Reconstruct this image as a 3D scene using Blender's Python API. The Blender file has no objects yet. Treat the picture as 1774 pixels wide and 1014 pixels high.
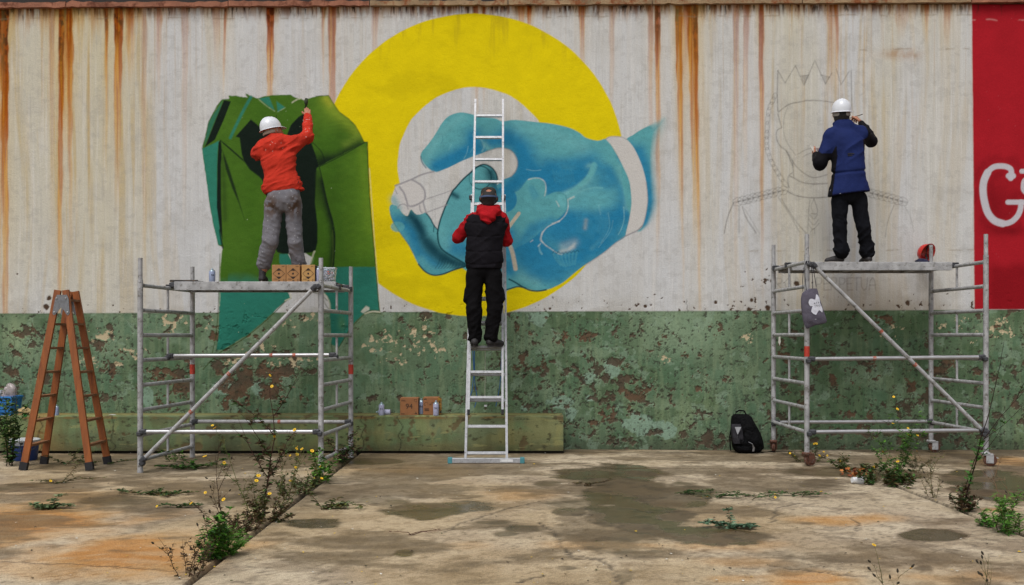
import bpy, bmesh, math, random
import numpy as np
from mathutils import Vector, Matrix

# ------------------------------------------------------------------ camera
F = 1757.0          # focal length in photo pixels (photo 1774 x 1014)
H = 1.38            # eye height (m)
HZ = 582.0          # horizon row
CX = 887.0
WY = 12.28          # distance of the wall face
scene = bpy.context.scene
COL = scene.collection
cam_d = bpy.data.cameras.new("camera")
cam = bpy.data.objects.new("camera", cam_d)
COL.objects.link(cam)
cam.location = (0, 0, H)
cam.rotation_euler = (math.radians(90), 0, 0)
cam_d.sensor_width = 36.0
cam_d.lens = 36.0 * F / 1774.0
cam_d.shift_y = (HZ - 507.0) / 1774.0
cam_d.clip_end = 500
scene.camera = cam

# ------------------------------------------------------------------ light: overcast day
SUN_EL, SUN_AZ = 60.0, 205.0      # azimuth: clockwise from +Y (north); the sun is behind the camera
world = bpy.data.worlds.new("World")
scene.world = world
world.use_nodes = True
wn, wl = world.node_tree.nodes, world.node_tree.links
wn.clear()
sky = wn.new("ShaderNodeTexSky")
sky.sky_type = 'NISHITA'
sky.sun_disc = False
sky.sun_elevation = math.radians(SUN_EL)
sky.sun_rotation = math.radians(SUN_AZ)
sky.air_density = 1.0
sky.dust_density = 4.0
hs = wn.new("ShaderNodeHueSaturation")
hs.inputs['Saturation'].default_value = 0.26
bg = wn.new("ShaderNodeBackground")
bg.inputs['Strength'].default_value = 0.125
wo = wn.new("ShaderNodeOutputWorld")
wl.new(sky.outputs[0], hs.inputs['Color'])
wl.new(hs.outputs[0], bg.inputs['Color'])
wl.new(bg.outputs[0], wo.inputs['Surface'])
sun_d = bpy.data.lights.new("sun", 'SUN')
sun_d.energy = 1.25
sun_d.angle = math.radians(24)
sun_d.color = (1.0, 0.98, 0.955)
sun = bpy.data.objects.new("sun", sun_d)
COL.objects.link(sun)
az, el = math.radians(SUN_AZ), math.radians(SUN_EL)
sdir = Vector((math.sin(az) * math.cos(el), math.cos(az) * math.cos(el), math.sin(el)))
sun.rotation_euler = sdir.to_track_quat('Z', 'Y').to_euler()
scene.view_settings.view_transform = 'Standard'
scene.view_settings.look = 'None'
scene.view_settings.gamma = 1.0
scene.view_settings.use_curve_mapping = False
scene.view_settings.exposure = 0.30

rng = np.random.default_rng(11)
random.seed(5)
ALB = 1.0           # display value -> surface albedo

# ------------------------------------------------------------------ helpers
def at(px, py, Y):
    """world point seen at photo pixel (px,py) at distance Y"""
    return np.array([(px - CX) * Y / F, Y, H - (py - HZ) * Y / F])

def gy(py):
    """distance of the ground seen in photo row py"""
    return F * H / (py - HZ)

def gnd(px, py, z=0.0):
    Y = F * (H - z) / (py - HZ)
    return np.array([(px - CX) * Y / F, Y, z])

def lin(c):
    c = np.asarray(c, float) / 255.0
    return np.where(c <= 0.04045, c / 12.92, ((c + 0.055) / 1.055) ** 2.4)

def hx(s):
    s = s.lstrip('#')
    return lin([int(s[i:i + 2], 16) for i in (0, 2, 4)]) * ALB

# ---- noise (numpy)
_perm = np.random.default_rng(3).random((256, 256)).astype(np.float32)
_permf = _perm.ravel()
_perm3 = np.random.default_rng(4).random((64, 64, 64))

def vnoise(x, y, seed=0):
    x = np.asarray(x, np.float32) + np.float32(seed * 37.17 % 256); y = np.asarray(y, np.float32) + np.float32(seed * 91.73 % 256)
    xf = np.floor(x); yf = np.floor(y); fx = x - xf; fy = y - yf
    xi = xf.astype(np.int32); yi = yf.astype(np.int32)
    fx = fx * fx * (3 - 2 * fx); fy = fy * fy * (3 - 2 * fy)
    x0 = (xi & 255) << 8; x1 = ((xi + 1) & 255) << 8; y0 = yi & 255; y1 = (yi + 1) & 255
    P = _permf
    a = P[x0 + y0]; c = P[x0 + y1]
    a = a + (P[x1 + y0] - a) * fx; c = c + (P[x1 + y1] - c) * fx
    return a + (c - a) * fy

def fbm(x, y, seed=0, oct=5, gain=0.5):
    t = 0; amp = 1.0; s = 0
    for o in range(oct):
        t = t + amp * vnoise(x, y, seed + o * 7)
        s += amp; amp *= gain
        x, y = (x * 1.6 - y * 1.2) , (x * 1.2 + y * 1.6)
    return t / s

def vnoise3(x, y, z, seed=0):
    x = x + seed * 17.3; y = y + seed * 5.7; z = z + seed * 11.1
    xi = np.floor(x).astype(np.int64); yi = np.floor(y).astype(np.int64); zi = np.floor(z).astype(np.int64)
    fx = x - xi; fy = y - yi; fz = z - zi
    fx = fx * fx * (3 - 2 * fx); fy = fy * fy * (3 - 2 * fy); fz = fz * fz * (3 - 2 * fz)
    P = _perm3
    def g(i, j, k): return P[(xi + i) & 63, (yi + j) & 63, (zi + k) & 63]
    x00 = g(0,0,0)*(1-fx)+g(1,0,0)*fx; x10 = g(0,1,0)*(1-fx)+g(1,1,0)*fx
    x01 = g(0,0,1)*(1-fx)+g(1,0,1)*fx; x11 = g(0,1,1)*(1-fx)+g(1,1,1)*fx
    return (x00*(1-fy)+x10*fy)*(1-fz)+(x01*(1-fy)+x11*fy)*fz

def sstep(a, b, x):
    t = np.clip((x - a) / (b - a), 0, 1)
    return t * t * (3 - 2 * t)

# ---- materials
def new_mat(name):
    m = bpy.data.materials.new(name)
    m.use_nodes = True
    nt = m.node_tree
    return m, nt.nodes, nt.links, nt.nodes['Principled BSDF']

def mat(name, color, rough=0.6, metal=0.0, var=0.12, scale=12.0, bump=0.0, bscale=60.0, spec=0.5, wear=None, wear_amt=0.5, alpha=None, trans=0.0):
    """procedural material: base colour broken up by noise, optional second 'wear' colour in patches, bump"""
    m, n, l, b = new_mat(name)
    c = hx(color) if isinstance(color, str) else np.array(color)
    tc = n.new('ShaderNodeTexCoord')
    nz = n.new('ShaderNodeTexNoise'); nz.inputs['Scale'].default_value = scale; nz.inputs['Detail'].default_value = 6
    l.new(tc.outputs['Object'], nz.inputs['Vector'])
    mr = n.new('ShaderNodeMapRange')
    mr.inputs[1].default_value = 0.25; mr.inputs[2].default_value = 0.75
    mr.inputs[3].default_value = 1 - var; mr.inputs[4].default_value = 1 + var
    l.new(nz.outputs[0], mr.inputs[0])
    mx = n.new('ShaderNodeMix'); mx.data_type = 'RGBA'; mx.blend_type = 'MULTIPLY'
    mx.inputs[0].default_value = 1.0
    mx.inputs[6].default_value = (*c, 1)
    l.new(mr.outputs[0], mx.inputs[7])
    out = mx.outputs[2]
    if wear is not None:
        w = hx(wear)
        n2 = n.new('ShaderNodeTexNoise'); n2.inputs['Scale'].default_value = scale * 1.7; n2.inputs['Detail'].default_value = 9
        n2.inputs['Roughness'].default_value = 0.65
        l.new(tc.outputs['Object'], n2.inputs['Vector'])
        r2 = n.new('ShaderNodeMapRange')
        r2.inputs[1].default_value = 0.68 - 0.3 * wear_amt; r2.inputs[2].default_value = 0.78 - 0.25 * wear_amt
        l.new(n2.outputs[0], r2.inputs[0])
        m2 = n.new('ShaderNodeMix'); m2.data_type = 'RGBA'
        l.new(r2.outputs[0], m2.inputs[0]); l.new(out, m2.inputs[6]); m2.inputs[7].default_value = (*w, 1)
        out = m2.outputs[2]
    l.new(out, b.inputs['Base Color'])
    b.inputs['Roughness'].default_value = rough
    b.inputs['Metallic'].default_value = metal
    b.inputs['Specular IOR Level'].default_value = spec
    if trans: b.inputs['Transmission Weight'].default_value = trans
    if alpha is not None: b.inputs['Alpha'].default_value = alpha
    if bump:
        n3 = n.new('ShaderNodeTexNoise'); n3.inputs['Scale'].default_value = bscale; n3.inputs['Detail'].default_value = 5
        l.new(tc.outputs['Object'], n3.inputs['Vector'])
        bp = n.new('ShaderNodeBump'); bp.inputs['Strength'].default_value = bump; bp.inputs['Distance'].default_value = 0.01
        l.new(n3.outputs[0], bp.inputs['Height']); l.new(bp.outputs[0], b.inputs['Normal'])
    return m

def attr_mat(name, rough=0.85, bump=0.3, bscale=90.0, var=0.08, nscale=45.0, rough_attr=False, spec=0.4, bdist=0.006, stretch=(1, 1, 1), grit=0):
    """colour from the painted 'Col' attribute, fine grain and relief from noise nodes"""
    m, n, l, b = new_mat(name)
    a = n.new('ShaderNodeAttribute'); a.attribute_name = 'Col'
    g = n.new('ShaderNodeNewGeometry')
    vm = n.new('ShaderNodeVectorMath'); vm.operation = 'MULTIPLY'; vm.inputs[1].default_value = stretch
    l.new(g.outputs['Position'], vm.inputs[0])
    nz = n.new('ShaderNodeTexNoise'); nz.inputs['Scale'].default_value = nscale; nz.inputs['Detail'].default_value = 8
    nz.inputs['Roughness'].default_value = 0.62
    l.new(vm.outputs[0], nz.inputs['Vector'])
    mr = n.new('ShaderNodeMapRange')
    mr.inputs[1].default_value = 0.25; mr.inputs[2].default_value = 0.75
    mr.inputs[3].default_value = 1 - var; mr.inputs[4].default_value = 1 + var
    l.new(nz.outputs[0], mr.inputs[0])
    mx = n.new('ShaderNodeMix'); mx.data_type = 'RGBA'; mx.blend_type = 'MULTIPLY'; mx.inputs[0].default_value = 1
    l.new(a.outputs['Color'], mx.inputs[6]); l.new(mr.outputs[0], mx.inputs[7])
    l.new(mx.outputs[2], b.inputs['Base Color'])
    b.inputs['Roughness'].default_value = rough
    b.inputs['Specular IOR Level'].default_value = spec
    if grit:
        ng = n.new('ShaderNodeTexNoise'); ng.inputs['Scale'].default_value = grit; ng.inputs['Detail'].default_value = 3; ng.inputs['Roughness'].default_value = .7
        l.new(g.outputs['Position'], ng.inputs['Vector'])
        rg = n.new('ShaderNodeMapRange'); rg.inputs[1].default_value = .30; rg.inputs[2].default_value = .62; rg.inputs[3].default_value = .55; rg.inputs[4].default_value = 1.12
        l.new(ng.outputs[0], rg.inputs[0])
        mg = n.new('ShaderNodeMix'); mg.data_type = 'RGBA'; mg.blend_type = 'MULTIPLY'; mg.inputs[0].default_value = 1
        l.new(mx.outputs[2], mg.inputs[6]); l.new(rg.outputs[0], mg.inputs[7]); l.new(mg.outputs[2], b.inputs['Base Color'])
    if rough_attr:
        ra = n.new('ShaderNodeAttribute'); ra.attribute_name = 'Rough'
        l.new(ra.outputs['Fac'], b.inputs['Roughness'])
    n3 = n.new('ShaderNodeTexNoise'); n3.inputs['Scale'].default_value = bscale; n3.inputs['Detail'].default_value = 6
    l.new(g.outputs['Position'], n3.inputs['Vector'])
    bp = n.new('ShaderNodeBump'); bp.inputs['Strength'].default_value = bump; bp.inputs['Distance'].default_value = bdist
    if rough_attr:
        ml = n.new('ShaderNodeMath'); ml.operation = 'MULTIPLY'
        l.new(n3.outputs[0], ml.inputs[0]); l.new(ra.outputs['Fac'], ml.inputs[1])
        l.new(ml.outputs[0], bp.inputs['Height'])
    else:
        l.new(n3.outputs[0], bp.inputs['Height'])
    l.new(bp.outputs[0], b.inputs['Normal'])
    return m

# ---- objects
class Thing:
    def __init__(self, name, label, cat, base, group=None, kind=None, obj=None):
        self.base = np.array(base, float)
        self.o = obj if obj is not None else bpy.data.objects.new(name, None)
        if obj is None:
            self.o.empty_display_size = 0.1
            COL.objects.link(self.o)
        self.o.location = self.base
        if label: self.o['label'] = label
        if cat: self.o['category'] = cat
        if group: self.o['group'] = group
        if kind: self.o['kind'] = kind
    def part(self, name, shape, m, parent=None, smooth=None, label=None, kind=None, cols=None):
        V, Fc = shape
        o = raw_mesh(name, np.asarray(V, float) - self.base, Fc, m, smooth, cols)
        o.parent = parent if parent is not None else self.o
        if label: o['label'] = label
        if kind: o['kind'] = kind
        return o

def raw_mesh(name, V, Fc, m, smooth=None, cols=None):
    me = bpy.data.meshes.new(name)
    V = np.asarray(V, float)
    if isinstance(Fc, np.ndarray):
        nf, k = Fc.shape
        me.vertices.add(len(V)); me.vertices.foreach_set('co', V.astype(np.float32).ravel())
        me.loops.add(nf * k); me.loops.foreach_set('vertex_index', Fc.astype(np.int32).ravel())
        me.polygons.add(nf)
        me.polygons.foreach_set('loop_start', (np.arange(nf) * k).astype(np.int32))
        me.update(calc_edges=True)
    else:
        me.from_pydata([tuple(v) for v in V], [], [tuple(int(i) for i in f) for f in Fc])
        me.update()
    if smooth is True:
        me.polygons.foreach_set('use_smooth', np.ones(len(me.polygons), bool))
    elif isinstance(smooth, (int, float)) and smooth:
        me.polygons.foreach_set('use_smooth', np.ones(len(me.polygons), bool))
        me.set_sharp_from_angle(angle=math.radians(smooth))
    if cols is not None:
        ca = me.color_attributes.new('Col', 'FLOAT_COLOR', 'POINT')
        c4 = np.ones((len(V), 4), np.float32); c4[:, :3] = cols
        ca.data.foreach_set('color', c4.ravel())
    if m is not None: me.materials.append(m)
    o = bpy.data.objects.new(name, me)
    COL.objects.link(o)
    return o

def single(name, shape, m, base, label, cat, group=None, smooth=None, kind=None, cols=None):
    V, Fc = shape
    o = raw_mesh(name, np.asarray(V, float) - np.array(base, float), Fc, m, smooth, cols)
    return Thing(name, label, cat, base, group, kind, obj=o)

def join(*shapes):
    V, Fc, n = [], [], 0
    for v, f in shapes:
        V.append(np.asarray(v, float))
        Fc += [tuple(int(i) + n for i in q) for q in f]
        n += len(v)
    return np.concatenate(V), Fc

def rot(ax, deg):
    return np.array(Matrix.Rotation(math.radians(deg), 3, ax))

def box(c, s, R=None, ch=0.0):
    s = np.asarray(s, float) / 2
    if ch:
        pts = []
        for sx in (-1, 1):
            for sy in (-1, 1):
                for sz in (-1, 1):
                    k = np.array([sx, sy, sz]) * s
                    for a in range(3):
                        p = k.copy()
                        for b in range(3):
                            if b != a: p[b] -= np.sign(p[b]) * min(ch, s[b] * 0.9)
                        pts.append(p)
        bm = bmesh.new()
        vs = [bm.verts.new(p) for p in pts]
        bmesh.ops.convex_hull(bm, input=vs)
        bmesh.ops.dissolve_limit(bm, angle_limit=0.01, verts=bm.verts, edges=bm.edges)
        bm.verts.index_update()
        V = np.array([v.co[:] for v in bm.verts]); Fc = [[v.index for v in f.verts] for f in bm.faces]
        bm.free()
    else:
        V = np.array([[x, y, z] for x in (-1, 1) for y in (-1, 1) for z in (-1, 1)]) * s
        Fc = [(0, 1, 3, 2), (4, 6, 7, 5), (0, 4, 5, 1), (2, 3, 7, 6), (0, 2, 6, 4), (1, 5, 7, 3)]
    if R is not None: V = V @ np.asarray(R).T
    return V + np.asarray(c, float), Fc

def frame_for(d):
    d = np.asarray(d, float); d = d / (np.linalg.norm(d) + 1e-12)
    up = np.array([0, 0, 1.0]) if abs(d[2]) < 0.95 else np.array([1.0, 0, 0])
    u = np.cross(up, d); u /= np.linalg.norm(u)
    return u, np.cross(d, u), d

def sweep(path, r, n=8, cap=True, flat=None):
    """tube along a polyline; r scalar or list; flat=(a,b) makes an elliptical or strap-like section"""
    P = np.asarray(path, float); m = len(P)
    r = np.broadcast_to(np.asarray(r, float), (m,))
    V = []
    for i in range(m):
        d = P[min(i + 1, m - 1)] - P[max(i - 1, 0)]
        u, w, _ = frame_for(d)
        a, b = flat if flat else (1, 1)
        for k in range(n):
            t = 2 * math.pi * k / n
            V.append(P[i] + r[i] * (a * math.cos(t) * u + b * math.sin(t) * w))
    Fc = []
    for i in range(m - 1):
        for k in range(n):
            k2 = (k + 1) % n
            Fc.append((i * n + k, i * n + k2, (i + 1) * n + k2, (i + 1) * n + k))
    if cap:
        Fc.append(tuple(range(n - 1, -1, -1))); Fc.append(tuple((m - 1) * n + k for k in range(n)))
    return np.array(V), Fc

def tube(a, b, r, n=12):
    return sweep([a, b], r, n)

def bar(a, b, w, t, side=(0, 1, 0)):
    """rectangular bar from a to b: w along 'side', t across"""
    a = np.asarray(a, float); b = np.asarray(b, float)
    d = b - a; d /= np.linalg.norm(d)
    s = np.asarray(side, float); s = s - d * np.dot(s, d); s /= np.linalg.norm(s)
    q = np.cross(d, s)
    V = [p + i * s * w / 2 + j * q * t / 2 for p in (a, b) for i, j in ((-1, -1), (1, -1), (1, 1), (-1, 1))]
    return np.array(V), [(3, 2, 1, 0), (4, 5, 6, 7), (0, 1, 5, 4), (1, 2, 6, 5), (2, 3, 7, 6), (3, 0, 4, 7)]

def lathe(prof, n=20, M=None, o=(0, 0, 0)):
    """revolve (r,z) profile about z"""
    V, Fc = [], []
    for r, z in prof:
        for k in range(n):
            t = 2 * math.pi * k / n
            V.append((r * math.cos(t), r * math.sin(t), z))
    for i in range(len(prof) - 1):
        for k in range(n):
            k2 = (k + 1) % n
            Fc.append((i * n + k, i * n + k2, (i + 1) * n + k2, (i + 1) * n + k))
    Fc.append(tuple(range(n - 1, -1, -1))); Fc.append(tuple((len(prof) - 1) * n + k for k in range(n)))
    V = np.array(V)
    if M is not None: V = V @ np.asarray(M).T
    return V + np.asarray(o, float), Fc

def plate(poly, o, u, v, th):
    """flat polygon (2-D points in axes u,v) extruded by th along u x v"""
    u = np.asarray(u, float); v = np.asarray(v, float); w = np.cross(u, v) * th
    P = np.array([np.asarray(o, float) + a * u + b * v for a, b in poly]); n = len(P)
    V = np.concatenate([P, P + w])
    Fc = [tuple(range(n - 1, -1, -1)), tuple(range(n, 2 * n))]
    Fc += [(i, (i + 1) % n, n + (i + 1) % n, n + i) for i in range(n)]
    return V, Fc

def text_shape(s, size, o, u, v, th=0.0015, align='CENTER'):
    """flat lettering as mesh, centre at o, reading along u, up along v"""
    cu = bpy.data.curves.new('t', 'FONT'); cu.body = s; cu.size = size
    cu.align_x = align; cu.align_y = 'CENTER'; cu.extrude = th / 2
    ob = bpy.data.objects.new('t', cu)
    me = bpy.data.meshes.new_from_object(ob)
    V = np.array([p.co[:] for p in me.vertices]); Fc = [tuple(p.vertices) for p in me.polygons]
    bpy.data.objects.remove(ob); bpy.data.curves.remove(cu); bpy.data.meshes.remove(me)
    u = np.asarray(u, float); v = np.asarray(v, float); w = np.cross(u, v)
    V = np.asarray(o, float) + V[:, :1] * u + V[:, 1:2] * v + V[:, 2:3] * w
    return V, Fc
# ================================================================== the wall and everything painted on it
def catmull(P, closed=True, sub=5):
    P = np.asarray(P, float); n = len(P); out = []
    rng_i = range(n if closed else n - 1)
    for i in rng_i:
        if closed:
            p0, p1, p2, p3 = P[(i - 1) % n], P[i], P[(i + 1) % n], P[(i + 2) % n]
        else:
            p0, p1, p2, p3 = P[max(i - 1, 0)], P[i], P[i + 1], P[min(i + 2, n - 1)]
        for k in range(sub):
            t = k / sub
            out.append(0.5 * ((2 * p1) + (-p0 + p2) * t + (2 * p0 - 5 * p1 + 4 * p2 - p3) * t * t + (-p0 + 3 * p1 - 3 * p2 + p3) * t ** 3))
    if not closed: out.append(P[-1])
    return np.array(out)

class Canvas:
    """colour field sampled on a rectangular grid of photo-pixel coordinates on the wall plane"""
    def __init__(s, us, vs):
        s.us, s.vs = us, vs
        s.U, s.V = np.meshgrid(us.astype(np.float32), vs.astype(np.float32))
        s.C = np.zeros(s.U.shape + (3,), np.float32); s.R = np.zeros(s.U.shape, int); s.Hh = np.zeros(s.U.shape, np.float32)
    def win(s, x0, x1, y0, y1):
        i0, i1 = np.searchsorted(s.us, [x0, x1]); j0, j1 = np.searchsorted(s.vs, [y0, y1])
        return slice(j0, max(j1, j0)), slice(i0, max(i1, i0))
    def dist(s, P, closed, pad):
        P = np.asarray(P, float)
        w = s.win(P[:, 0].min() - pad, P[:, 0].max() + pad, P[:, 1].min() - pad, P[:, 1].max() + pad)
        X, Y = s.U[w], s.V[w]
        d = np.full(X.shape, 1e9); ins = np.zeros(X.shape, bool)
        n = len(P)
        for i in range(n if closed else n - 1):
            a = P[i]; b = P[(i + 1) % n]
            e = b - a; L = e @ e + 1e-12
            t = np.clip(((X - a[0]) * e[0] + (Y - a[1]) * e[1]) / L, 0, 1)
            d = np.minimum(d, (X - a[0] - t * e[0]) ** 2 + (Y - a[1] - t * e[1]) ** 2)
            if closed and a[1] != b[1]:
                c = ((a[1] <= Y) != (b[1] <= Y)) & (X < (b[0] - a[0]) * (Y - a[1]) / (b[1] - a[1]) + a[0])
                ins ^= c
        d = np.sqrt(d)
        return w, (np.where(ins, -d, d) if closed else d)
    def put(s, w, a, col, reg=None):
        a = np.clip(a, 0, 1)[..., None]
        s.C[w] = s.C[w] * (1 - a) + np.asarray(col, np.float32) * a
        if reg is not None: s.R[w] = np.where(a[..., 0] > 0.5, reg, s.R[w])
    def poly(s, P, col, soft=1.0, smooth=True, alpha=1.0, reg=None, jit=0.0, sub=5):
        P = catmull(P, True, sub) if smooth else np.asarray(P, float)
        w, d = s.dist(P, True, soft * 2 + 4)
        if jit: d = d + jit * (fbm(s.U[w] * 0.11, s.V[w] * 0.11, 5, 3) - 0.5) * 2
        a = 1 - sstep(-soft, soft, d)
        s.put(w, a * alpha, col, reg)
        return w, a
    def stroke(s, P, wd, col, alpha=1.0, soft=0.9, smooth=True, reg=None, clip=None, dash=0.0):
        P = catmull(P, False, 5) if smooth and len(P) > 2 else np.asarray(P, float)
        w, d = s.dist(P, False, wd + soft * 2 + 2)
        a = (1 - sstep(wd / 2 - soft, wd / 2 + soft, d)) * alpha
        if dash: a = a * (1 - dash * vnoise(s.U[w] * 0.35, s.V[w] * 0.35, 8))
        if clip is not None: a = a * clip[w]
        s.put(w, a, col, reg)
    def spray(s, P, rad, col, alpha=1.0, clip=None):
        P = catmull(P, False, 4) if len(P) > 2 else np.asarray(P, float)
        w, d = s.dist(P, False, rad * 2.2)
        a = np.exp(-(d / rad) ** 2) * alpha
        a = a * (0.82 + 0.36 * fbm(s.U[w] * 0.05, s.V[w] * 0.05, 12, 4))
        if clip is not None: a = a * clip[w]
        s.put(w, a, col)
    def full(s, w, a):
        m = np.zeros(s.U.shape); m[w] = a
        return m

du = 1774 / 1400.0
us = np.concatenate([np.arange(-900, -24, 12.0), np.arange(-24, 1798, du), np.arange(1800, 2700, 12.0)])
vs = np.arange(8.0, 789.0, du)
cv = Canvas(us, vs)
jw = int(np.searchsorted(vs, 556)); jd = int(np.searchsorted(vs, 530))
U, V = cv.U[:jw], cv.V[:jw]
GL = 543.2 - U * 0.0036                       # painted edge between white and green, a little out of level

# ---- old whitewash with run-off streaks
def runoff(seed, fx, fy): return fbm(U * fx + 3 * vnoise(U * 0.01, V * 0.004, seed + 50), V * fy, seed, 4)
white = hx('#bebfc0'); cream = hx('#bab08f'); grey = hx('#a3a09c'); tan = hx('#96794a')
C = np.empty(U.shape + (3,), np.float32); C[:] = white
def mixin(a, col):
    global C
    a = np.clip(a, 0, 1)[..., None]
    C = C * (1 - a) + np.asarray(col, np.float32) * a
wide = fbm(U * 0.012, V * 0.0016, 2, 3)
mid = runoff(4, 0.11, 0.004)
fine = fbm(U * 0.5, V * 0.011, 6, 3)
xs_t = np.array([-900, 0, 60, 180, 330, 420, 560, 700, 900, 1000, 1110, 1210, 1330, 1480, 1560, 1690, 2700])
tint = np.interp(U, xs_t, [.9, 1.0, .75, 1.0, .42, .14, .25, .12, .3, .12, .12, .35, .7, .75, .5, .3, .4])
tint *= np.interp(V, [0, 60, 200, 430, 560], [1.1, 1.0, .95, .75, .5])
mixin(tint * sstep(.30, .66, wide) * 0.75, cream)
mixin(tint * sstep(.48, .76, mid) * 0.6, hx('#ad9150'))
mixin(tint * sstep(.6, .8, fbm(U * .26, V * .0035, 7, 3)) * sstep(430, 60, V) * .55, hx('#a8803c'))
mixin(sstep(.55, .85, fine) * 0.2, grey)
mixin(sstep(.6, .85, fbm(U * 1.1, V * .02, 9, 2)) * 0.2, hx('#8f8a84'))
mixin(sstep(.56, .8, fbm(U * .33, V * .009, 19, 3)) * 0.3, hx('#d2d0cd'))
mixin(sstep(.5, .75, fbm(U * .02, V * .02, 21, 6)) * 0.22, hx('#a5a29d'))
mixin(sstep(.60, .66, fbm(U * .1, V * .1, 24, 5)) * .18, hx('#8f8c88'))
mixin(np.interp(V, [455, 545], [0, .6]) * sstep(1260, 1360, U) * sstep(1690, 1600, U) * sstep(.3, .6, fbm(U * .02, V * .02, 22, 4)), hx('#8d7f6c'))
mixin(np.interp(V, [500, 545], [0, .35]) * sstep(.35, .65, fbm(U * .03, V * .05, 23, 4)), hx('#8f8878'))
# drips under the coping
drip = fbm(U * .16, V * 0.003, 31, 4)
top_len = (14 + 62 * drip ** 1.5) * np.interp(U, [-900, 0, 250, 330, 450, 700, 1000, 1300, 1700], [1.5, 1.5, 1.3, .6, .8, .7, .7, .9, .7])
lip = 13 - U * 0.0055
edge = sstep(1, 0, (V - lip) / top_len)
col_top = np.interp(U, [0, 240, 330, 430, 560, 640, 800, 1000, 1200, 1440, 1680, 1774], [.95, .9, .55, .7, .85, .75, .9, .8, .9, .9, .85, .5])
mixin(edge * col_top * sstep(.25, .55, fbm(U * .22, V * .012, 33, 4)) * 0.8, hx('#a06c20'))
mixin(sstep(1, 0, (V - lip) / (10 + 34 * fbm(U * .3, V * .004, 34, 3))) * sstep(.42, .62, fbm(U * .25, V * .03, 35, 4)) * col_top, hx('#5a2c10'))
mixin(sstep(1, 0, (V - lip) / (14 + 30 * drip)) * sstep(.62, .72, fbm(U * .3, V * .05, 36, 4)), hx('#33241a'))
# rust runs: x, width, length, strength, drift
RUST = [(7, 15, 700, 1, 1.2), (-3, 8, 500, .8, 1), (115, 32, 230, 1.0, 0), (107, 10, 640, .95, -2), (120, 10, 420, .7, 1), (184, 6, 270, .75, 0), (206, 15, 330, .9, -1),
        (226, 16, 130, .5, 0), (275, 10, 170, .35, 0), (390, 5, 150, .75, -1), (375, 14, 110, .3, 0), (468, 14, 250, .8, 0), (575, 14, 340, .6, 0), (560, 5, 150, .4, 0),
        (650, 12, 150, .3, 0), (825, 9, 210, .55, 0), (838, 6, 180, .45, 0), (903, 12, 60, .6, 0), (917, 9, 55, .9, 0), (1008, 11, 130, .6, 0), (1140, 10, 420, .75, 0), (1127, 10, 300, .35, 0), (1176, 12, 340, .98, 1.2),
        (1200, 18, 380, .98, 2), (1204, 8, 560, .8, 3), (1178, 6, 500, .6, 2), (1190, 26, 160, .5, 0), (1292, 11, 300, .35, 0), (1318, 9, 480, .62, 1), (1275, 10, 480, .3, 0), (1450, 7, 180, .62, 0), (1440, 16, 150, .35, 0),
        (1605, 8, 70, .5, 0), (1640, 14, 80, .4, 0), (1562, 30, 60, .3, 0), (320, 12, 360, .22, 0), (90, 10, 420, .28, 0), (250, 9, 520, .25, 0), (1060, 10, 220, .25, 0)]
for k, (x, wd, ln, st, dr) in enumerate(RUST):
    w = cv.win(x - wd * 2.5 - 8, x + wd * 2.5 + 8, 8, 555)
    u, v = U[w], V[w]
    t = (v - lip[w]) / ln
    cx = x + dr * t * 3 + 2.2 * (vnoise(v * .02, v * 0 + k, 40) - .5)
    prof = wd * (0.5 if wd < 20 else 0.26 + 0.2 * np.sin(np.clip(t * 1.3, 0, 1) * 2.6))
    prof = prof * (1 - .45 * np.clip(t, 0, 1)) * (0.85 + .3 * vnoise(v * .06, v * 0 + 3 * k, 41))
    e = sstep(prof + 1.6, prof - 1.8, np.abs(u - cx))
    body = e * np.clip(1.12 - t, 0, 1) ** 0.9 * st * (0.6 + .55 * fbm(u * .5, v * .012, 42 + k, 3))
    halo = np.exp(-((u - cx) / (wd * .95 + 3)) ** 2) * np.clip(1.1 - t, 0, 1) * st * .38
    sub = C[w]
    stripe = sstep(.36, .64, fbm(u * .42, v * .010, 90 + k, 3) + .18 * np.clip(1 - t * 1.6, -.4, 1))[..., None]
    stripe = stripe * (1 - .55 * np.clip(t, 0, 1))[..., None]
    bc = (hx('#c07c14') * (1 - np.clip(t, 0, 1)[..., None]) + hx('#c89a3c') * np.clip(t, 0, 1)[..., None]) * (1 - stripe) + hx('#964002') * stripe
    for a, c in ((halo * .8, hx('#c6a760')), (np.clip(body * 1.25, 0, 1), bc), (body * sstep(.4, 0, t) * .7, hx('#6e2c06')),
                 (e * st * sstep(.25, .02, t) * sstep(.35, .6, fbm(u * .2, v * .1, 60 + k, 3)) * (.95 if st > .7 else .35), hx('#2e140a'))):
        a = np.clip(a, 0, 1)[..., None]; sub = sub * (1 - a) + np.asarray(c, np.float32) * a
    C[w] = sub
# horizontal lift line of the render and small scratches
for yl, x0, x1, k in ((33, -900, 1700, 0), (92, 1480, 1690, 1), (440, 1240, 1700, 2)):
    yy = yl - U * .004 + 5 * (fbm(U * .03, U * 0, 70 + k, 3) - .5)
    mixin(np.exp(-((V - yy) / 1.3) ** 2) * sstep(.5, .65, fbm(U * .06, V * .1, 72 + k, 3)) * ((U > x0) & (U < x1)) * .45, hx('#7d6d55'))
mixin(np.exp(-(((U - 1562) / 30) ** 2 + ((V - 95) / 9) ** 2)) * .6 * fbm(U * .1, V * .1, 77, 3) * 1.6, hx('#946220'))
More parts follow.
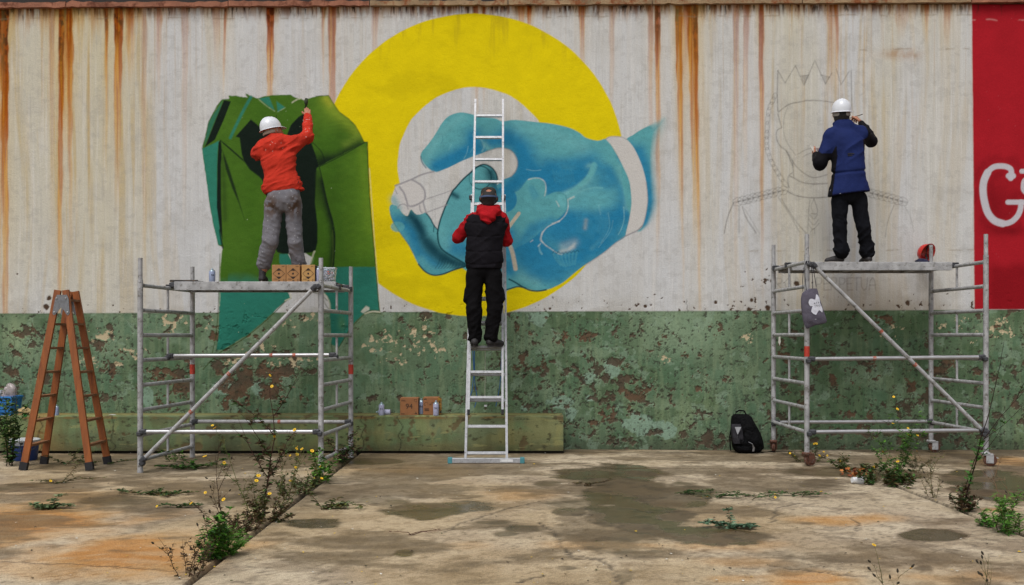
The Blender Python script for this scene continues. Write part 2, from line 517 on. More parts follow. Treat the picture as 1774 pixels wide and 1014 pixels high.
# small chips in the white
chip = fbm(U * .16, V * .16, 80, 4)
chipden = np.exp(-(((U - 1315) / 38) ** 2 + ((V - 485) / 15) ** 2)) * .17 + np.exp(-((V - GL + 8) / 22) ** 2) * .05 * sstep(850, 1000, U)
chipden += np.exp(-((V - GL + 5) / 12) ** 2) * .035
ch = sstep(.80, .815, chip + chipden) * (V > 60) * (chipden > .02)
for (x, y, r) in ((85, 517, 4), (80, 533, 5), (1302, 520, 3.2), (1298, 537, 4), (1330, 534, 5), (1573, 525, 4), (1380, 492, 4.5), (1338, 487, 3.5), (1407, 490, 1.5), (1118, 531, 3), (953, 535, 2), (1240, 524, 2.6), (30, 475, 2), (580, 190, 0)):
    if r: ch = np.maximum(ch, sstep(1.25, .75, np.hypot(U - x, V - y) / r + .9 * (fbm(U * .2, V * .2, 81, 3) - .5)))
mixin(ch, hx('#4a3a2e')); cv.Hh[:jw] -= ch * 0.004
# hairline cracks
def crack(P, wd=1.3, col='#4d443a', a=.8):
    P = np.array(P, float); Q = []
    for i in range(len(P) - 1):
        for t in np.linspace(0, 1, 9)[:-1]:
            p = P[i] * (1 - t) + P[i + 1] * t
            Q.append(p + rng.normal(0, 1.1, 2))
    Q.append(P[-1])
    cv.stroke(Q, wd, hx(col), a, .7, smooth=False, dash=.5)
cv.C[:jw] = C
U, V = cv.U[jd:], cv.V[jd:]; GL = 543.2 - U * .0036

# ---- green dado with layers of flaking paint
dado = sstep(-.9, .9, V - GL)
G = np.empty(U.shape + (3,), np.float32); G[:] = hx('#516a4e')
def gmix(a, col):
    global G
    a = np.clip(a, 0, 1)[..., None]; G = G * (1 - a) + np.asarray(col, np.float32) * a
gmix(sstep(.42, .62, fbm(U * .011, V * .02, 101, 4)) * .7, hx('#667f62'))
gmix(sstep(.5, .6, fbm(U * .02, V * .024, 102, 5)) * .6, hx('#3e5837'))
gmix(sstep(.53, .6, fbm(U * .035, V * .035, 103, 5)) * .5, hx('#466a4e'))
gmix(sstep(.44, .7, fbm(U * .2, V * .02, 104, 3)) * .25, hx('#7d8f68'))
gmix(sstep(1330, 1400, U) * .5 * sstep(.3, .6, fbm(U * .015, V * .02, 105, 4)), hx('#36512f'))
gmix(sstep(640, 590, V) * np.exp(-((U - 1180) / 75) ** 2) * .6, hx('#7b9475'))
gmix(np.exp(-(((U - 30) / 26) ** 2 + ((V - 582) / 34) ** 2)) * .6, hx('#86996f'))
gmix(np.exp(-(((U - 640) / 30) ** 2 + ((V - 580) / 20) ** 2)) * .5 * sstep(.4, .5, fbm(U * .05, V * .05, 106, 3)), hx('#41633f'))
gmix(sstep(.5, .7, fbm(U * .03, V * .006, 107, 4)) * sstep(640, 760, V) * .5, hx('#6d7f52'))
gmix(sstep(735, 785, V) * (.35 + .5 * fbm(U * .05, V * .06, 108, 4)), hx('#3a3d30'))
gmix(np.exp(-((V - GL) / 3.0) ** 2) * .25, hx('#39442f'))
rel = np.zeros(U.shape)
# scuffed older, paler coats
pale = fbm(U * .045, V * .055, 110, 6, .55)
pd = np.interp(U, [0, 300, 640, 900, 1330, 1774], [.0, .0, -.03, .015, -.02, -.02])
a = sstep(.655, .665, pale + pd); gmix(a * .4, hx('#77917a')); rel += -.0015 * a
for (x, y, rx, ry) in ((975, 697, 24, 10), (990, 716, 8, 12), (910, 708, 7, 6), (1020, 655, 12, 9), (390, 670, 20, 12), (445, 672, 9, 13), (935, 552, 16, 12), (255, 690, 9, 16), (1150, 745, 20, 14), (1105, 735, 25, 18), (1060, 640, 14, 16), (1025, 690, 12, 5)):
    a = sstep(1.12, .95, np.hypot((U - x) / rx, (V - y) / ry) + 1.1 * (fbm(U * .09, V * .09, 112, 4) - .5)); gmix(a * .85, hx('#72907c'))
# brown substrate where the coat has come off
br = fbm(U * .06, V * .066, 120, 7, .68)
bl = np.zeros(U.shape)
for (x, y, rx, ry, w_) in ((455, 655, 85, 34, .26), (355, 640, 26, 40, .12), (300, 672, 40, 26, .2), (285, 640, 28, 20, .12), (370, 585, 12, 14, .2), (100, 575, 70, 34, .11), (55, 650, 70, 36, .14), (175, 600, 40, 40, .12), (180, 680, 30, 30, .12), (205, 650, 30, 18, .12),
                          (910, 640, 40, 26, .16), (960, 670, 40, 22, .1), (1060, 645, 60, 34, .13), (1130, 650, 40, 26, .11), (1080, 690, 60, 26, .15), (940, 705, 50, 16, .15), (1030, 700, 18, 40, .14), (1085, 715, 26, 14, .15), (1220, 690, 36, 36, .12), (1275, 665, 26, 30, .1),
                          (1090, 590, 120, 26, .055), (990, 590, 60, 24, .06), (1060, 765, 80, 14, .13), (1240, 765, 60, 16, .13), (1330, 735, 30, 30, .12), (1390, 700, 60, 40, .1), (1500, 640, 70, 30, .1), (1430, 640, 40, 40, .1), (1600, 660, 70, 50, .13), (1730, 690, 50, 60, .12), (1470, 760, 120, 16, .15),
                          (1750, 640, 30, 30, .11), (1640, 760, 130, 18, .18), (1380, 590, 40, 20, .09), (1540, 555, 26, 16, .07), (740, 655, 40, 12, .08), (805, 690, 20, 12, .12), (870, 640, 24, 20, .15), (850, 560, 30, 15, .08), (-200, 650, 200, 60, .1), (2000, 680, 240, 60, .12)):
    bl = np.maximum(bl, w_ * np.exp(-(((U - x) / rx) ** 2 + ((V - y) / ry) ** 2)))
bn = br + bl * 1.05 - .012 + .05 * (fbm(U * .25, V * .25, 121, 3) - .5)
a = sstep(.640, .662, bn) * .92
rim = sstep(.618, .640, bn) * (1 - a)
gmix(rim * .3, hx('#7f9678'))
brc = fbm(U * .06, V * .06, 124, 5)
bcol = hx('#4c3d31') * (0.75 + .55 * brc[..., None]) + (hx('#63432f') - hx('#4c3d31')) * sstep(.5, .7, fbm(U * .02, V * .03, 125, 4))[..., None] * .7
G = G * (1 - a[..., None]) + bcol * a[..., None]
rel += -.008 * a + .004 * rim
# dark pitting
pit = fbm(U * .17, V * .19, 130, 5, .6)
pden = np.interp(U, [0, 230, 330, 640, 850, 900, 1320, 1340, 1774], [.03, .03, .01, -.03, .0, .035, .03, .025, .03]) + .02 * sstep(600, 740, V)
a = sstep(.695, .715, pit + pden); gmix(a * .75, hx('#33302a')); rel += -.003 * a
# craquelure: lifted flake edges
ck = fbm(U * .055, V * .06, 132, 6, .62); ckm = sstep(.40, .6, fbm(U * .01, V * .014, 133, 3) + np.interp(U, [0, 240, 330, 620, 840, 900, 1320, 1774], [.1, .1, .0, -.12, .0, .12, .12, .08]))
ln = np.exp(-((ck - .5) / .007) ** 2) + .7 * np.exp(-((ck - .56) / .006) ** 2)
gmix(ln * ckm * .6, hx('#2c3322')); rel += -.003 * np.clip(ln * ckm, 0, 1)
gmix(sstep(.52, .75, fbm(U * .3, V * .3, 134, 4)) * .3, hx('#3a4a33'))
# pale plaster specks
sp = fbm(U * .12, V * .13, 140, 5, .6); spd = np.zeros(U.shape)
for (x, y, rx, ry, w_) in ((700, 600, 60, 26, .05), (715, 575, 12, 8, .15), (735, 575, 6, 22, .15), (645, 605, 7, 14, .22), (515, 625, 34, 8, .16), (450, 610, 20, 14, .12), (405, 628, 10, 7, .17), (525, 558, 26, 9, .12), (365, 560, 12, 10, .1), (300, 560, 18, 12, .13), (235, 610, 20, 16, .12), (203, 630, 9, 5, .25), (160, 628, 30, 8, .12), (175, 582, 16, 9, .14), (455, 605, 5, 14, .2),
                          (1740, 570, 22, 12, .16), (1660, 575, 26, 18, .09), (1150, 620, 8, 6, .2), (1300, 585, 12, 10, .12), (1545, 570, 18, 14, .08), (1430, 640, 6, 3, .1), (750, 595, 10, 8, .12), (680, 620, 14, 6, .1), (543, 540, 8, 10, .1)):
    spd = np.maximum(spd, w_ * np.exp(-(((U - x) / rx) ** 2 + ((V - y) / ry) ** 2)))
a = sstep(.70, .712, sp + spd) * (spd > .01); gmix(a, hx('#ab9b78')); rel += -.003 * a
# run-off soot
gmix(sstep(.6, .8, fbm(U * .22, V * .02, 150, 4)) * .25 * sstep(560, 700, V), hx('#2f3527'))
_l = G @ np.array([.3, .6, .1], np.float32)
G = G * .8 + (_l[..., None] * np.array([1.06, 1.0, .92], np.float32)) * .2
G = np.clip(G * 1.15, 0, 1)
cv.C[jd:] = cv.C[jd:] * (1 - dado[..., None]) + G * dado[..., None]
cv.R[jd:] = np.where(dado > .5, 1, 0)
cv.Hh[jd:] += rel * dado
for P in ([(0, 560), (12, 580), (25, 590), (22, 620), (16, 650)], [(123, 665), (118, 690), (126, 706), (122, 718)], [(60, 640), (220, 648)], [(205, 690), (203, 712)], [(1190, 520), (1191, 541)], [(1055, 690), (1070, 697), (1100, 700)], [(310, 655), (318, 690)], [(480, 648), (520, 652), (620, 650)], [(955, 545), (957, 560)], [(112, 600), (112, 640), (111, 700)], [(1360, 760), (1420, 758)]):
    crack(P, 1.4, '#2e2a22', .75)

# ---- yellow ring
YEL = hx('#d2be0a')
wy = cv.win(550, 1090, 8, 560); U, V = cv.U[wy], cv.V[wy]
rr = np.hypot(U - 819, V - 286) + 1.6 * (fbm(U * .04, V * .04, 160, 3) - .5)
ri = np.hypot(U - 822, V - 285) + 2.5 * (fbm(U * .05, V * .05, 161, 3) - .5)
a = sstep(263.2, 261.4, rr) * sstep(132.2, 134, ri)
yc = YEL * (0.93 + .14 * fbm(U * .05, V * .05, 162, 5)[..., None])
yc = yc * (1 - .10 * sstep(.55, .7, fbm(U * .012, V * .02, 163, 4))[..., None])
yc = yc + (hx('#8a7420') - yc) * (sstep(.56, .75, fbm(U * .1, V * .012, 165, 3)) * sstep(140, 30, V) * .3)[..., None]
cv.C[wy] = cv.C[wy] * (1 - a[..., None]) + yc * a[..., None]
cv.R[wy] = np.where(a > .5, 2, cv.R[wy])
cv.Hh[wy] += a * .0025 * (fbm(U * .12, V * .12, 164, 4) - .5)

U, V = cv.U, cv.V

# ---- blue hand
TEAL, DEEP, DARK = hx('#56999f'), hx('#23759a'), hx('#123d4a')
CUFF_L = [(1050, 241), (1058, 250), (1065, 261), (1073, 275), (1080, 290), (1087, 305), (1091.5, 320), (1094, 347), (1093, 362), (1090, 382), (1084, 409)]
INDEX = [(729, 271), (731, 263), (737, 256), (748, 242), (757, 228), (766, 213), (778, 201), (797, 195), (815, 197.5), (834, 203), (857, 205), (868, 210), (875, 210), (893, 208), (931, 212), (958, 215), (987, 222), (1005, 231), (1015, 239), (1035, 244)]
LOWER = [(1066, 421), (1048, 436), (1028, 450), (1012, 460), (994, 474), (976, 489), (959, 498), (946, 502.5), (930, 504), (911, 500), (897, 497), (882, 502), (866, 503)]
STICK = [(885, 306), (893.5, 296), (896.5, 283), (893.5, 271.5), (886, 262), (875, 257.5), (862, 257), (842, 263), (819, 271.5), (799, 279.5), (780, 289), (763, 296), (755, 298), (745, 294), (735, 284)]
palm = INDEX + CUFF_L + LOWER + [(806, 468), (788, 440), (800, 345), (858, 322), (873, 311)] + STICK
w, a = cv.poly(palm, TEAL, 1.0, sub=3, reg=3); PM = cv.full(w, a)
fng = [(675, 359), (676, 370), (681, 384), (694, 405), (707, 423), (715, 438), (725, 458), (737, 471), (751, 477), (768, 475), (786, 468), (806, 462), (830, 458), (805, 440), (759, 399), (752, 391), (745, 377), (735, 368), (721, 371), (712, 363), (706, 374), (697, 369), (690, 357), (680, 354)]
w, a = cv.poly(fng, TEAL, 1.0, sub=4, reg=3); FM = cv.full(w, a)
thumb = [(758, 405), (760, 392), (764, 378), (772, 357), (783, 333), (789, 326), (802, 311), (818, 297), (826, 290), (838, 285), (851, 290), (859, 300), (862, 311), (861, 325), (874, 345), (884, 420), (880, 474), (840, 474), (805, 456), (792, 449), (778, 441), (766, 432), (760, 421)]
for P, r, c, al in (([(756, 288), (790, 272), (816, 255), (820, 236)], 15, DEEP, 1), ([(770, 290), (800, 276)], 12, DEEP, .8), ([(826, 262), (846, 248), (872, 240)], 13, DEEP, .95), ([(885, 240), (907, 262), (908, 300), (884, 325)], 20, DEEP, 1), ([(905, 285), (935, 300), (965, 312), (1000, 303), (1020, 285)], 22, DEEP, 1), ([(950, 285), (1000, 282)], 12, DEEP, .7),
                    ([(925, 400), (960, 382), (1000, 382), (1045, 392), (1072, 372)], 34, DEEP, .95), ([(925, 430), (975, 455), (1012, 440), (1050, 420)], 26, DEEP, 1), ([(900, 425), (930, 470), (965, 478)], 20, DEEP, .7), ([(1055, 296), (1078, 335), (1083, 372)], 9, DEEP, .6), ([(1010, 340), (1040, 325)], 16, DEEP, .6), ([(1072, 270), (1088, 300)], 5, DEEP, .5)):
    cv.spray(P, r, c, al, PM)
L2 = hx('#6fadb0')
for P, r, al in (([(737, 280), (745, 262), (770, 225), (800, 203)], 9, .5), ([(1022, 290), (1018, 310), (995, 328), (978, 335)], 7, .9), ([(970, 350), (1010, 338), (1035, 345)], 16, .75), ([(1075, 290), (1085, 330), (1086, 360)], 6, .6), ([(840, 250), (850, 262)], 5, .8), ([(900, 218), (960, 232), (1010, 255)], 14, .45), ([(1052, 372), (1046, 405), (1025, 430)], 4, .45), ([(905, 478), (930, 492)], 10, .6), ([(1038, 350), (1042, 380), (1036, 400)], 4, .4)):
    cv.spray(P, r, L2 * .92, al, PM)
def HQ(*q): return [(667 + u / 3.0, 182 + v / 3.0) for u, v in q]
def hpoly(q, col, soft, al): 
    P = catmull(HQ(*q), True, 5); w, d = cv.dist(P, True, soft * 2 + 4)
    d = d + soft * .5 * (fbm(cv.U[w] * .08, cv.V[w] * .08, 15, 3) - .5)
    cv.put(w, (1 - sstep(-soft, soft, d)) * al * PM[w], col)
# valley between the fingers and the ball of the thumb
hpoly([(600, 470), (640, 420), (700, 360), (695, 260), (670, 225), (720, 250), (800, 330), (870, 310), (960, 340), (1040, 330), (1068, 325), (1058, 362), (1015, 405), (955, 440), (920, 455), (850, 470), (835, 440), (825, 400), (790, 378), (740, 385), (690, 405)], DEEP, 5, .92)
hpoly([(1078, 300), (1105, 310), (1095, 345), (1045, 405), (975, 455), (945, 465), (1000, 415), (1050, 365)], hx('#5fa3a8'), 2.0, .85)
hpoly([(1105, 300), (1180, 330), (1195, 420), (1150, 440), (1115, 400)], DEEP, 8, .6)
hpoly([(955, 495), (1010, 457), (1075, 433), (1150, 445), (1200, 500), (1150, 545), (1030, 545), (975, 540)], hx('#559aa4'), 13, .8)
cv.stroke(HQ((950, 495), (1005, 455), (1075, 432), (1130, 432)), 2.5, hx('#6fb0b4'), .5, 1.6, clip=PM)
hpoly([(950, 560), (1040, 575), (1150, 545), (1200, 600), (1150, 700), (1040, 760), (930, 740), (850, 690), (860, 640)], DEEP, 12, .85)
hpoly([(640, 480), (700, 440), (745, 385), (800, 380), (832, 410), (835, 470), (790, 520), (745, 560), (700, 640), (640, 690), (620, 600)], TEAL, 1.6, .97)
hpoly([(745, 545), (800, 500), (860, 462), (905, 452), (940, 470), (948, 510), (935, 555), (880, 610), (830, 640), (760, 700), (690, 740), (640, 760), (640, 700), (700, 640)], TEAL, 1.8, .95)
hpoly([(900, 470), (935, 475), (945, 510), (930, 535), (905, 520)], hx('#62a6ac'), 1.2, .8)
hpoly([(760, 620), (850, 590), (900, 600), (830, 645), (760, 705), (690, 750), (690, 700)], DEEP, 9, .75)
hpoly([(690, 760), (780, 720), (860, 760), (900, 850), (820, 900), (730, 870), (680, 820)], DEEP, 16, .7)
hpoly([(745, 430), (770, 420), (800, 470), (770, 490)], DEEP, 4, .3)
w, a = cv.poly([(672.5 + 202 + 21 * math.cos(t), 346 + 22 * math.sin(t)) for t in np.linspace(0, 6.28, 17)[:-1]], DEEP, 1.2, alpha=.95, reg=3)
PALE = hx('#c3c2bb'); BEI = hx('#b5aa96'); LT = hx('#8fbcbd')
for q, wd, al, cl in (([(745, 388), (780, 380), (812, 385), (832, 405), (836, 440), (830, 472)], 1.8, .9, PALE), ([(950, 490), (952, 530), (938, 570), (910, 600), (870, 620), (838, 640), (818, 668), (812, 700), (830, 725), (865, 750), (895, 770), (920, 778)], 1.9, .9, PALE), ([(870, 618), (905, 605)], 3, .7, PALE), ([(818, 660), (808, 700), (822, 716)], 2.6, .7, PALE),
                  ([(960, 488), (982, 478)], 3.4, .75, PALE), ([(890, 500), (905, 528)], 1.8, .8, PALE), ([(895, 460), (930, 462), (945, 490), (940, 530)], 1.2, .6, OUT_ := hx('#1d5c70')), ([(1240, 530), (1243, 590), (1230, 640), (1212, 675)], 1.3, .8, LT), ([(1160, 560), (1165, 640), (1120, 720)], 1.4, .35, LT), ([(1185, 600), (1170, 660), (1110, 740)], 1.2, .4, LT), ([(1110, 520), (1120, 570)], 1.6, .35, LT),
                  ([(735, 335), (775, 342), (810, 338)], 1.3, .6, LT), ([(800, 730), (806, 760), (815, 775)], 3.2, .6, LT), ([(795, 735), (808, 722)], 1.6, .7, PALE), ([(756, 712), (768, 703)], 1.8, .7, PALE), ([(432, 215), (425, 250), (410, 280)], 1.3, .55, LT), ([(455, 150), (460, 210), (445, 245)], 1.2, .5, LT), ([(500, 180), (515, 215), (505, 240)], 3.2, .5, LT), ([(345, 205), (330, 235)], 1.1, .4, LT), ([(298, 160), (300, 185), (290, 202)], 1.0, .7, OUT_), ([(770, 425), (785, 455), (795, 470)], 1.2, .5, OUT_)):
    cv.stroke(HQ(*q), wd, cl, al * .85, .9, clip=PM, dash=.55)
for k in range(12):
    x = 872 + k * 9.5; y0 = 335 + (k * 37 % 23); cv.stroke(HQ((x, y0), (x + 4, y0 + 30 + k * 11 % 29), (x + 9, y0 + 60)), 1.8, TEAL, .16, 1.2, clip=PM)
for k in range(16):
    x = 990 + k * 12; y0 = 560 + (k * 53 % 47); cv.stroke(HQ((x, y0), (x + 10, y0 + 40), (x + 8, y0 + 95)), 3.0, TEAL, .10, 2.2, clip=PM)
for k in range(7):
    x = 872 + k * 20; y0 = 772 - abs(k - 2) * 3; cv.stroke(HQ((x, y0 + 4), (x + 8, y0 - 6), (x + 16, y0 + 4)), 1.3, hx('#184a5c'), .8, .7); cv.stroke(HQ((x + 4, y0 + 8), (x + 8 - (k - 3) * 3, y0 + 35), (x + 18 - (k - 3) * 8, y0 + 66)), 3.4, hx('#5aa0a8'), .36, 1.8, clip=PM)
cv.spray(HQ((915, 760), (950, 752), (980, 738)), 3.5, PALE, .5, PM); cv.spray(HQ((925, 735), (985, 715)), 7, PALE, .28, PM); cv.spray(HQ((960, 745), (985, 722)), 2.5, PALE, .45, PM); cv.spray(HQ((1045, 600), (1040, 640)), 3.5, BEI, .35, PM)
cv.stroke([(899, 370), (890, 382), (880, 396)], 6, BEI, .95); cv.stroke([(882, 422), (888, 440), (893, 466)], 8, BEI, .95)
for P, r, c, al in (([(690, 385), (712, 400), (728, 440), (760, 462)], 16, DEEP, .85), ([(712, 374), (728, 395), (738, 418), (758, 440), (785, 455), (812, 460)], 12, DARK, .95), ([(745, 425), (770, 452)], 9, DARK, .6), ([(730, 450), (748, 468), (775, 466)], 8, TEAL, .7), ([(742, 385), (748, 402)], 7, TEAL, .8)):
    cv.spray(P, r, c, al, FM)
for k in range(9):
    x = 762 + k * 5; cv.stroke([(x, 448 + k), (x - 3, 458 + k * .7), (x - 8, 465)], 1.6, DARK, .55, clip=FM)
cv.poly([(689 + 12 * math.cos(t), 393 + 9 * math.sin(t)) for t in np.linspace(0, 6.28, 13)[:-1]], TEAL, 1.5, alpha=.8)
w, a = cv.poly(thumb, TEAL, .9, reg=3, sub=4); TM = cv.full(w, a)
cv.spray([(850, 300), (858, 325), (850, 345)], 10, DARK, .8, TM); cv.spray([(790, 430), (830, 440)], 22, DEEP, .8, TM); cv.spray([(782, 335), (792, 341)], 5, DARK, .9, TM); cv.spray([(765, 400), (772, 425)], 10, hx('#63a5aa'), .6, TM)
cv.spray([(872, 330), (882, 345)], 14, DEEP, .7, TM)
OUT = hx('#0f3a42')
cv.stroke(thumb[:13], 2.7, OUT, .95); cv.stroke([(758, 405), (760, 421), (766, 432), (778, 441), (792, 449), (806, 457)], 2.6, OUT, .95)
cv.spray([(884, 405), (880, 440), (884, 470)], 12, DEEP, .8, PM)
cv.stroke([(899, 370), (890, 382), (880, 396)], 5, BEI, .9); cv.stroke([(882, 422), (888, 440), (893, 466)], 6.5, BEI, .85)
cv.stroke([(832 + 19 * math.cos(t), 308 + 20 * math.sin(t)) for t in np.linspace(-2.2, 2.6, 20)], 1.8, OUT, .9); cv.stroke([(832 + 19 * math.cos(t), 308 + 20 * math.sin(t)) for t in np.linspace(2.6, 4.3, 9)], 1.2, OUT, .5)
cv.stroke(fng[6:12], 2.6, OUT, .95); cv.stroke(fng[1:6], 1.2, OUT, .5); cv.stroke([(759, 399), (752, 391), (745, 378), (738, 369)], 2.2, OUT, .9); cv.stroke([(752, 391), (751, 402)], 1.6, OUT, .8)
cv.stroke([(882, 484), (892, 489), (905, 497), (918, 503), (932, 504.5), (946, 502.5)], 2.6, OUT, .95); cv.stroke([(868, 504), (882, 501), (897, 497), (911, 499.5)], 2.2, OUT, .95)
cv.stroke([(729, 271), (731, 281), (738, 291)], 2, hx('#1d5c70'), .8); cv.stroke(CUFF_L, 1.6, hx('#7a8a90'), .7)
# unpainted cap and tube in the fingers, with grey drafting lines
cap = [(678, 345), (684, 327), (689, 321), (712, 311), (728, 320), (736, 332), (736, 345), (733, 350), (737, 367), (722, 372), (712, 363), (706, 374), (697, 369), (688, 358), (680, 354)]
cv.poly(cap, hx('#bfbcb9'), .9, sub=3, reg=0)
cv.spray([(682, 345), (690, 362)], 7, TEAL, .6)
GRY = hx('#88868a')
for P, wd in (([(685, 322), (712, 311.5), (730, 303), (751, 297.5)], 3), ([(714, 312), (728, 320), (735.5, 331), (736, 344), (732, 349), (724, 354), (714, 357.5), (707, 356), (704, 347), (700, 335), (692, 324)], 3.2), ([(733, 350), (735, 358), (738, 368)], 2.6), ([(737, 369), (756, 362), (775, 355)], 1.7), ([(739, 345), (760, 338), (782, 330)], 1.4), ([(727, 356), (728, 364), (731, 369)], 2), ([(698 + 9 * math.cos(t), 363 + 9 * math.sin(t)) for t in np.linspace(3.3, 6.2, 8)], 2), ([(684, 328), (688, 336)], 1.6)):
    cv.stroke(P, wd, GRY, .8, reg=0)
cv.stroke(STICK[:8], 2.2, hx('#8f8b88'), .6)
# cuff and forearm
fore = [(1085, 241), (1096, 234), (1107, 226.5), (1122, 218.5), (1138, 211), (1152, 205), (1148, 222), (1140, 240), (1134, 268), (1134, 300), (1137, 330), (1138, 350), (1132, 372), (1119, 394), (1100, 398), (1080, 330), (1075, 260)]
P = catmull(fore, True, 4); w, d = cv.dist(P, True, 30)
topd = np.minimum(1, np.abs(V[w] - np.interp(U[w], [1085, 1107, 1122, 1138, 1152], [241, 226.5, 218.5, 211, 205])) / 14)
fade = 1.0 + topd * np.interp(U[w], [1090, 1112, 1130, 1150], [0, 2, 9, 12]) + np.interp(U[w], [1125, 1150], [0, 9])
a = 1 - sstep(-fade * 1.25, fade * .6, d); cv.put(w, a, TEAL); cv.put(w, a * sstep(1142, 1122, U[w]) * 0, TEAL)
cv.R[w] = np.where(a > .5, 3, cv.R[w])
A = cv.full(w, a)
cv.spray([(1108, 262), (1120, 300), (1127, 350), (1117, 385)], 12, DEEP, .9, A); cv.spray([(1092, 250), (1100, 262)], 7, DEEP, .5, A)
cuff = CUFF_L + [(1095, 404), (1105, 399), (1112, 393), (1117.5, 378), (1121, 358), (1122, 343), (1119.5, 316), (1112, 287), (1099, 258), (1086, 242), (1076, 237.5), (1058, 237)]
cv.poly(cuff, hx('#bcb9b5'), .9, sub=4, reg=0)
cv.stroke([(1084, 409), (1095, 404), (1105, 399), (1112, 392)], 2.6, GRY, .85); cv.stroke([(1112, 393), (1117.5, 378), (1121, 358), (1122, 343), (1119.5, 316)], 1.6, GRY, .6); cv.stroke([(1050, 241), (1058, 237), (1076, 237.5), (1086, 242)], 1.6, GRY, .7)
cv.stroke([(1084, 409), (1066, 421.5), (1048, 436.5), (1028, 450.5), (1014, 459)], 2, GRY, .6)

wm = cv.win(670, 1155, 190, 510); um, vm = cv.U[wm], cv.V[wm]
mott = .86 + .28 * fbm(um * .09, vm * .14, 240, 5, .6); mott = mott * (1 - .10 * sstep(.6, .72, fbm(um * .3, vm * .4, 241, 4)))
cv.C[wm] = np.where((cv.R[wm] == 3)[..., None], cv.C[wm] * mott[..., None], cv.C[wm])

# ---- green figure
GRN, GLT, GDK, TL = hx('#3f631c'), hx('#6f8326'), hx('#111a17'), hx('#2a7060')
SLIT = hx('#c2c0a6')
right_edge = [(631, 246.5), (636.5, 246.5), (638, 292), (640, 335), (643.5, 380), (647, 419), (650.5, 458), (655.5, 517), (657.5, 539)]
upper = [(350, 257), (354.8, 240), (361.5, 211), (366.6, 202), (375.5, 184), (385, 172.7), (397, 171.7), (395.6, 165.5), (409, 167), (429, 169.5), (425.8, 162.5), (435, 167), (446.5, 170.5), (458, 167), (482, 165), (504, 165), (515, 170), (522, 171.5), (528, 176), (532, 172), (547, 167), (569, 165.4), (577, 178), (588, 194.4), (604, 206), (616, 218), (625, 234.5)] + right_edge + \
        [(652, 538), (640, 539), (632, 541), (622, 551), (612, 561), (604, 573), (596.5, 586.5), (586, 602), (575, 597), (574, 575), (572, 543), (571, 523), (567, 513), (557, 505), (530, 480), (538, 456), (541, 446), (529, 438.5), (498, 439.5), (508, 456), (505, 480), (500, 507), (503, 516.5), (494, 521.5), (474, 541), (450.5, 563), (425, 582.5), (405, 594.5), (387, 606), (375.5, 606), (378.5, 579), (380.5, 543), (379, 498), (382.4, 450), (386, 429), (378.5, 425), (369.6, 389), (363.7, 356), (355, 292)]
w, a = cv.poly(upper, GRN, .9, smooth=False, reg=4, jit=1.2)
GM = cv.full(w, a)
wg = cv.win(338, 668, 155, 622); U, V = cv.U[wg], cv.V[wg]
gx = fbm(U * .03, V * .03, 170, 4)
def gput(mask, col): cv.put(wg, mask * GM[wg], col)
gput(.3 * sstep(.4, .65, gx), hx('#37561a'))
gput(.22 * sstep(.5, .7, fbm(U * .012, V * .012, 171, 3)), hx('#4f7026'))
# brighter mural greens on the upper right lobe
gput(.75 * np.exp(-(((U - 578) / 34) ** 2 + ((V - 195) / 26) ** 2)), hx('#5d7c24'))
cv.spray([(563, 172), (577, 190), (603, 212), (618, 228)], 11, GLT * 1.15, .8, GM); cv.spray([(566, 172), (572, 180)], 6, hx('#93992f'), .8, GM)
cv.spray([(600, 250), (622, 238)], 8, hx('#6d8630'), .6, GM); cv.spray([(628, 262), (634, 330), (640, 400)], 9, hx('#637f22'), .75, GM)
for k in range(13):
    y0 = 262 + k * 13.0; cv.stroke([(588 + k, y0 + 22), (610 + k, y0 + 8), (634 + k * .6, y0)], 6, hx('#56751f'), .13, 3, clip=GM)
for k in range(6):
    y0 = 204 + k * 7; cv.stroke([(570, y0 + 10), (592, y0 + 6), (612, y0 + 10)], 3, hx('#39561b'), .22, 2, clip=GM)
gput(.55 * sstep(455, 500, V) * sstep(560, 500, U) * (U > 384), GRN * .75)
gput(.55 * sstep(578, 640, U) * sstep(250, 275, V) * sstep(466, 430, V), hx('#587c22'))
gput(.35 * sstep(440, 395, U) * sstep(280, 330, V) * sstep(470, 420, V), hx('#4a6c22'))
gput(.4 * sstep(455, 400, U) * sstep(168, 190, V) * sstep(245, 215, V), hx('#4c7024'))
# teal under-coat
lowL = sstep(470, 502, V + 16 * (fbm(U * .03, V * .03, 172, 3) - .5) - np.where(U < 395, 8, 0)) * (U < 520)
lowR = sstep(461, 464, V + 4 * (fbm(U * .05, V * .05, 173, 3) - .5)) * (U > 583 - (V - 462) * .15)
lowM = sstep(500, 506, V) * (U > 520)
gput(np.clip(lowL + lowR + lowM, 0, 1), TL)
gput(np.clip(lowL + lowR + lowM, 0, 1) * .5 * sstep(.45, .65, fbm(U * .015, V * .02, 174, 4)), hx('#215c4e'))
gput(np.exp(-(((U - 592) / 7) ** 2 + ((V - 560) / 14) ** 2)) * .55 * fbm(U * .06, V * .06, 175, 3) * 1.6, hx('#4d7448'))
TLS = hx('#2d7563')
cv.poly([(350, 258), (372, 248), (379, 244), (377, 262), (376, 300), (376, 340), (380, 390), (385, 424), (378.5, 425), (369.6, 389), (363.7, 356), (355, 292)], TLS, 1.2, False, .97)
cv.poly([(354, 252), (361, 214), (368, 201), (378, 186), (386, 174), (380, 192), (370, 215), (362, 236)], hx('#2b6a58'), 1.5, False, .8)
cv.poly([(448.5, 171), (466, 168), (474, 187), (476, 192.5)], TLS, 1.2, False, .9); cv.poly([(479, 175.6), (494, 186.5), (481, 194.5)], TLS, 1, False, .9); cv.stroke([(435, 168), (419, 197), (399, 239)], 5, TLS, .85, 1.5)
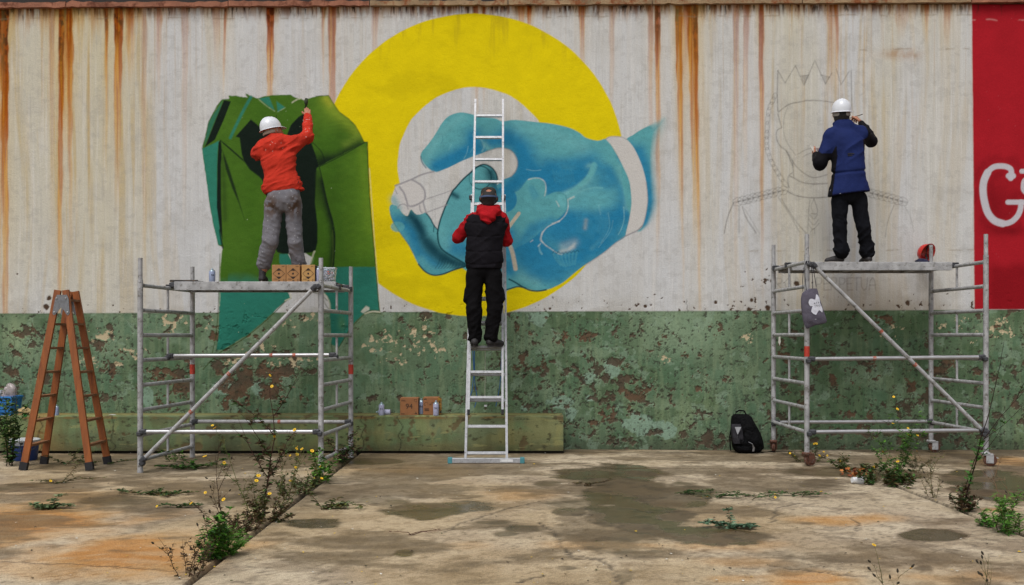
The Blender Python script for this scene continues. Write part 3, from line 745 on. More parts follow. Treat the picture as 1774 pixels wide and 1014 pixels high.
cv.stroke([(448, 172), (462, 184), (476, 193)], 1.8, hx('#9fae86'), .7, dash=.6); cv.stroke([(481, 194), (494, 187)], 1.8, hx('#9fae86'), .6, dash=.6); cv.stroke([(506, 178), (514, 173), (520, 171)], 2.4, SLIT, .8, dash=.5)
cv.poly([(484, 440), (498, 440), (508, 456), (503, 470), (492, 470), (484, 455)], TL, 1, False, .95)
for P in ([(388, 173.5), (400, 176), (388, 207), (372.5, 242), (355, 255), (363.7, 233), (375.5, 203)],
          [(378.5, 247), (382.4, 242.5), (384.4, 260.5), (382.6, 288), (383, 350), (385.6, 415), (381, 399), (375.6, 360), (376.5, 288)],
          [(380.4, 241.5), (399, 256.5), (421, 276), (423, 281), (407, 267), (386.4, 249)],
          [(408, 237), (434.7, 207), (452.5, 222), (476, 222), (479, 199), (481, 222), (496, 237), (503.7, 217), (517, 203), (526.5, 197), (527, 190), (531, 172), (533, 200), (537, 240.7), (547, 268.5), (553, 288), (548.5, 292), (547, 327), (545.6, 350), (547, 362), (550, 389), (550, 419), (547, 433), (540, 437.5), (527, 439), (490, 440), (480, 437), (476.5, 428), (480, 399), (462, 340), (458.5, 327), (454, 312), (448.5, 306), (432.7, 294), (423, 280), (419, 268), (415, 239)]):
    cv.poly(P, GDK, 1.0, False, .98)
cv.poly([(385.4, 260), (397, 292), (408, 327), (424, 382), (413, 350), (403, 328), (391, 293)], GDK, 1.4, False, .85)
cv.spray([(386, 275), (388, 320), (390, 380)], 5, GDK, .35, GM)
cv.stroke([(380.5, 399), (383, 415), (386, 430)], 3, GDK, .8); cv.stroke([(553, 289), (580, 276), (606, 262), (632, 247)], 1.8, GDK, .75, clip=GM)
AB = np.zeros(cv.U.shape); w, d = cv.dist([(553, 288), (632, 247), (632, 200), (540, 200), (540, 245)], True, 2); AB[w] = (d < 0)
cv.spray([(550, 286), (575, 276), (600, 264), (622, 252)], 9, GDK, .8, AB * GM); cv.spray([(548, 276), (566, 276)], 12, GDK, .55, AB * GM); cv.stroke([(540, 246), (556, 262), (562, 278)], 1.4, GDK, .8, clip=GM)
LF = np.zeros(cv.U.shape); arc = [(553, 289), (559, 313), (567, 350), (576.5, 383), (580.5, 409), (579.7, 438), (577.5, 466), (575, 490)]
w, d = cv.dist(arc + [(545, 490), (545, 300)], True, 2); LF[w] = (d < 0)
cv.spray(arc[1:], 9, GDK, .95, LF * GM); cv.stroke(arc, 1.5, GDK, .85, clip=GM); cv.spray([(549, 300), (550, 350), (553, 345)], 9, hx('#25361a'), .5, LF * GM); cv.stroke([(576, 400), (577, 440), (574, 466)], 2.5, hx('#3f5520'), .6)
OL = hx('#33431a')
cv.stroke(right_edge, 1.7, OL, .9, smooth=False); cv.stroke([(640, 292), (642, 320), (645, 360), (649, 420), (653, 470), (659, 538)], 1.3, SLIT, .75, dash=.5, smooth=False)
cv.stroke([(658.5, 540), (645, 538), (634, 541)], 1.6, OL, .9); cv.stroke([(660, 544), (646, 542), (633, 544), (622, 553), (606, 571), (592, 594), (584, 606)], 1.6, OL, .85)
cv.poly([(625, 540), (634, 530), (640, 533), (640, 537), (629, 543)], hx('#b9b9ab'), 1.2, False, .9); cv.stroke([(632, 544), (645, 540), (658, 541)], 2.4, SLIT, .7)
cv.stroke([(504, 517), (494, 523), (474, 543), (450, 565), (425, 585), (404, 598), (380, 612), (352, 640)], 1.7, OL, .85); cv.stroke([(502, 508), (504, 516), (494, 521)], 2.0, SLIT, .8)
cv.stroke([(379, 500), (378, 540), (374, 580), (370, 602), (367, 615)], 1.5, OL, .8); cv.stroke([(381, 440), (380, 480), (379, 500)], 1.4, OL, .8); cv.stroke([(384, 432), (381, 470), (381, 510), (380, 530)], 2, SLIT, .5, dash=.7)
cv.stroke([(543, 507), (556, 511), (567, 521)], 1.5, OL, .8); cv.stroke([(560, 507), (570, 522), (572, 540)], 3, SLIT, .6, dash=.3); cv.stroke([(560, 520), (566, 531), (570, 536)], 1.3, OL, .8); cv.stroke([(574, 596), (576, 610)], 1.4, OL, .8); cv.stroke(upper[:7], 1.2, hx('#3a5a3a'), .8, smooth=False); cv.stroke(upper[20:28], 1.2, OL, .7, smooth=False)
cv.stroke([(538, 456), (543, 440), (545, 436)], 3, SLIT, .7); cv.stroke([(541, 458), (544, 446)], 2, hx('#5f7f4a'), .8)
sp2 = fbm(U * .33, V * .33, 180, 3); gput(sstep(.90, .93, sp2 + .05 * np.exp(-(((U - 500) / 40) ** 2 + ((V - 190) / 30) ** 2))) * .9, hx('#b6c2a0'))
cv.C[wg] = cv.C[wg] * (1 - GM[wg][..., None] * (.14 - .28 * fbm(U * .09, V * .15, 242, 5, .6))[..., None])
cv.Hh[wg] += GM[wg] * .002 * (fbm(U * .1, V * .1, 181, 4) - .5)

# ---- red panel with the lettering
RED = hx('#9b1a24')
wr = cv.win(1672, 2800, 8, 545); U, V = cv.U[wr], cv.V[wr]; lip = 13 - U * .0055
ex = 1683.5 + (V - 8) * .0085 + .9 * (fbm(V * .05, V * 0, 190, 3) - .5)
GR = 536.5 - (U - 1690) * .003 + .8 * (fbm(U * .1, U * 0, 191, 2) - .5)
a = sstep(-.9, .9, U - ex) * sstep(.9, -.9, V - GR)
rc = RED * (.9 + .22 * fbm(U * .03, V * .03, 192, 5)[..., None])
def rmix(q, col):
    global rc
    q = np.clip(q, 0, 1)[..., None]; rc = rc * (1 - q) + col * q
gpath = [(1751, 309), (1752, 297), (1748, 291), (1737, 288), (1722, 289.5), (1711, 299), (1704.5, 314), (1703, 332), (1706, 352), (1712, 370), (1723, 382.5), (1737, 387.5), (1752, 384.5), (1763, 374), (1768, 362), (1769, 350.5)]
w, d = cv.dist(catmull(gpath, False, 4), False, 60)
dg = np.full(cv.U.shape, 99.); dg[w] = d; dg = dg[wr]
rmix(np.exp(-((dg - 14) / 9) ** 2) * .3 * sstep(.3, .6, fbm(U * .05, V * .05, 193, 3)), hx('#5f0a12'))
rmix(np.exp(-(((U - 1730) / 30) ** 2 + ((V - 350) / 34) ** 2)) * .55, hx('#6d0c14')); rmix(np.exp(-(((U - 1745) / 40) ** 2 + ((V - 400) / 9) ** 2)) * .6, hx('#640a12'))
rmix(sstep(450, 475, V + 30 * (fbm(U * .02, V * .02, 194, 3) - .5)) * sstep(1700, 1725, U) * .6, hx('#6d0b13')); rmix(sstep(40, 10, V) * .35, hx('#701019'))
rmix(sstep(.87, .9, fbm(U * .3, V * .3, 195, 3)) * .6, hx('#b0555a')); rmix(sstep(lip + 30, lip, V) * sstep(.66, .72, fbm(U * .25, V * .03, 196, 3)) * .8, hx('#40201a'))
rmix(np.exp(-((V - 33 - 3 * fbm(U * .05, U * 0, 197, 2)) / 1.4) ** 2) * sstep(.5, .7, fbm(U * .1, V * .1, 198, 3)) * .7, hx('#bb7a78'))
cv.C[wr] = cv.C[wr] * (1 - a[..., None]) + rc * a[..., None]
cv.R[wr] = np.where(a > .5, 5, cv.R[wr])
U, V = cv.U, cv.V
cv.stroke([(1683, 20), (1685, 200), (1687, 400), (1688, 534)], 1.6, hx('#c5b7b0'), .5, smooth=False, dash=.6)
WH = hx('#b5b2b8')
cv.stroke(gpath, 9.5, WH, .97, 1.0, reg=6); cv.stroke(gpath[5:12], 12.5, WH, .97, 1.0, reg=6); cv.stroke([(1747.5, 305), (1755, 305)], 10, WH, .97, 1, reg=6); cv.stroke([(1746, 350.5), (1776, 350.5)], 8.5, WH, .97, 1.0, reg=6)
cv.stroke([(1770, 297), (1790, 297)], 8, WH, .97, 1, reg=6); cv.stroke([(1790, 308), (1776, 312), (1772.5, 322), (1775, 332), (1790, 340), (1800, 355), (1792, 376)], 8, WH, .97, 1, reg=6)

# ---- pencil drawing of a crowned figure
PEN = hx('#55534f')
def pen(P, wd=1.6, al=.62, sm=True):
    cv.stroke(P, wd + .3, PEN, al * .85, .9, smooth=sm, reg=7, dash=.4)
pen([(1347.5, 122.5), (1346.5, 163), (1347.5, 193)], 1.8, .75, False)
pen([(1347.5, 122.5), (1360, 144), (1378, 114), (1393, 148), (1411.6, 105), (1430, 146), (1441, 127)], 1.6, .6, False); pen([(1449, 120), (1457, 147), (1471, 124)], 1.6, .6, False); pen([(1474.8, 122), (1475.7, 190)], 1.9, .7, False)
cv.poly([(1388, 132), (1402, 130), (1393, 148)], PEN, 1, False, .3); cv.poly([(1424, 131), (1437, 134), (1430, 146)], PEN, 1, False, .2); pen([(1387, 132), (1402, 130)], 1.4, .6, False); pen([(1422, 130), (1437, 134)], 1.4, .6, False)
pen([(1348.5, 194.6), (1366, 181.7), (1386, 176.8), (1408, 174), (1439, 177), (1462, 183)], 2.0, .65)
pen([(1347.5, 197.5), (1351, 210), (1354, 221)], 1.8, .7); pen([(1354, 222), (1347.5, 225), (1344.6, 232), (1346.5, 244), (1352.5, 254), (1362, 261.6), (1368, 275), (1374, 289)], 1.8, .65)
pen([(1364, 186.7), (1358, 208), (1360, 240), (1378, 268.5)], 1.4, .45); pen([(1382, 267.5), (1396, 259.6), (1408, 256.7)], 1.5, .5); pen([(1392, 271.5), (1404, 265.6), (1420, 266)], 1.5, .5)
pen([(1362, 261.7), (1371, 275.5), (1378, 287), (1394, 301), (1410, 308), (1433, 303)], 1.8, .6); pen([(1373, 279.5), (1374, 295), (1375, 307)], 1.7, .6)
pen([(1368, 305), (1374, 308), (1390, 316), (1410, 319), (1433, 318)], 2.0, .7); pen([(1372, 300), (1366, 305), (1365, 315), (1367, 325)], 1.6, .6); pen([(1363, 330.7), (1378, 338.6), (1404, 343), (1437, 341.6)], 2.0, .7)
chain = catmull([(1343.6, 163), (1338.6, 175), (1332.7, 188.6), (1329.8, 206), (1328.8, 228), (1327.8, 244), (1328.8, 258), (1333.7, 273.5), (1340, 287), (1347, 299), (1356, 313), (1366, 326)], False, 3)
for i in range(0, len(chain) - 2, 2):
    p, q = chain[i], chain[i + 2]; c = (p + q) / 2; dd = (q - p); L = np.linalg.norm(dd); dd /= L; nn = np.array([-dd[1], dd[0]])
    pen([c + dd * L * .7 * math.cos(t) + nn * 3.6 * math.sin(t) for t in np.linspace(0, 6.28, 11)], 1.3, .5)
for A_, B_ in (((1358, 330), (1273, 351)), ((1502, 333), (1566, 350))):
    A_, B_ = np.array(A_, float), np.array(B_, float); dd = (B_ - A_); L = np.linalg.norm(dd); dd /= L; nn = np.array([-dd[1], dd[0]])
    for i in range(int(L / 9) + 1):
        c = A_ + dd * (i * 9.0)
        for sgn in (-1, 1):
            pen([c - dd * 8 + nn * 1 * sgn, c + nn * 7.5 * sgn - dd * 1, c + dd * 9 + nn * 4 * sgn, c + dd * 8 - nn * 1 * sgn, c - dd * 3], 1.4, .5)
for P, wd, al in (([(1270.6, 352.5), (1260.7, 376), (1254.8, 404)], 2, .65), ([(1280.4, 358), (1280.4, 405)], 1.7, .5), ([(1286, 358), (1293, 378), (1310, 404)], 2.2, .6), ([(1290, 362), (1316, 405)], 1.5, .4), ([(1348.5, 342.6), (1368, 372), (1385, 402)], 1.7, .45), ([(1353.5, 344.6), (1376, 380), (1397, 405)], 1.9, .55), ([(1403, 346.5), (1401, 366), (1399, 404)], 1.5, .5), ([(1410, 345.5), (1414.6, 358), (1415.6, 370), (1405.7, 370)], 1.6, .55), ([(1410, 345.5), (1405, 358), (1409, 368)], 1.3, .45),
                  ([(1403, 372), (1410, 380), (1416, 372)], 1.4, .5), ([(1401, 380), (1410, 390), (1418, 380)], 1.4, .5), ([(1401, 388), (1408, 398), (1419, 387)], 1.4, .5), ([(1404, 402), (1410, 396), (1412, 404)], 1.4, .5), ([(1548.7, 356), (1538, 384), (1534, 411)], 1.6, .5), ([(1567.5, 358), (1577, 376), (1583, 402)], 1.5, .4)):
    pen(P, wd, al)
GLY = {'C': [[(1, .15), (.6, 0), (.1, .2), (0, .6), (.3, 1), (1, .9)]], 'O': [[(.5, 0), (.08, .3), (.05, .7), (.5, 1), (.92, .7), (.95, .3), (.5, 0)]], 'R': [[(0, 1), (.05, 0), (.75, .05), (.9, .25), (.7, .45), (.1, .5), (1, 1)]],
       'A': [[(0, 1), (.12, .3), (.5, 0), (.85, .25), (1, 1)], [(.06, .6), (.95, .6)]], 'P': [[(.05, 1), (.05, 0), (.8, .06), (.9, .3), (.7, .5), (.05, .55)]], 'E': [[(.9, 0), (0, .05), (.05, 1), (.95, .97)], [(.03, .5), (.75, .48)]], 'T': [[(0, .05), (1, 0)], [(.5, .02), (.45, 1)]], 'U': [[(0, 0), (.02, .7), (.4, 1), (.85, .85), (1, 0)]]}
def pencil_text(xs, s, y0, y1, al):
    for x, chx in zip(xs, s):
        for Pl in GLY[chx]:
            pen([(x + a * 11, y0 + b * (y1 - y0)) for a, b in Pl], 1.6, al, False)
pencil_text([1309, 1326], "CO", 484, 504, .22); pencil_text([1345, 1360], "RO", 482, 502, .5); pencil_text([1375], "A", 481, 501, .3)
pencil_text([1414, 1427, 1440, 1454, 1467, 1479, 1492, 1506], "PERPETUA", 481, 503, .5); pen([(1474, 478), (1478, 473)], 1.4, .5, False)
for P in ([(1190, 300), (1186, 340), (1194, 370)],): cv.stroke(P, 1.2, PEN, .12)

# ---- relief of the render and mesh
Hh = cv.Hh + .004 * (fbm(U * .006, V * .006, 200, 3) - .5) + .0024 * (fbm(U * .09, V * .09, 201, 4) - .5) + .0008 * (vnoise(U * .5, V * .5, 202) - .5)
Xw = (U - CX) * WY / F; Zw = H - (V - HZ) * WY / F
VW = np.stack([Xw, WY - Hh, Zw], -1)
VW[-1, :, 2] = -.05
nr, nc = U.shape
idx = np.arange(nr * nc).reshape(nr, nc)
FW = np.stack([idx[1:, :-1], idx[1:, 1:], idx[:-1, 1:], idx[:-1, :-1]], -1).reshape(-1, 4)
RW = cv.R[:-1, :-1].ravel()
VW = VW.reshape(-1, 3); CW = np.clip(cv.C, 0, 1).reshape(-1, 3)
M_wall = attr_mat('wall_render_paint', .95, .6, 60, .12, 90, spec=.06, bdist=.005)
M_gloss = attr_mat('mural_paint', .85, .6, 60, .10, 90, spec=.07, bdist=.004)
wall = Thing('painted_wall', 'tall old wall, rust-stained white above flaking green, with a half-finished mural', 'wall', (0, WY, 0), kind='thing')
PARTS = {0: ('white_render', M_wall, None), 1: ('green_dado', M_wall, 'flaking green painted lower band of the wall'), 2: ('yellow_ring', M_gloss, 'big yellow painted ring'), 3: ('blue_hand', M_gloss, 'blue painted hand holding an unfinished tube'), 4: ('green_figure', M_gloss, 'green and black painted folded figure on the left'), 5: ('red_panel', M_gloss, 'red painted panel at the right end'), 6: ('letter', M_gloss, 'white painted letter on the red panel'), 7: ('pencil_sketch', M_wall, 'faint pencil drawing of a crowned figure')}
_pobj = {}
for rid, (nm, mm, lb) in PARTS.items():
    fs = FW[RW == rid]
    if not len(fs): continue
    uq, inv = np.unique(fs, return_inverse=True)
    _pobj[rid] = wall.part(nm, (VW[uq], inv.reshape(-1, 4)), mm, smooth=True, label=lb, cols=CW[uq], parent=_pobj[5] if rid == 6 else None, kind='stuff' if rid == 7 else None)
xl, xr = (us[0] - CX) * WY / F, (us[-1] - CX) * WY / F
ztop = H - (8 - HZ) * WY / F
M_core = mat('wall_core_render', '#8a8378', .9, bump=.4)
wall.part('wall_body', box(((xl + xr) / 2, WY + .19, ztop / 2 - .02), (xr - xl, .34, ztop)), M_core)

# coping: separate cast stones with open joints
M_cop = mat('coping_rusty_stone', '#8a5a44', .9, var=.35, scale=5, bump=.8, bscale=30, wear='#5c2f1a', wear_amt=.55)
M_copp = mat('coping_pale_stone', '#8d7558', .9, var=.35, scale=5, bump=.8, bscale=30, wear='#7a4420', wear_amt=.6)
edges = [-900, -640, -420, -180, 114, 395, 640, 880, 1130, 1390, 1683, 1960, 2250, 2690]
for i in range(len(edges) - 1):
    x0, x1 = edges[i] + .8, edges[i + 1] - .8
    n = 28; Vc = []
    for k in range(n + 1):
        x = x0 + (x1 - x0) * k / n
        yb = 13.0 - x * .0055 + rng.normal(0, .55); yt = yb - 8.5 + rng.normal(0, .9)
        yo = WY - .06 + rng.normal(0, .003)
        pb, pt = at(x, yb, yo), at(x, yt, yo)
        Vc += [pb, pt, [pt[0], WY + .36, pt[2] + .02], [pb[0], WY + .36, pb[2]]]
    Fc = []
    for k in range(n):
        a0, b0 = k * 4, k * 4 + 4
        for j in range(4): Fc.append((a0 + j, b0 + j, b0 + (j + 1) % 4, a0 + (j + 1) % 4))
    Fc += [(3, 2, 1, 0), tuple(n * 4 + j for j in range(4))]
    wall.part('coping_stone', (Vc, Fc), M_cop if i < 6 or i > 9 else M_copp)
# dark eave set back above the coping
single('roof_edge', join(box((0, WY + .75, 5.75), (26, .9, .62))), mat('roof_dark_sheet', '#201c19', .8, bump=.3), (0, WY + .3, 5.4), 'dark roof edge just above the wall coping', 'roof')

# ---- low ledge along the foot of the wall
LY = 11.86
def ledge():
    ux = np.concatenate([np.arange(-900, -20, 14), np.arange(-20, 978, 2.0)])
    x = (ux - CX) * LY / F
    zt = .446; prof = []
    for t in np.linspace(0, 1, 52): prof.append((LY + .004 * math.sin(t * 9), .035 + (zt - .02 - .035) * t, t * .8))
    for t in np.linspace(0, math.pi / 2, 6)[1:]: prof.append((LY + .02 - .02 * math.cos(t), zt - .02 + .02 * math.sin(t), .8 + t * .03))
    for t in np.linspace(0, 1, 10)[1:]: prof.append((LY + .02 + (WY + .02 - LY - .02) * t, zt, .86 + t * .14))
    prof = np.array(prof); nP = len(prof)
    X, T = np.meshgrid(x, prof[:, 2]); PX, _ = np.meshgrid(ux, prof[:, 2])
    Yv = np.repeat(prof[:, 0:1], len(x), 1); Zv = np.repeat(prof[:, 1:2], len(x), 1)
    rough = .004 * (fbm(X * 9, Zv * 9 + Yv * 9, 300, 4) - .5)
    chipm = sstep(.68, .7, fbm(X * 6, T * 3, 301, 5) + .1 * np.exp(-((T - .83) / .03) ** 2))
    Yv = Yv - rough + chipm * .004; Zv = Zv + np.where(T > .86, rough, 0)
    c = np.empty(X.shape + (3,)); c[:] = hx('#55604a')
    def mx(a, col):
        nonlocal c
        a = np.clip(a, 0, 1)[..., None]; c = c * (1 - a) + hx(col) * a
    mx(sstep(.4, .65, fbm(X * 1.2, T * 1.5, 310, 4)) * .55, '#6c6b48')
    mx(sstep(.45, .65, fbm(X * 2.3, T * 3, 311, 4)) * .55, '#51684a')
    mx(sstep(.55, .7, fbm(X * 9, T * 2, 312, 4)) * .3, '#78744a'); mx(sstep(.5, .75, fbm(X * 16, T * 2, 313, 4)) * .4, '#48482f')
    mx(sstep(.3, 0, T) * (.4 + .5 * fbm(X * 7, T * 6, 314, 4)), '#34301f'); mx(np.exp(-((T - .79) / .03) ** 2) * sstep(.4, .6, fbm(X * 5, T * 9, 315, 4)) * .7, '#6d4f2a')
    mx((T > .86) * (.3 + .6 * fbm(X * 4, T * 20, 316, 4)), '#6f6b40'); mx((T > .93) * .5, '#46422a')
    mx(chipm * .8, '#4b3f2c'); mx(sstep(.7, .73, fbm(X * 14, T * 14, 317, 5)) * .7, '#2c2a1e')
    mx(np.exp(-((PX - 45) / 50) ** 2) * sstep(.35, .6, fbm(X * 6, T * 2, 318, 3)) * .6, '#7a5a30'); mx(sstep(.73, .76, fbm(X * 3, T * 7, 319, 5)) * .3, '#85845a')
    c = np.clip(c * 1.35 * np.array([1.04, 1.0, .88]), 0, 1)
    for xc in (66, 625, 690, 192): mx(np.exp(-((PX - xc - 3 * np.sin(T * 14) - 6 * vnoise(T * 9, T * 0, 320 + xc)) / 1.1) ** 2) * (T < .84) * .8, '#211c14')
    ii = np.arange(nP * len(x)).reshape(nP, len(x))
    Fq = np.stack([ii[:-1, :-1], ii[:-1, 1:], ii[1:, 1:], ii[1:, :-1]], -1).reshape(-1, 4)
    Vq = np.stack([X, Yv, Zv], -1).reshape(-1, 3)
    # end cap strip so the end of the ledge is closed
    end = ii[:, -1]; e0 = len(Vq)
    ext = Vq[end].copy(); ext[:, 1] = WY + .02; Vq = np.concatenate([Vq, ext]); cc = np.concatenate([c.reshape(-1, 3), c.reshape(-1, 3)[end]])
    Fe = np.array([[end[i], e0 + i, e0 + i + 1, end[i + 1]] for i in range(nP - 1)])
    return (Vq, np.concatenate([Fq, Fe])), cc
sh, cc = ledge()
led = Thing('wall_ledge', 'low olive green concrete ledge along the foot of the wall, ending beside the ladder', 'ledge', (-6, WY, 0))
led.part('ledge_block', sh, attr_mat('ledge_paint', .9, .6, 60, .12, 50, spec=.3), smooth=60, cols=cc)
led.part('ledge_shadow_gap', box(((xl + .64) / 2, (LY + .05 + WY) / 2, .02), (.64 - xl - .06, WY - LY - .05, .10)), mat('shadow_gap_dark', '#231f19', .95, bump=.5))  # recessed strip under the ledge, its shadow gap painted in as near-black
# ================================================================== ground: a bed sheet and cast concrete slabs with open joints
M_bed = mat('joint_soil', '#2a2117', .95, var=.4, scale=6, bump=.6)
ground = single('ground', (np.array([[-120, -120, -.06], [120, -120, -.06], [120, 120, -.06], [-120, 120, -.06]]), [(0, 1, 2, 3)]), M_bed, (0, 0, 0), None, None, kind='structure')
M_slab = attr_mat('wet_concrete', .8, 1.0, 90, .25, 45, rough_attr=True, spec=.45, bdist=.008, grit=170)
JX = [-30, -13.6, -7.45, -1.80, 3.53, 8.9, 15, 30]
JY = [-40, -8, -1.2, 4.9, 10.54, 12.4]
WETS = [(1060, 822, 95, 18, 1), (1090, 850, 80, 28, 1), (1120, 892, 95, 36, 1), (1215, 925, 110, 20, 1), (1180, 865, 60, 30, .9), (755, 884, 92, 15, .9), (548, 907, 50, 10, .95), (985, 888, 32, 7, .9), (905, 917, 42, 8, .85), (880, 925, 30, 7, .7), (700, 959, 16, 6, .9), (1612, 927, 58, 11, .95), (1420, 838, 34, 7, .6), (1740, 852, 90, 26, 1), (1700, 830, 80, 14, .9), (950, 838, 22, 6, .5), (1600, 985, 20, 6, .6), (660, 870, 60, 9, .6), (100, 845, 120, 10, .6), (210, 868, 70, 10, .6), (1370, 985, 40, 14, .4), (1450, 815, 120, 10, .6), (640, 800, 60, 6, .7), (980, 985, 26, 5, .5), (1560, 820, 70, 10, .8), (420, 868, 60, 10, .5), (850, 905, 40, 5, .5), (1090, 905, 150, 48, .5), (1085, 1000, 16, 14, .5)]
RUSTG = [(60, 905, 200, 45, .9), (220, 960, 200, 40, .95), (60, 985, 150, 25, .5), (120, 860, 110, 20, .55), (330, 940, 80, 30, .5), (700, 815, 90, 8, .3), (1460, 900, 90, 8, .8), (1400, 1005, 80, 16, .95), (1240, 945, 120, 10, .45), (990, 945, 90, 10, .35), (1690, 1000, 120, 18, .6), (1740, 800, 70, 7, .9), (1730, 885, 50, 9, .7), (1270, 1005, 60, 8, .5), (1600, 1000, 70, 9, .45), (900, 855, 80, 10, .4), (820, 945, 60, 9, .3), (1300, 975, 90, 8, .4), (1120, 945, 80, 6, .4), (1560, 795, 60, 6, .5)]
CRK = [[(770, 922), (800, 905), (840, 893), (880, 880), (935, 868)], [(935, 905), (962, 925), (972, 945), (990, 962), (1040, 970), (1062, 985), (1075, 1014)], [(985, 962), (1000, 970), (1045, 968)], [(0, 974), (120, 978), (240, 985), (330, 992)], [(1330, 980), (1420, 992), (1500, 1000)], [(1085, 880), (1130, 888), (1200, 885)], [(30, 850), (110, 845)], [(890, 1010), (940, 998)], [(1480, 920), (1490, 908), (1470, 895)], [(1340, 905), (1345, 880), (1390, 870)]]
def ground_paint(X, Y):
    Yc = np.maximum(Y, 2.2)
    px = CX + X * F / Yc; py = HZ + H * F / Yc
    base = fbm(X * 1.3, Y * .9, 400, 6)
    c = np.empty(X.shape + (3,)); c[:] = hx('#a5967d')
    def mx(a, col):
        nonlocal c
        a = np.clip(a, 0, 1)[..., None]; c = c * (1 - a) + hx(col) * a
    mx(sstep(.38, .62, base) * .6, '#b6a78f'); mx(sstep(.48, .68, fbm(X * 1.2, Y * 1.1, 401, 6, .58)) * .6, '#877660')
    mx(sstep(.5, .66, fbm(X * 3.6, Y * 3, 402, 6, .6)) * .45, '#bcae96'); mx(sstep(.54, .64, fbm(X * 3.2, Y * 3.6, 403, 6, .62)) * .5, '#6f604c')
    mx(sstep(.58, .66, fbm(X * 14, Y * 14, 404, 5, .6)) * .5, '#5c4f3e'); mx(sstep(.60, .70, fbm(X * 34, Y * 34, 405, 4, .6)) * .5, '#463c2f')
    mx(sstep(.5, .7, fbm(X * .6, Y * .6, 406, 4)) * .4, '#9c8358')
    nz = fbm(X * 2.2, Y * 2.0, 410, 5) - .5; n2 = fbm(X * 9, Y * 8, 411, 5) - .5
    rs = np.zeros(X.shape)
    for (x, y, rx, ry, w_) in RUSTG:
        q = np.hypot((px - x) / rx, (py - y) / ry) + 1.5 * nz + .4 * n2
        rs = np.maximum(rs, w_ * sstep(1.3, .2, q))
    mx(rs * .8, '#ad7b34'); mx(sstep(.62, .95, rs + .6 * nz) * .5, '#9c6020')
    mx(rs * sstep(.5, .7, fbm(X * 4, Y * 8, 412, 5)) * .45, '#b09a78')
    wet = np.zeros(X.shape)
    for (x, y, rx, ry, w_) in WETS:
        q = np.hypot((px - x) / rx, (py - y) / ry) + 1.1 * nz + .55 * n2
        wet = np.maximum(wet, w_ * sstep(1.10, .80, q))
    damp = sstep(.50, .62, fbm(X * 1.1, Y * 1.8, 413, 6, .6) + np.interp(py, [778, 800, 830, 860, 900, 960], [.17, .15, .09, .04, .0, -.03])) * .7
    mx(damp * .85, '#57462c'); mx(damp * sstep(.5, .6, fbm(X * 5, Y * 9, 417, 4)) * .4, '#3c3122')
    mx(sstep(795, 782, py) * .6 * sstep(.3, .6, fbm(X * 2, Y * 6, 414, 4)), '#352b1e')
    mx(np.clip(wet * 1.0, 0, 1) * .86, '#4a3d29'); mx(wet * sstep(.4, .7, fbm(X * 3, Y * 3, 415, 5)) * .5, '#5c4a30'); mx(wet * sstep(.55, .7, fbm(X * 8, Y * 8, 418, 5)) * .5, '#33291b')
    rough = .82 - .22 * damp; rough = rough * (1 - wet) + (.12 + .4 * sstep(.46, .64, fbm(X * 2.5, Y * 2.5, 416, 5))) * wet
    h = .012 * (fbm(X * .7, Y * .7, 420, 3) - .5) + .004 * (fbm(X * 9, Y * 9, 421, 4) - .5) * (1 - wet)
    for P in CRK:
        Pw = np.array([gnd(a, b)[:2] for a, b in P])
        Q = []
        for i in range(len(Pw) - 1):
            for t in np.linspace(0, 1, 12)[:-1]: Q.append(Pw[i] * (1 - t) + Pw[i + 1] * t + rng.normal(0, .012, 2))
        Q.append(Pw[-1]); Q = np.array(Q)
        sel = (X > Q[:, 0].min() - .2) & (X < Q[:, 0].max() + .2) & (Y > Q[:, 1].min() - .2) & (Y < Q[:, 1].max() + .2)
        if not sel.any(): continue
        xs_, ys_ = X[sel], Y[sel]; d = np.full(xs_.shape, 9.)
        for i in range(len(Q) - 1):
            e = Q[i + 1] - Q[i]; t = np.clip(((xs_ - Q[i, 0]) * e[0] + (ys_ - Q[i, 1]) * e[1]) / (e @ e + 1e-9), 0, 1)
            d = np.minimum(d, np.hypot(xs_ - Q[i, 0] - t * e[0], ys_ - Q[i, 1] - t * e[1]))
        k = sstep(.018, .003, d) * (.35 + .6 * fbm(xs_ * 4, ys_ * 4, 440, 3))
        c[sel] = c[sel] * (1 - k[..., None]) + hx('#2a2219') * k[..., None]; hh = h[sel]; hh -= k * .008; h[sel] = hh
    return np.clip(c * (1.0 + .10 * (1 - np.clip(wet + damp, 0, 1)))[..., None], 0, .9), rough, h
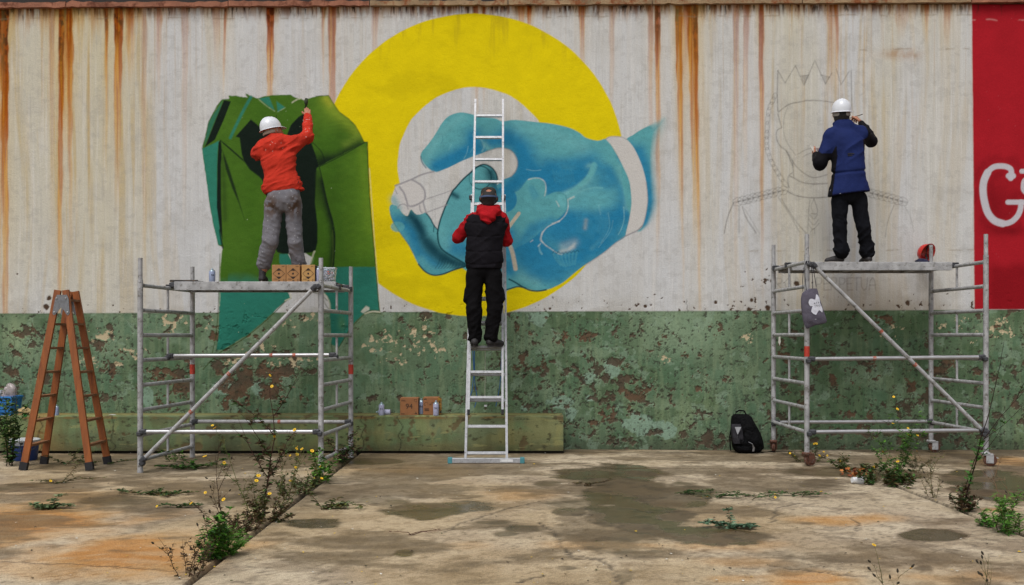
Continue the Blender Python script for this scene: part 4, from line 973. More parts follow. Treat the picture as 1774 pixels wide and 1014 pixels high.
for i in range(len(JX) - 1):
    for j in range(len(JY) - 1):
        x0, x1, y0, y1 = JX[i], JX[i + 1], JY[j], JY[j + 1]
        vis = (x1 > -7.5 and x0 < 7.5 and y1 > 5)
        near = vis and abs((x0 + x1) / 2) < 7
        gx_ = .006; g2 = .010
        dx = .024 if near else (.06 if vis else 1.5); dy = .024 if near else (.05 if vis else 1.5)
        xs = np.linspace(x0 + gx_, x1 - gx_, max(2, int((x1 - x0) / dx))); ys = np.linspace(y0 + g2, y1 - g2, max(2, int((y1 - y0) / dy)))
        if near and j == 3: ys = 4.9 + (ys - 4.9)
        X, Y = np.meshgrid(xs, ys)
        c, rgh, h = ground_paint(X, Y)
        Z = h.copy()
        if vis:                                     # worn, wandering slab edges
            ex = np.minimum(X - x0, x1 - X) ; ey = np.minimum(Y - y0, y1 - Y)
            wob = .022 * fbm(X * 3, Y * 3, 430 + i, 4) + .014 * fbm(X * 14, Y * 14, 431, 3)
            dr = sstep(.02, 0., ex - wob + .016) * .05 + sstep(.02, 0., ey - wob * .6 + .014) * .035
            Z -= dr; c = c * (1 - np.clip(dr * 60, 0, .9)[..., None])
        nr_, nc_ = X.shape
        Vt = np.stack([X, Y, Z], -1).reshape(-1, 3); ii = np.arange(nr_ * nc_).reshape(nr_, nc_)
        Fq = np.stack([ii[:-1, :-1], ii[:-1, 1:], ii[1:, 1:], ii[1:, :-1]], -1).reshape(-1, 4)
        ring = np.concatenate([ii[0, :], ii[1:, -1], ii[-1, -2::-1], ii[-2:0:-1, 0]])
        lowv = Vt[ring].copy(); lowv[:, 2] = -.055; n0 = len(Vt); m_ = len(ring)
        Fs = np.array([[ring[k], n0 + k, n0 + (k + 1) % m_, ring[(k + 1) % m_]] for k in range(m_)])[:, ::-1]
        Vt = np.concatenate([Vt, lowv]); cc = np.concatenate([c.reshape(-1, 3), np.tile(hx('#3a3024'), (m_, 1))]); rr_ = np.concatenate([rgh.ravel(), np.full(m_, .9)])
        o = ground.part('concrete_slab', (Vt, np.concatenate([Fq, Fs])), M_slab, smooth=50, cols=cc)
        at_ = o.data.attributes.new('Rough', 'FLOAT', 'POINT'); at_.data.foreach_set('value', rr_.astype(np.float32))
# ================================================================== scaffold towers, ladders
M_alu = mat('scaffold_aluminium', '#9b9b9c', .55, .15, var=.35, scale=11, bump=.35, bscale=90, wear='#66625d', wear_amt=.45)
M_alu2 = mat('bright_aluminium', '#a2a3a6', .42, .4, var=.2, scale=20, bump=.1, bscale=150, wear='#6f6d6b', wear_amt=.4)
M_alu3 = mat('brushed_tube', '#a3a3a5', .36, .6, var=.15, scale=16, bump=.1, wear='#77726c', wear_amt=.2)
M_clamp = mat('clamp_casting', '#3d3e42', .55, .3, var=.3, scale=30)
M_redtape = mat('red_tape', '#a8301f', .55, var=.2, wear='#8f8378', wear_amt=.25, scale=25)
M_tapeold = mat('worn_red_label', '#98503f', .6, var=.3, wear='#a39a92', wear_amt=.5, scale=40)
M_rub = mat('black_rubber', '#17161a', .8, bump=.2)
M_ply = mat('deck_plywood', '#7a6a55', .85, var=.25, scale=7, bump=.4, wear='#4f4336', wear_amt=.3)
M_rustm = mat('rusty_iron', '#5d3a2a', .8, .2, var=.35, scale=25, bump=.4, wear='#77706a', wear_amt=.45)
M_blueplas = mat('blue_strap', '#2c62a0', .6, var=.15)

def P3(*a): return np.array(a, float)

def scaffold(name, label, nl, nr, fl, fr, z0, dz, zb, zt, plat_z, plat_y0, plat_y1, wheels, redposts):
    """nl,nr,fl,fr: (x,y) of near-left, near-right, far-left, far-right posts"""
    posts = [np.array(p, float) for p in (nl, nr, fl, fr)]
    T = Thing(name, label, 'scaffold', (*((posts[0] + posts[1]) / 2), 0), 'mobile scaffold towers')
    for i, p in enumerate(posts):
        bot, top = P3(*p, zb), P3(*p, zt)
        po = T.part('post', join(sweep([bot, P3(*p, zt - .22)], .0275, 14), sweep([P3(*p, zt - .22), top], .0225, 14)), M_alu, smooth=40)
        for q in (.24, .30): T.part('locking_pin', box(P3(p[0] + .004, p[1] - .027, zt - q), (.014, .012, .014), ch=.003), M_alu2, parent=po)
        if i in redposts: T.part('tape_band', sweep([P3(*p, redposts[i] - .055), P3(*p, redposts[i] + .055)], .0284, 14), M_redtape, parent=po, smooth=40)
        if not wheels: T.part('foot', sweep([P3(*p, .0), P3(*p, zb + .02)], .031, 14), M_alu, parent=po, smooth=40)
    for side, (a, b) in enumerate(((posts[0], posts[2]), (posts[1], posts[3]))):
        for k in range(8):
            z = z0 + dz * k
            T.part('rung', join(tube(P3(*a, z), P3(*b, z), .0205, 12), tube(P3(*(a * .975 + b * .025), z), P3(*(a * .955 + b * .045), z), .024, 12), tube(P3(*(a * .025 + b * .975), z), P3(*(a * .045 + b * .955), z), .024, 12)), M_alu, smooth=40)
        m = (a + b) / 2
        for k in (0, 2, 4, 6):
            T.part('strut', tube(P3(*m, z0 + dz * k + .015), P3(*m, z0 + dz * (k + 1) - .015), .013, 10), M_alu, smooth=40)
    def brace(a, b, m=M_alu3, tapes=()):
        a, b = np.array(a), np.array(b); d = (b - a) / np.linalg.norm(b - a)
        o = T.part('brace', tube(a, b, .0215, 12), m, smooth=40)
        for t in tapes: T.part('tape_band', tube(a + (b - a) * t - d * .017, a + (b - a) * t + d * .017, .0222, 12), M_tapeold, parent=o, smooth=40)
        u, w, _ = frame_for(d)
        for e, s in ((a, 1), (b, -1)):
            c = e + d * s * .01
            T.part('clamp', join(box(c, (.075, .06, .055), np.stack([d, u, w], 1), .012), box(c - d * s * .035 - w * .02, (.05, .066, .05), np.stack([d, u, w], 1), .01), tube(c + u * .04, c - u * .04, .012, 8)), M_clamp, parent=o)
        return o
    # deck
    y0, y1 = plat_y0, plat_y1
    def xat(a, b, y): return a[0] + (b[0] - a[0]) * (y - a[1]) / (b[1] - a[1])
    xa, xb = xat(posts[0], posts[2], (y0 + y1) / 2), xat(posts[1], posts[3], (y0 + y1) / 2)
    dk = T.part('deck', box(((xa + xb) / 2, (y0 + y1) / 2, plat_z - .012), (xb - xa - .10, y1 - y0 - .05, .016)), M_ply)
    for yy in (y0 + .015, y1 - .015):
        T.part('deck_beam', join(box(((xa + xb) / 2, yy, plat_z - .046), (xb - xa - .07, .028, .092), ch=.004), box(((xa + xb) / 2, yy + (.012 if yy < (y0 + y1) / 2 else -.012), plat_z - .089), (xb - xa - .09, .05, .006))), M_alu, parent=dk)
    for k in range(1, 5):
        x = xa + (xb - xa) * k / 5
        T.part('cross_beam', box((x, (y0 + y1) / 2, plat_z - .06), (.035, y1 - y0 - .06, .05)), M_alu, parent=dk)
    for x, s in ((xa, 1), (xb, -1)):
        for yy in (y0 + .04, y1 - .04):
            xx = xat(posts[0], posts[2], yy) if s > 0 else xat(posts[1], posts[3], yy)
            zr = z0 + dz * 7
            T.part('hook', join(box((xx + s * .045, yy, plat_z - .035), (.09, .05, .055), ch=.008), box((xx, yy, zr + .033), (.07, .055, .018), ch=.005), box((xx - s * .03, yy, zr + .008), (.012, .05, .05), ch=.004)), M_clamp, parent=dk)
    if wheels:
        for i, p in enumerate(posts):
            ang = (25, -15, 70, 5)[i]; R = rot('Z', ang)
            def loc(v): return np.array(v) @ R.T + P3(*p, 0)
            c = T.part('caster', join(box(P3(*p, zb - .005), (.085, .085, .03), R, .01), (lambda s: (s[0] @ R.T + P3(*p, 0), s[1]))(join(box((.035, -.034, .085), (.075, .006, .10), ch=.003), box((.035, .034, .085), (.075, .006, .10), ch=.003), box((.01, 0, .125), (.09, .076, .02), ch=.005))), (lambda s: (s[0] @ R.T + P3(*p, 0), s[1]))(bar((.0, .05, .10), (.13, .05, .085), .05, .008, (0, 1, 0)))), M_rustm if i in (2, 0) else M_alu)
            wh = lathe([(.02, -.021), (.058, -.023), (.066, -.017), (.068, 0), (.066, .017), (.058, .023), (.02, .021)], 22, R @ rot('X', 90), loc((.04, 0, .069)))
            w_ = T.part('wheel', wh, M_rustm, parent=c, smooth=40)
            T.part('hub', lathe([(.022, -.036), (.022, .036)], 10, R @ rot('X', 90), loc((.04, 0, .069))), M_alu, parent=w_) if False else None
    return T, posts, brace

TL_, PL, brL = scaffold('scaffold_tower', 'aluminium scaffold tower without wheels, standing before the green painted figure',
    (-3.75, 10.23), (-1.927, 10.23), (-3.63, 11.52), (-1.83, 11.52), .124, .2523, .0, 2.165, 1.962, 10.88, 11.47, False, {2: 1.0, 3: 1.0})
mL, mR = (PL[0] + PL[2]) / 2, (PL[1] + PL[3]) / 2
brL(P3(mL[0] + .03, mL[1] - .03, 1.165), P3(mR[0] - .03, mR[1] - .03, 1.175), tapes=(.62, .76))
brL(P3(PL[0][0] + .03, PL[0][1] - .03, .415), P3(PL[1][0] - .03, PL[1][1] - .03, .415))
brL(P3(PL[2][0] + .03, PL[2][1] - .03, .41), P3(PL[3][0] - .02, PL[3][1] - .03, .405), M_alu, tapes=(.55,))
brL(P3(PL[0][0] + .04, PL[0][1] - .045, .13), P3(PL[1][0] - .05, PL[1][1] - .045, 1.87), M_alu, tapes=(.28, .5))
TR_, PR, brR = scaffold('scaffold_tower', 'aluminium scaffold tower on rusty casters, standing before the pencil drawing',
    (3.12, 10.73), (5.014, 10.73), (3.094, 12.0), (4.958, 12.0), .36, .2575, .14, 2.455, 2.208, 11.37, 11.95, True, {0: 1.215})
brR(P3(PR[0][0] + .03, PR[0][1] - .03, 1.135), P3(PR[1][0] - .05, PR[1][1] - .03, 1.155), tapes=(.37,))
brR(P3(PR[0][0] + .04, PR[0][1] - .03, .365), P3(PR[1][0] - .03, PR[1][1] - .03, .385))
brR(P3(PR[2][0] + .02, PR[2][1] - .03, .36), P3(PR[3][0] - .02, PR[3][1] - .03, .37))
brR(P3(PR[0][0] + .05, PR[0][1] - .045, 2.13), P3(PR[1][0] - .05, PR[1][1] - .045, .375), M_alu, tapes=(.40, .60))
TR_.part('paper_tag', plate([(0, 0), (.018, .01), (.022, -.06), (.01, -.10), (-.004, -.06)], at(1349, 584, 11.6), (1, 0, 0), (0, 0, 1), .002), mat('tag_paper', '#b9b9ae', .8))

# ---- aluminium extension ladder
LB, LT = P3(0, 10.97, .035), P3(0, 12.2, 4.19)
def lad(t, x): p = LB + (LT - LB) * t; return P3(x, p[1], p[2])
nrm = np.cross(P3(1, 0, 0), (LT - LB)); nrm /= np.linalg.norm(nrm); nrm = nrm if nrm[1] < 0 else -nrm
EL = Thing('extension_ladder', 'aluminium extension ladder leaning on the wall over the blue hand', 'ladder', (-.28, 10.97, 0))
t1 = 3.01 / 4.19
lo = EL.part('lower_section', join(box(P3(-.279, 10.97, .028), (.04, .04, .01))), M_alu2)
def stile(a, b, w=.062, t=.026): return bar(a, b, w, t, side=nrm)
for xa, xb in ((-.502, -.466), (-.056, -.088)):
    EL.part('stile', stile(lad(0, xa), lad(t1, xb)), M_alu2, parent=lo)
for k in range(11):
    t = (.075 + k * .283) / 4.19
    if t > t1: break
    f = t / t1; xa, xb = -.502 + .036 * f, -.056 - .032 * f
    EL.part('rung', bar(lad(t, xa), lad(t, xb), .032, .03, side=nrm), M_alu2, parent=lo)
up = EL.part('upper_section', join(box(lad(.1357, -.288) + nrm * .06, (.03, .02, .02))), M_alu2)
t0 = .5 / 4.19
for xa, xb in ((-.474, -.437), (-.1035, -.1076)):
    EL.part('stile', stile(lad(t0, xa) + nrm * .055, lad(1, xb) + nrm * .055, .05, .024), M_alu2, parent=up)
    EL.part('end_cap', stile(lad(t0, xa) + nrm * .055 - (LT - LB) * .006, lad(t0, xa) + nrm * .055 + (LT - LB) * .006, .054, .028), M_rub, parent=up)
for k in range(14):
    t = (.66 + k * .277) / 4.19
    if t > .985: break
    f = (t - t0) / (1 - t0); xa, xb = -.474 + .037 * f, -.1035 - .004 * f
    EL.part('rung', bar(lad(t, xa) + nrm * .055, lad(t, xb) + nrm * .055, .03, .026, side=nrm), M_alu2, parent=up)
for x in (-.474, -.1):
    EL.part('guide_bracket', box(lad(t1 - .01, x) + nrm * .03, (.05, .09, .05), ch=.006), M_clamp, parent=lo)
sb = EL.part('stabiliser_bar', box((-.279, 10.965, .033), (.80, .07, .052), ch=.004), M_alu2)
for s in (-1, 1): EL.part('end_cap', box((-.279 + s * .39, 10.963, .034), (.05, .076, .066), ch=.006), mat('teal_plastic', '#3f7d84', .6), parent=sb)
EL.part('label_sticker', plate([(0, 0), (.14, 0), (.14, .03), (0, .03)], (-.13, 10.929, .02), (1, 0, 0), (0, 0, 1), .0015), mat('sticker_white', '#c9c9c9', .6, wear='#8a8a8a'), parent=sb)
for pts in (((819, 606), (821, 640), (823, 668), (827, 690), (822, 706)), ((822, 607), (822, 640), (818, 676), (814, 690)), ((869, 606), (868, 640), (866, 668), (862, 690), (859, 704))):
    EL.part('blue_strap', sweep([at(x, y, 11.62) for x, y in pts], .018, 6, flat=(1, .3)), M_blueplas, smooth=40)
EL.part('pull_cord', sweep([at(840.5, 607, 11.6), at(840.5, 650, 11.6), at(840, 688, 11.6)], .0035, 6), mat('cord_white', '#b5b3a6', .8))

# ---- wooden step ladder (trestle)
M_wood = mat('orange_varnished_wood', '#824617', .55, var=.3, scale=4, bump=.2, bscale=40, wear='#6c3512', wear_amt=.45)
M_wood2 = mat('bare_wood_rung', '#7d5333', .75, var=.3, scale=6, bump=.3, wear='#5c4430', wear_amt=.4)
nzw = M_wood.node_tree.nodes
mp = nzw.new('ShaderNodeMapping'); mp.inputs['Scale'].default_value = (7, 7, .6)
for n_ in [q for q in nzw if q.type == 'TEX_NOISE']:
    M_wood.node_tree.links.new(nzw['Texture Coordinate'].outputs['Object'], mp.inputs['Vector']); M_wood.node_tree.links.new(mp.outputs[0], n_.inputs['Vector'])
SL = Thing('step_ladder', 'orange wooden double step ladder standing open at the left, black rubber feet', 'ladder', (-4.7, 10.7, 0))
yF, yB = gy(815), gy(804)
def gX(px, Y): return (px - CX) * Y / F
feet = {('a', 0): P3(gX(40, yF), yF, 0), ('a', 1): P3(gX(76, yB), yB, 0), ('b', 0): P3(gX(156, yF), yF, 0), ('b', 1): P3(gX(187, yB), yB, 0)}
zT = 1.38 + 79 * 10.65 / F
tops = {('a', 0): at(100.5, 503, 10.53), ('a', 1): at(120, 505, 10.82), ('b', 0): at(114, 503, 10.53), ('b', 1): at(131, 505, 10.82)}
for key in feet:
    f, t = feet[key], tops[key]
    st = SL.part('stile', bar(f + (t - f) * .03, t, .068, .03, side=(1, 0, 0)), M_wood)
    SL.part('rubber_foot', bar(f + P3(0, 0, .001), f + (t - f) * .045, .078, .045, side=(1, 0, 0)), M_rub, parent=st)
for s in 'ab':
    for k in range(7):
        q = .135 + k * .135
        a = feet[(s, 0)] + (tops[(s, 0)] - feet[(s, 0)]) * q; b = feet[(s, 1)] + (tops[(s, 1)] - feet[(s, 1)]) * q
        SL.part('rung', bar(a, b, .062, .022, side=(1, 0, 0)), M_wood2)
M_gal = mat('galvanised_hinge', '#75777b', .5, .5, var=.2, scale=40)
for yy, k in ((10.50, 0), (10.85, 1)):
    hp = [(93, 546), (91, 543), (96, 517), (99, 511), (116, 511), (119, 517), (121, 543), (118, 547), (115, 544), (107, 532), (96, 545)]
    o = at(100, 530, yy)
    SL.part('hinge_plate', plate([((x + k * 14 - 100) * yy / F, -(y - 530) * yy / F) for x, y in hp], o, (1, 0, 0), (0, 0, 1), .006), M_gal)
for (x, y) in ((98, 517), (114, 517), (94, 541), (117, 541)):
    SL.part('hinge_bolt', lathe([(.009, 0), (.009, .006), (.004, .01)], 10, rot('X', 90), at(x, y, 10.495)), M_alu2)
SL.part('yellow_sticker', lathe([(.034, 0), (.034, .0015)], 20, rot('X', 90) @ rot('Z', 0), at(122.5, 570, 10.515) ), mat('sticker_yellow', '#b9ac1c', .6))
SL.part('yellow_sticker', lathe([(.03, 0), (.03, .0015)], 20, rot('X', 90), at(123.5, 581, 10.515)), mat('sticker_yellow_b', '#b3a71e', .6, wear='#3c4a14', wear_amt=.5, scale=40))
SL.part('paper_label', plate([(0, 0), (.026, 0), (.026, .055), (0, .055)], at(112.5, 529, 10.508), (1, 0, 0), (0, 0, 1), .0015), mat('label_paper', '#b0aca6', .7))
SL.part('blue_tape', plate([(0, 0), (.035, .01), (0, .035)], at(72, 630, 10.575), (1, 0, 0), (0, 0, 1), .002), mat('tape_blue', '#1c3f60', .6))
SL.part('paint_smear', plate([(0, 0), (.03, .01), (.012, .02), (.01, .08), (0, .09)], at(127, 640, 10.575), (1, 0, 0), (0, 0, 1), .0015), mat('smear_white', '#b29b88', .7))

# ================================================================== boxes, cans and bags
M_card = mat('cardboard', '#9a7046', .85, var=.1, scale=20, bump=.15, bscale=80)
M_card2 = mat('cardboard_brown', '#8a5c38', .85, var=.1, scale=20, bump=.15, bscale=80)
M_ink = mat('box_ink', '#2c1d14', .8)
M_blk = mat('black_print', '#1b191b', .7)
EU, EV = P3(1, 0, 0), P3(0, 0, 1)

def carton(label, px0, px1, py_top, py_bot, Y, depth, m, marks, side_dark=False, group=None):
    a, b = at(px0, py_bot, Y), at(px1, py_top, Y)
    w, h = b[0] - a[0], b[2] - a[2]; c = P3((a[0] + b[0]) / 2, Y + depth / 2, a[2] + h / 2)
    T = Thing('cardboard_box', label, 'box', (c[0], c[1], a[2]), group)
    body = T.part('carton', box(c, (w, depth, h), ch=.003), m)
    fo = P3(c[0], Y - .0012, c[2])
    if marks == 'hazard':
        for s in (1, -1):
            T.part('hazard_triangle', plate([(-w * .18, s * h * .17), (w * .18, s * h * .17), (0, s * h * .31)][::s], fo + P3(0, 0, 0), EU, EV, .001), M_ink)
        dd = [(0, h * .31), (w * .42, 0), (0, -h * .31), (-w * .42, 0)]
        T.part('diamond_outline', join(*[bar(fo + P3(*(dd[i][0], 0, dd[i][1])), fo + P3(*(dd[(i + 1) % 4][0], 0, dd[(i + 1) % 4][1])), .0035, .001, side=np.cross(P3(dd[(i + 1) % 4][0] - dd[i][0], 0, dd[(i + 1) % 4][1] - dd[i][1]), P3(0, 1, 0))) for i in range(4)]), M_ink)
        T.part('hazard_dot', lathe([(w * .075, -.0005), (w * .075, .0008)], 12, rot('X', 90), fo), M_ink)
        T.part('small_print', join(box(fo + P3(w * .30, 0, h * .42), (w * .2, .001, h * .02)), box(fo + P3(-w * .25, 0, -h * .31), (w * .28, .001, h * .018)), box(fo + P3(w * .02, 0, -h * .41), (w * .14, .001, h * .05)), box(fo + P3(w * .33, 0, -h * .38), (.003, .001, h * .14)), box(fo + P3(w * .43, 0, -h * .38), (.003, .001, h * .14)), box(fo + P3(w * .38, 0, -h * .455), (w * .17, .001, .003))), M_ink)
    elif marks == '94':
        T.part('printed_number', text_shape('94', h * .42, fo + P3(0, 0, 0), EU, EV, .001), M_ink)
        T.part('small_print', join(box(fo + P3(-w * .33, 0, h * .37), (w * .2, .001, h * .02)), box(fo + P3(-w * .31, 0, h * .32), (w * .24, .001, h * .02)), box(fo + P3(-w * .34, 0, -h * .42), (w * .2, .001, h * .03)), box(fo + P3(w * .37, 0, -h * .4), (w * .13, .001, h * .05)), lathe([(h * .025, -.0005), (h * .025, .0005)], 10, rot('X', 90), fo + P3(w * .37, 0, -h * .33))), M_ink)
        ring = [(math.cos(t) * h * .08, math.sin(t) * h * .08) for t in np.linspace(0, 6.283, 17)]
        T.part('round_mark', join(*[bar(fo + P3(w * .36 + ring[i][0], 0, h * .35 + ring[i][1]), fo + P3(w * .36 + ring[i + 1][0], 0, h * .35 + ring[i + 1][1]), .003, .001, side=P3(-ring[i][1] + 1e-4, 0, ring[i][0])) for i in range(16)]), M_ink)
    elif marks == 'pictos':
        T.part('small_print', join(*[box(fo + P3(-w * .28 + k * .002, 0, -h * (.14 + .055 * k)), (w * (.3 - .03 * (k % 2)), .001, h * .028)) for k in range(3)], box(fo + P3(-w * .36, 0, h * .4), (w * .18, .001, h * .05)), box(fo + P3(-w * .38, 0, h * .04), (w * .05, .001, h * .05)), box(fo + P3(-.01, 0, h * .09), (w * .05, .001, h * .07))), M_ink)
        for sx in (-.3, .12):
            ring = [(math.cos(t) * h * .1, math.sin(t) * h * .1) for t in np.linspace(-.4, 3.8, 13)]
            T.part('round_mark', join(*[bar(fo + P3(w * sx + ring[i][0], 0, h * .12 + ring[i][1]), fo + P3(w * sx + ring[i + 1][0], 0, h * .12 + ring[i + 1][1]), .003, .001, side=P3(-ring[i][1] + 1e-4, 0, ring[i][0])) for i in range(12)]), M_ink)
    if side_dark:
        T.part('side_print', box((c[0] + w / 2 + .0012, c[1], c[2]), (.001, depth * .97, h * .97)), M_blk, parent=body)
    return T

carton('leftmost of the three hazard-marked cardboard boxes on the scaffold deck', 471, 495.3, 459, 489.4, 10.93, .17, M_card, 'hazard', group='boxes on the scaffold deck')
carton('middle one of the three hazard-marked cardboard boxes on the scaffold deck', 495.9, 519.5, 459, 489.4, 10.93, .17, M_card, 'hazard', group='boxes on the scaffold deck')
carton('paler right-hand hazard-marked cardboard box with black side on the scaffold deck', 522.5, 545.5, 459, 489.4, 10.93, .17, mat('cardboard_pale', '#ab8450', .85, var=.1, scale=20), 'hazard', True, group='boxes on the scaffold deck')
ZL = .446
YLB = 11.93
b94 = carton('square brown cardboard box printed 94 standing on the ledge', 693, 724.5, 689.5, 719.6, YLB, .18, M_card2, '94')
ob_ = carton('cardboard box with black and yellow side standing open behind a spray can on the ledge', 733, 760, 688.8, 719.0, YLB + .015, .2, M_card2, 'pictos')
ob_.part('flap', plate([(0, 0), (.045, .01), (.045, .2), (0, .206)], at(758.5, 719, YLB + .004), EU, EV, .004), mat('flap_yellow', '#8a6420', .8, wear='#1c1712', wear_amt=.75, scale=22), label='black and yellow printed side flap')

M_can = mat('can_white', '#a7a9c4', .4, var=.05, spec=.5)
M_canblue = mat('can_blue_grey', '#8b97b4', .45, var=.05)
M_cap = mat('can_top_metal', '#93a4ae', .35, .6)
def spray_can(label, c, h, r, m=M_can, R=None, num=True, name='spray_can'):
    R = np.eye(3) if R is None else R; c = np.array(c, float)
    T = Thing(name, label, 'spray can', c, 'paint spray cans')
    X = lambda s: (s[0] @ R.T + c, s[1])
    T.part('can_body', X(lathe([(r * .9, 0), (r, .006), (r, h * .76), (r * .97, h * .79)], 20)), m, smooth=45)
    T.part('shoulder', X(lathe([(r * .97, h * .79), (r * .85, h * .85), (r * .5, h * .89), (r * .42, h * .9)], 20)), M_cap, smooth=45)
    T.part('nozzle', X(lathe([(r * .35, h * .9), (r * .35, h * .96), (r * .28, h), (.001, h)], 12)), mat('nozzle', '#9fb1bb', .5) if False else M_cap, smooth=45)
    if num:
        V_, F_ = text_shape('94', h * .22, (0, 0, 0), (1, 0, 0), (0, 0, 1), .001)
        th = V_[:, 0] / r; V_ = np.stack([(r + .0012) * np.sin(th), -(r + .0012) * np.cos(th) + 0 * th, V_[:, 2] + h * .48], 1)
        T.part('printed_number', X((V_, F_)), M_blk)
    return T
spray_can('white spray can printed 94 standing on the ledge before a fallen can', at(661, 719.6, YLB) , .155, .033)
spray_can('white spray can lying on its side on the ledge behind a standing can', at(676.5, 714.5, YLB + .06) , .175, .0335, R=rot('Z', -8) @ rot('Y', -90), num=False)
spray_can('blue-grey spray can standing half hidden between the two ledge boxes', at(730, 717.5, YLB + .1), .185, .033, M_canblue, num=True)
spray_can('white spray can printed 94 standing before the open cardboard box on the ledge', at(755.3, 720, YLB - .04), .175, .0335)
spray_can('spray can on the ledge between the legs of the wooden step ladder', at(98.3, 721.8, YLB - .02), .14, .026, M_canblue, num=False)
spray_can('lilac spray can standing alone at the left of the scaffold deck', P3(*at(367.5, 489, 10.98)[:2], 1.964), .145, .034, M_canblue, R=rot('Z', 25))
spray_can('white spray can half hidden behind the scaffold post, right of the boxes', P3(*at(551.5, 489, 10.98)[:2], 1.964), .17, .027, M_can, num=False)
spray_can('white spray can with orange nozzle behind the clear tub on the deck', P3(*at(564, 489, 11.12)[:2], 1.964), .172, .033, M_can, num=False)

# dark tray on the deck
tr = at(319, 488, 10.95)
single('paint_tray', join(box(P3(tr[0], 11.05, 1.969), (.30, .24, .008), rot('Y', -2), .003), box(P3(tr[0] - .14, 11.05, 1.974), (.02, .24, .018), ch=.003), box(P3(tr[0], 10.94, 1.976), (.30, .012, .016), ch=.003)), mat('tray_dark', '#2a2522', .6, wear='#5b4a3a'), (tr[0], 11.05, 1.964), 'flat dark tray lying at the left end of the scaffold deck', 'tray')

# clear plastic tub with caps inside
tb = at(571, 489, 11.0); tb[2] = 1.964
TB = Thing('plastic_tub', 'clear plastic tub of coloured nozzles right of the scaffold post on the deck', 'tub', tb)
Mcl = mat('clear_plastic', '#dfe4ea', .12, var=.02, trans=.9, alpha=.55)
def tubshell(w0, w1, h, t):
    P_ = [(-1, -1), (1, -1), (1, 1), (-1, 1)]
    V_ = [(x * w0, y * w0, 0) for x, y in P_] + [(x * w1, y * w1, h) for x, y in P_] + [(x * (w1 - t), y * (w1 - t), h) for x, y in P_] + [(x * (w0 - t), y * (w0 - t), t) for x, y in P_]
    F_ = [(3, 2, 1, 0), (12, 13, 14, 15)]
    for a_, b_ in ((0, 4), (4, 8), (8, 12)):
        F_ += [(a_ + i, a_ + (i + 1) % 4, b_ + (i + 1) % 4, b_ + i) for i in range(4)]
    return np.array(V_), F_
v_, f_ = tubshell(.056, .068, .15, .003); TB.part('tub_shell', (v_ + tb, f_), Mcl)
TB.part('rim', join(*[bar(tb + P3(x0 * .069, y0 * .069, .149), tb + P3(x1 * .069, y1 * .069, .149), .01, .008, side=(0, 0, 1)) for (x0, y0), (x1, y1) in (((-1, -1), (1, -1)), ((1, -1), (1, 1)), ((1, 1), (-1, 1)), ((-1, 1), (-1, -1)))]), mat('tub_rim', '#b9c0c8', .3))
rc_ = random.Random(2); ccol = {k: mat('nozzle_' + k, v, .5) for k, v in (('white', '#c8c8cc'), ('orange', '#d0502a'), ('purple', '#4a3850'), ('grey', '#8f929c'))}
for k in range(46):
    nm = rc_.choice(['white', 'white', 'white', 'purple', 'grey', 'orange' if k > 34 else 'white'])
    p = tb + P3(rc_.uniform(-.046, .046), rc_.uniform(-.046, .046), .012 + .0022 * k)
    TB.part('nozzle', lathe([(.008, -.009), (.01, 0), (.007, .009)], 8, rot('X', rc_.uniform(0, 180)) @ rot('Y', rc_.uniform(0, 180)), p), ccol[nm])

# ---- red hard hat hung on the far post
def helmet_shape(rx, ry, rz, R, c, visor=.05, flip=1, shell_only=False):
    """hard hat: axis up +z, peak towards +y"""
    V_, F_ = [], []; n = 40; rows = []
    prof = [(1.0, 0.0), (.995, .12), (.97, .3), (.9, .5), (.77, .7), (.58, .85), (.36, .95), (.15, .995)]
    brim = [(1.115, -.06), (1.10, -.035), (1.02, -.005)]
    for j, (r, z) in enumerate(brim + prof):
        for k in range(n):
            t = 2 * math.pi * k / n; cx_, sy_ = math.cos(t), math.sin(t)
            vis = visor * max(0, sy_) ** 3 * (1 if j < 2 else (.35 if j == 2 else 0))
            drop = -.012 * max(0, sy_) ** 3 if j < 2 else 0
            rid = 0
            if j >= 4:
                for c0 in (0, -.24, .24):
                    rid = max(rid, .007 * math.exp(-((cx_ * r - c0) / .07) ** 2) * (1 if c0 == 0 else .75))
            V_.append((cx_ * rx * r, sy_ * ry * r + vis, z * rz + drop + rid * (1 if z > .3 else .4)))
    m = len(brim) + len(prof)
    V_.append((0, 0, rz * 1.0 + .007))
    for j in range(m - 1):
        for k in range(n):
            k2 = (k + 1) % n; F_.append((j * n + k, j * n + k2, (j + 1) * n + k2, (j + 1) * n + k))
    for k in range(n): F_.append(((m - 1) * n + k, (m - 1) * n + (k + 1) % n, m * n))
    # inner skin
    n0 = len(V_); inner = [(1.10, -.065), (.97, .0), (.94, .3), (.86, .5), (.72, .68), (.5, .82), (.1, .93)]
    for r, z in inner:
        for k in range(n):
            t = 2 * math.pi * k / n; vis = visor * max(0, math.sin(t)) ** 3 if r > 1 else 0
            V_.append((math.cos(t) * rx * r, math.sin(t) * ry * r + vis, z * rz + (-.012 * max(0, math.sin(t)) ** 3 if r > 1 else 0)))
    for j in range(len(inner) - 1):
        for k in range(n):
            k2 = (k + 1) % n; F_.append((n0 + j * n + k, n0 + (j + 1) * n + k, n0 + (j + 1) * n + k2, n0 + j * n + k2))
    for k in range(n): F_.append((k, n0 + k, n0 + (k + 1) % n, (k + 1) % n))
    F_.append(tuple(n0 + (len(inner) - 1) * n + k for k in range(n - 1, -1, -1)))
    V_ = np.array(V_) @ np.asarray(R).T + np.asarray(c, float)
    return V_, F_
M_hhred = mat('helmet_red', '#b5241d', .35, var=.08, wear='#7e1a18', wear_amt=.2)
hc = at(1607.5, 437, 12.06)
RH = Thing('hard_hat', 'red hard hat hung on its side over the far scaffold post', 'hard hat', hc)
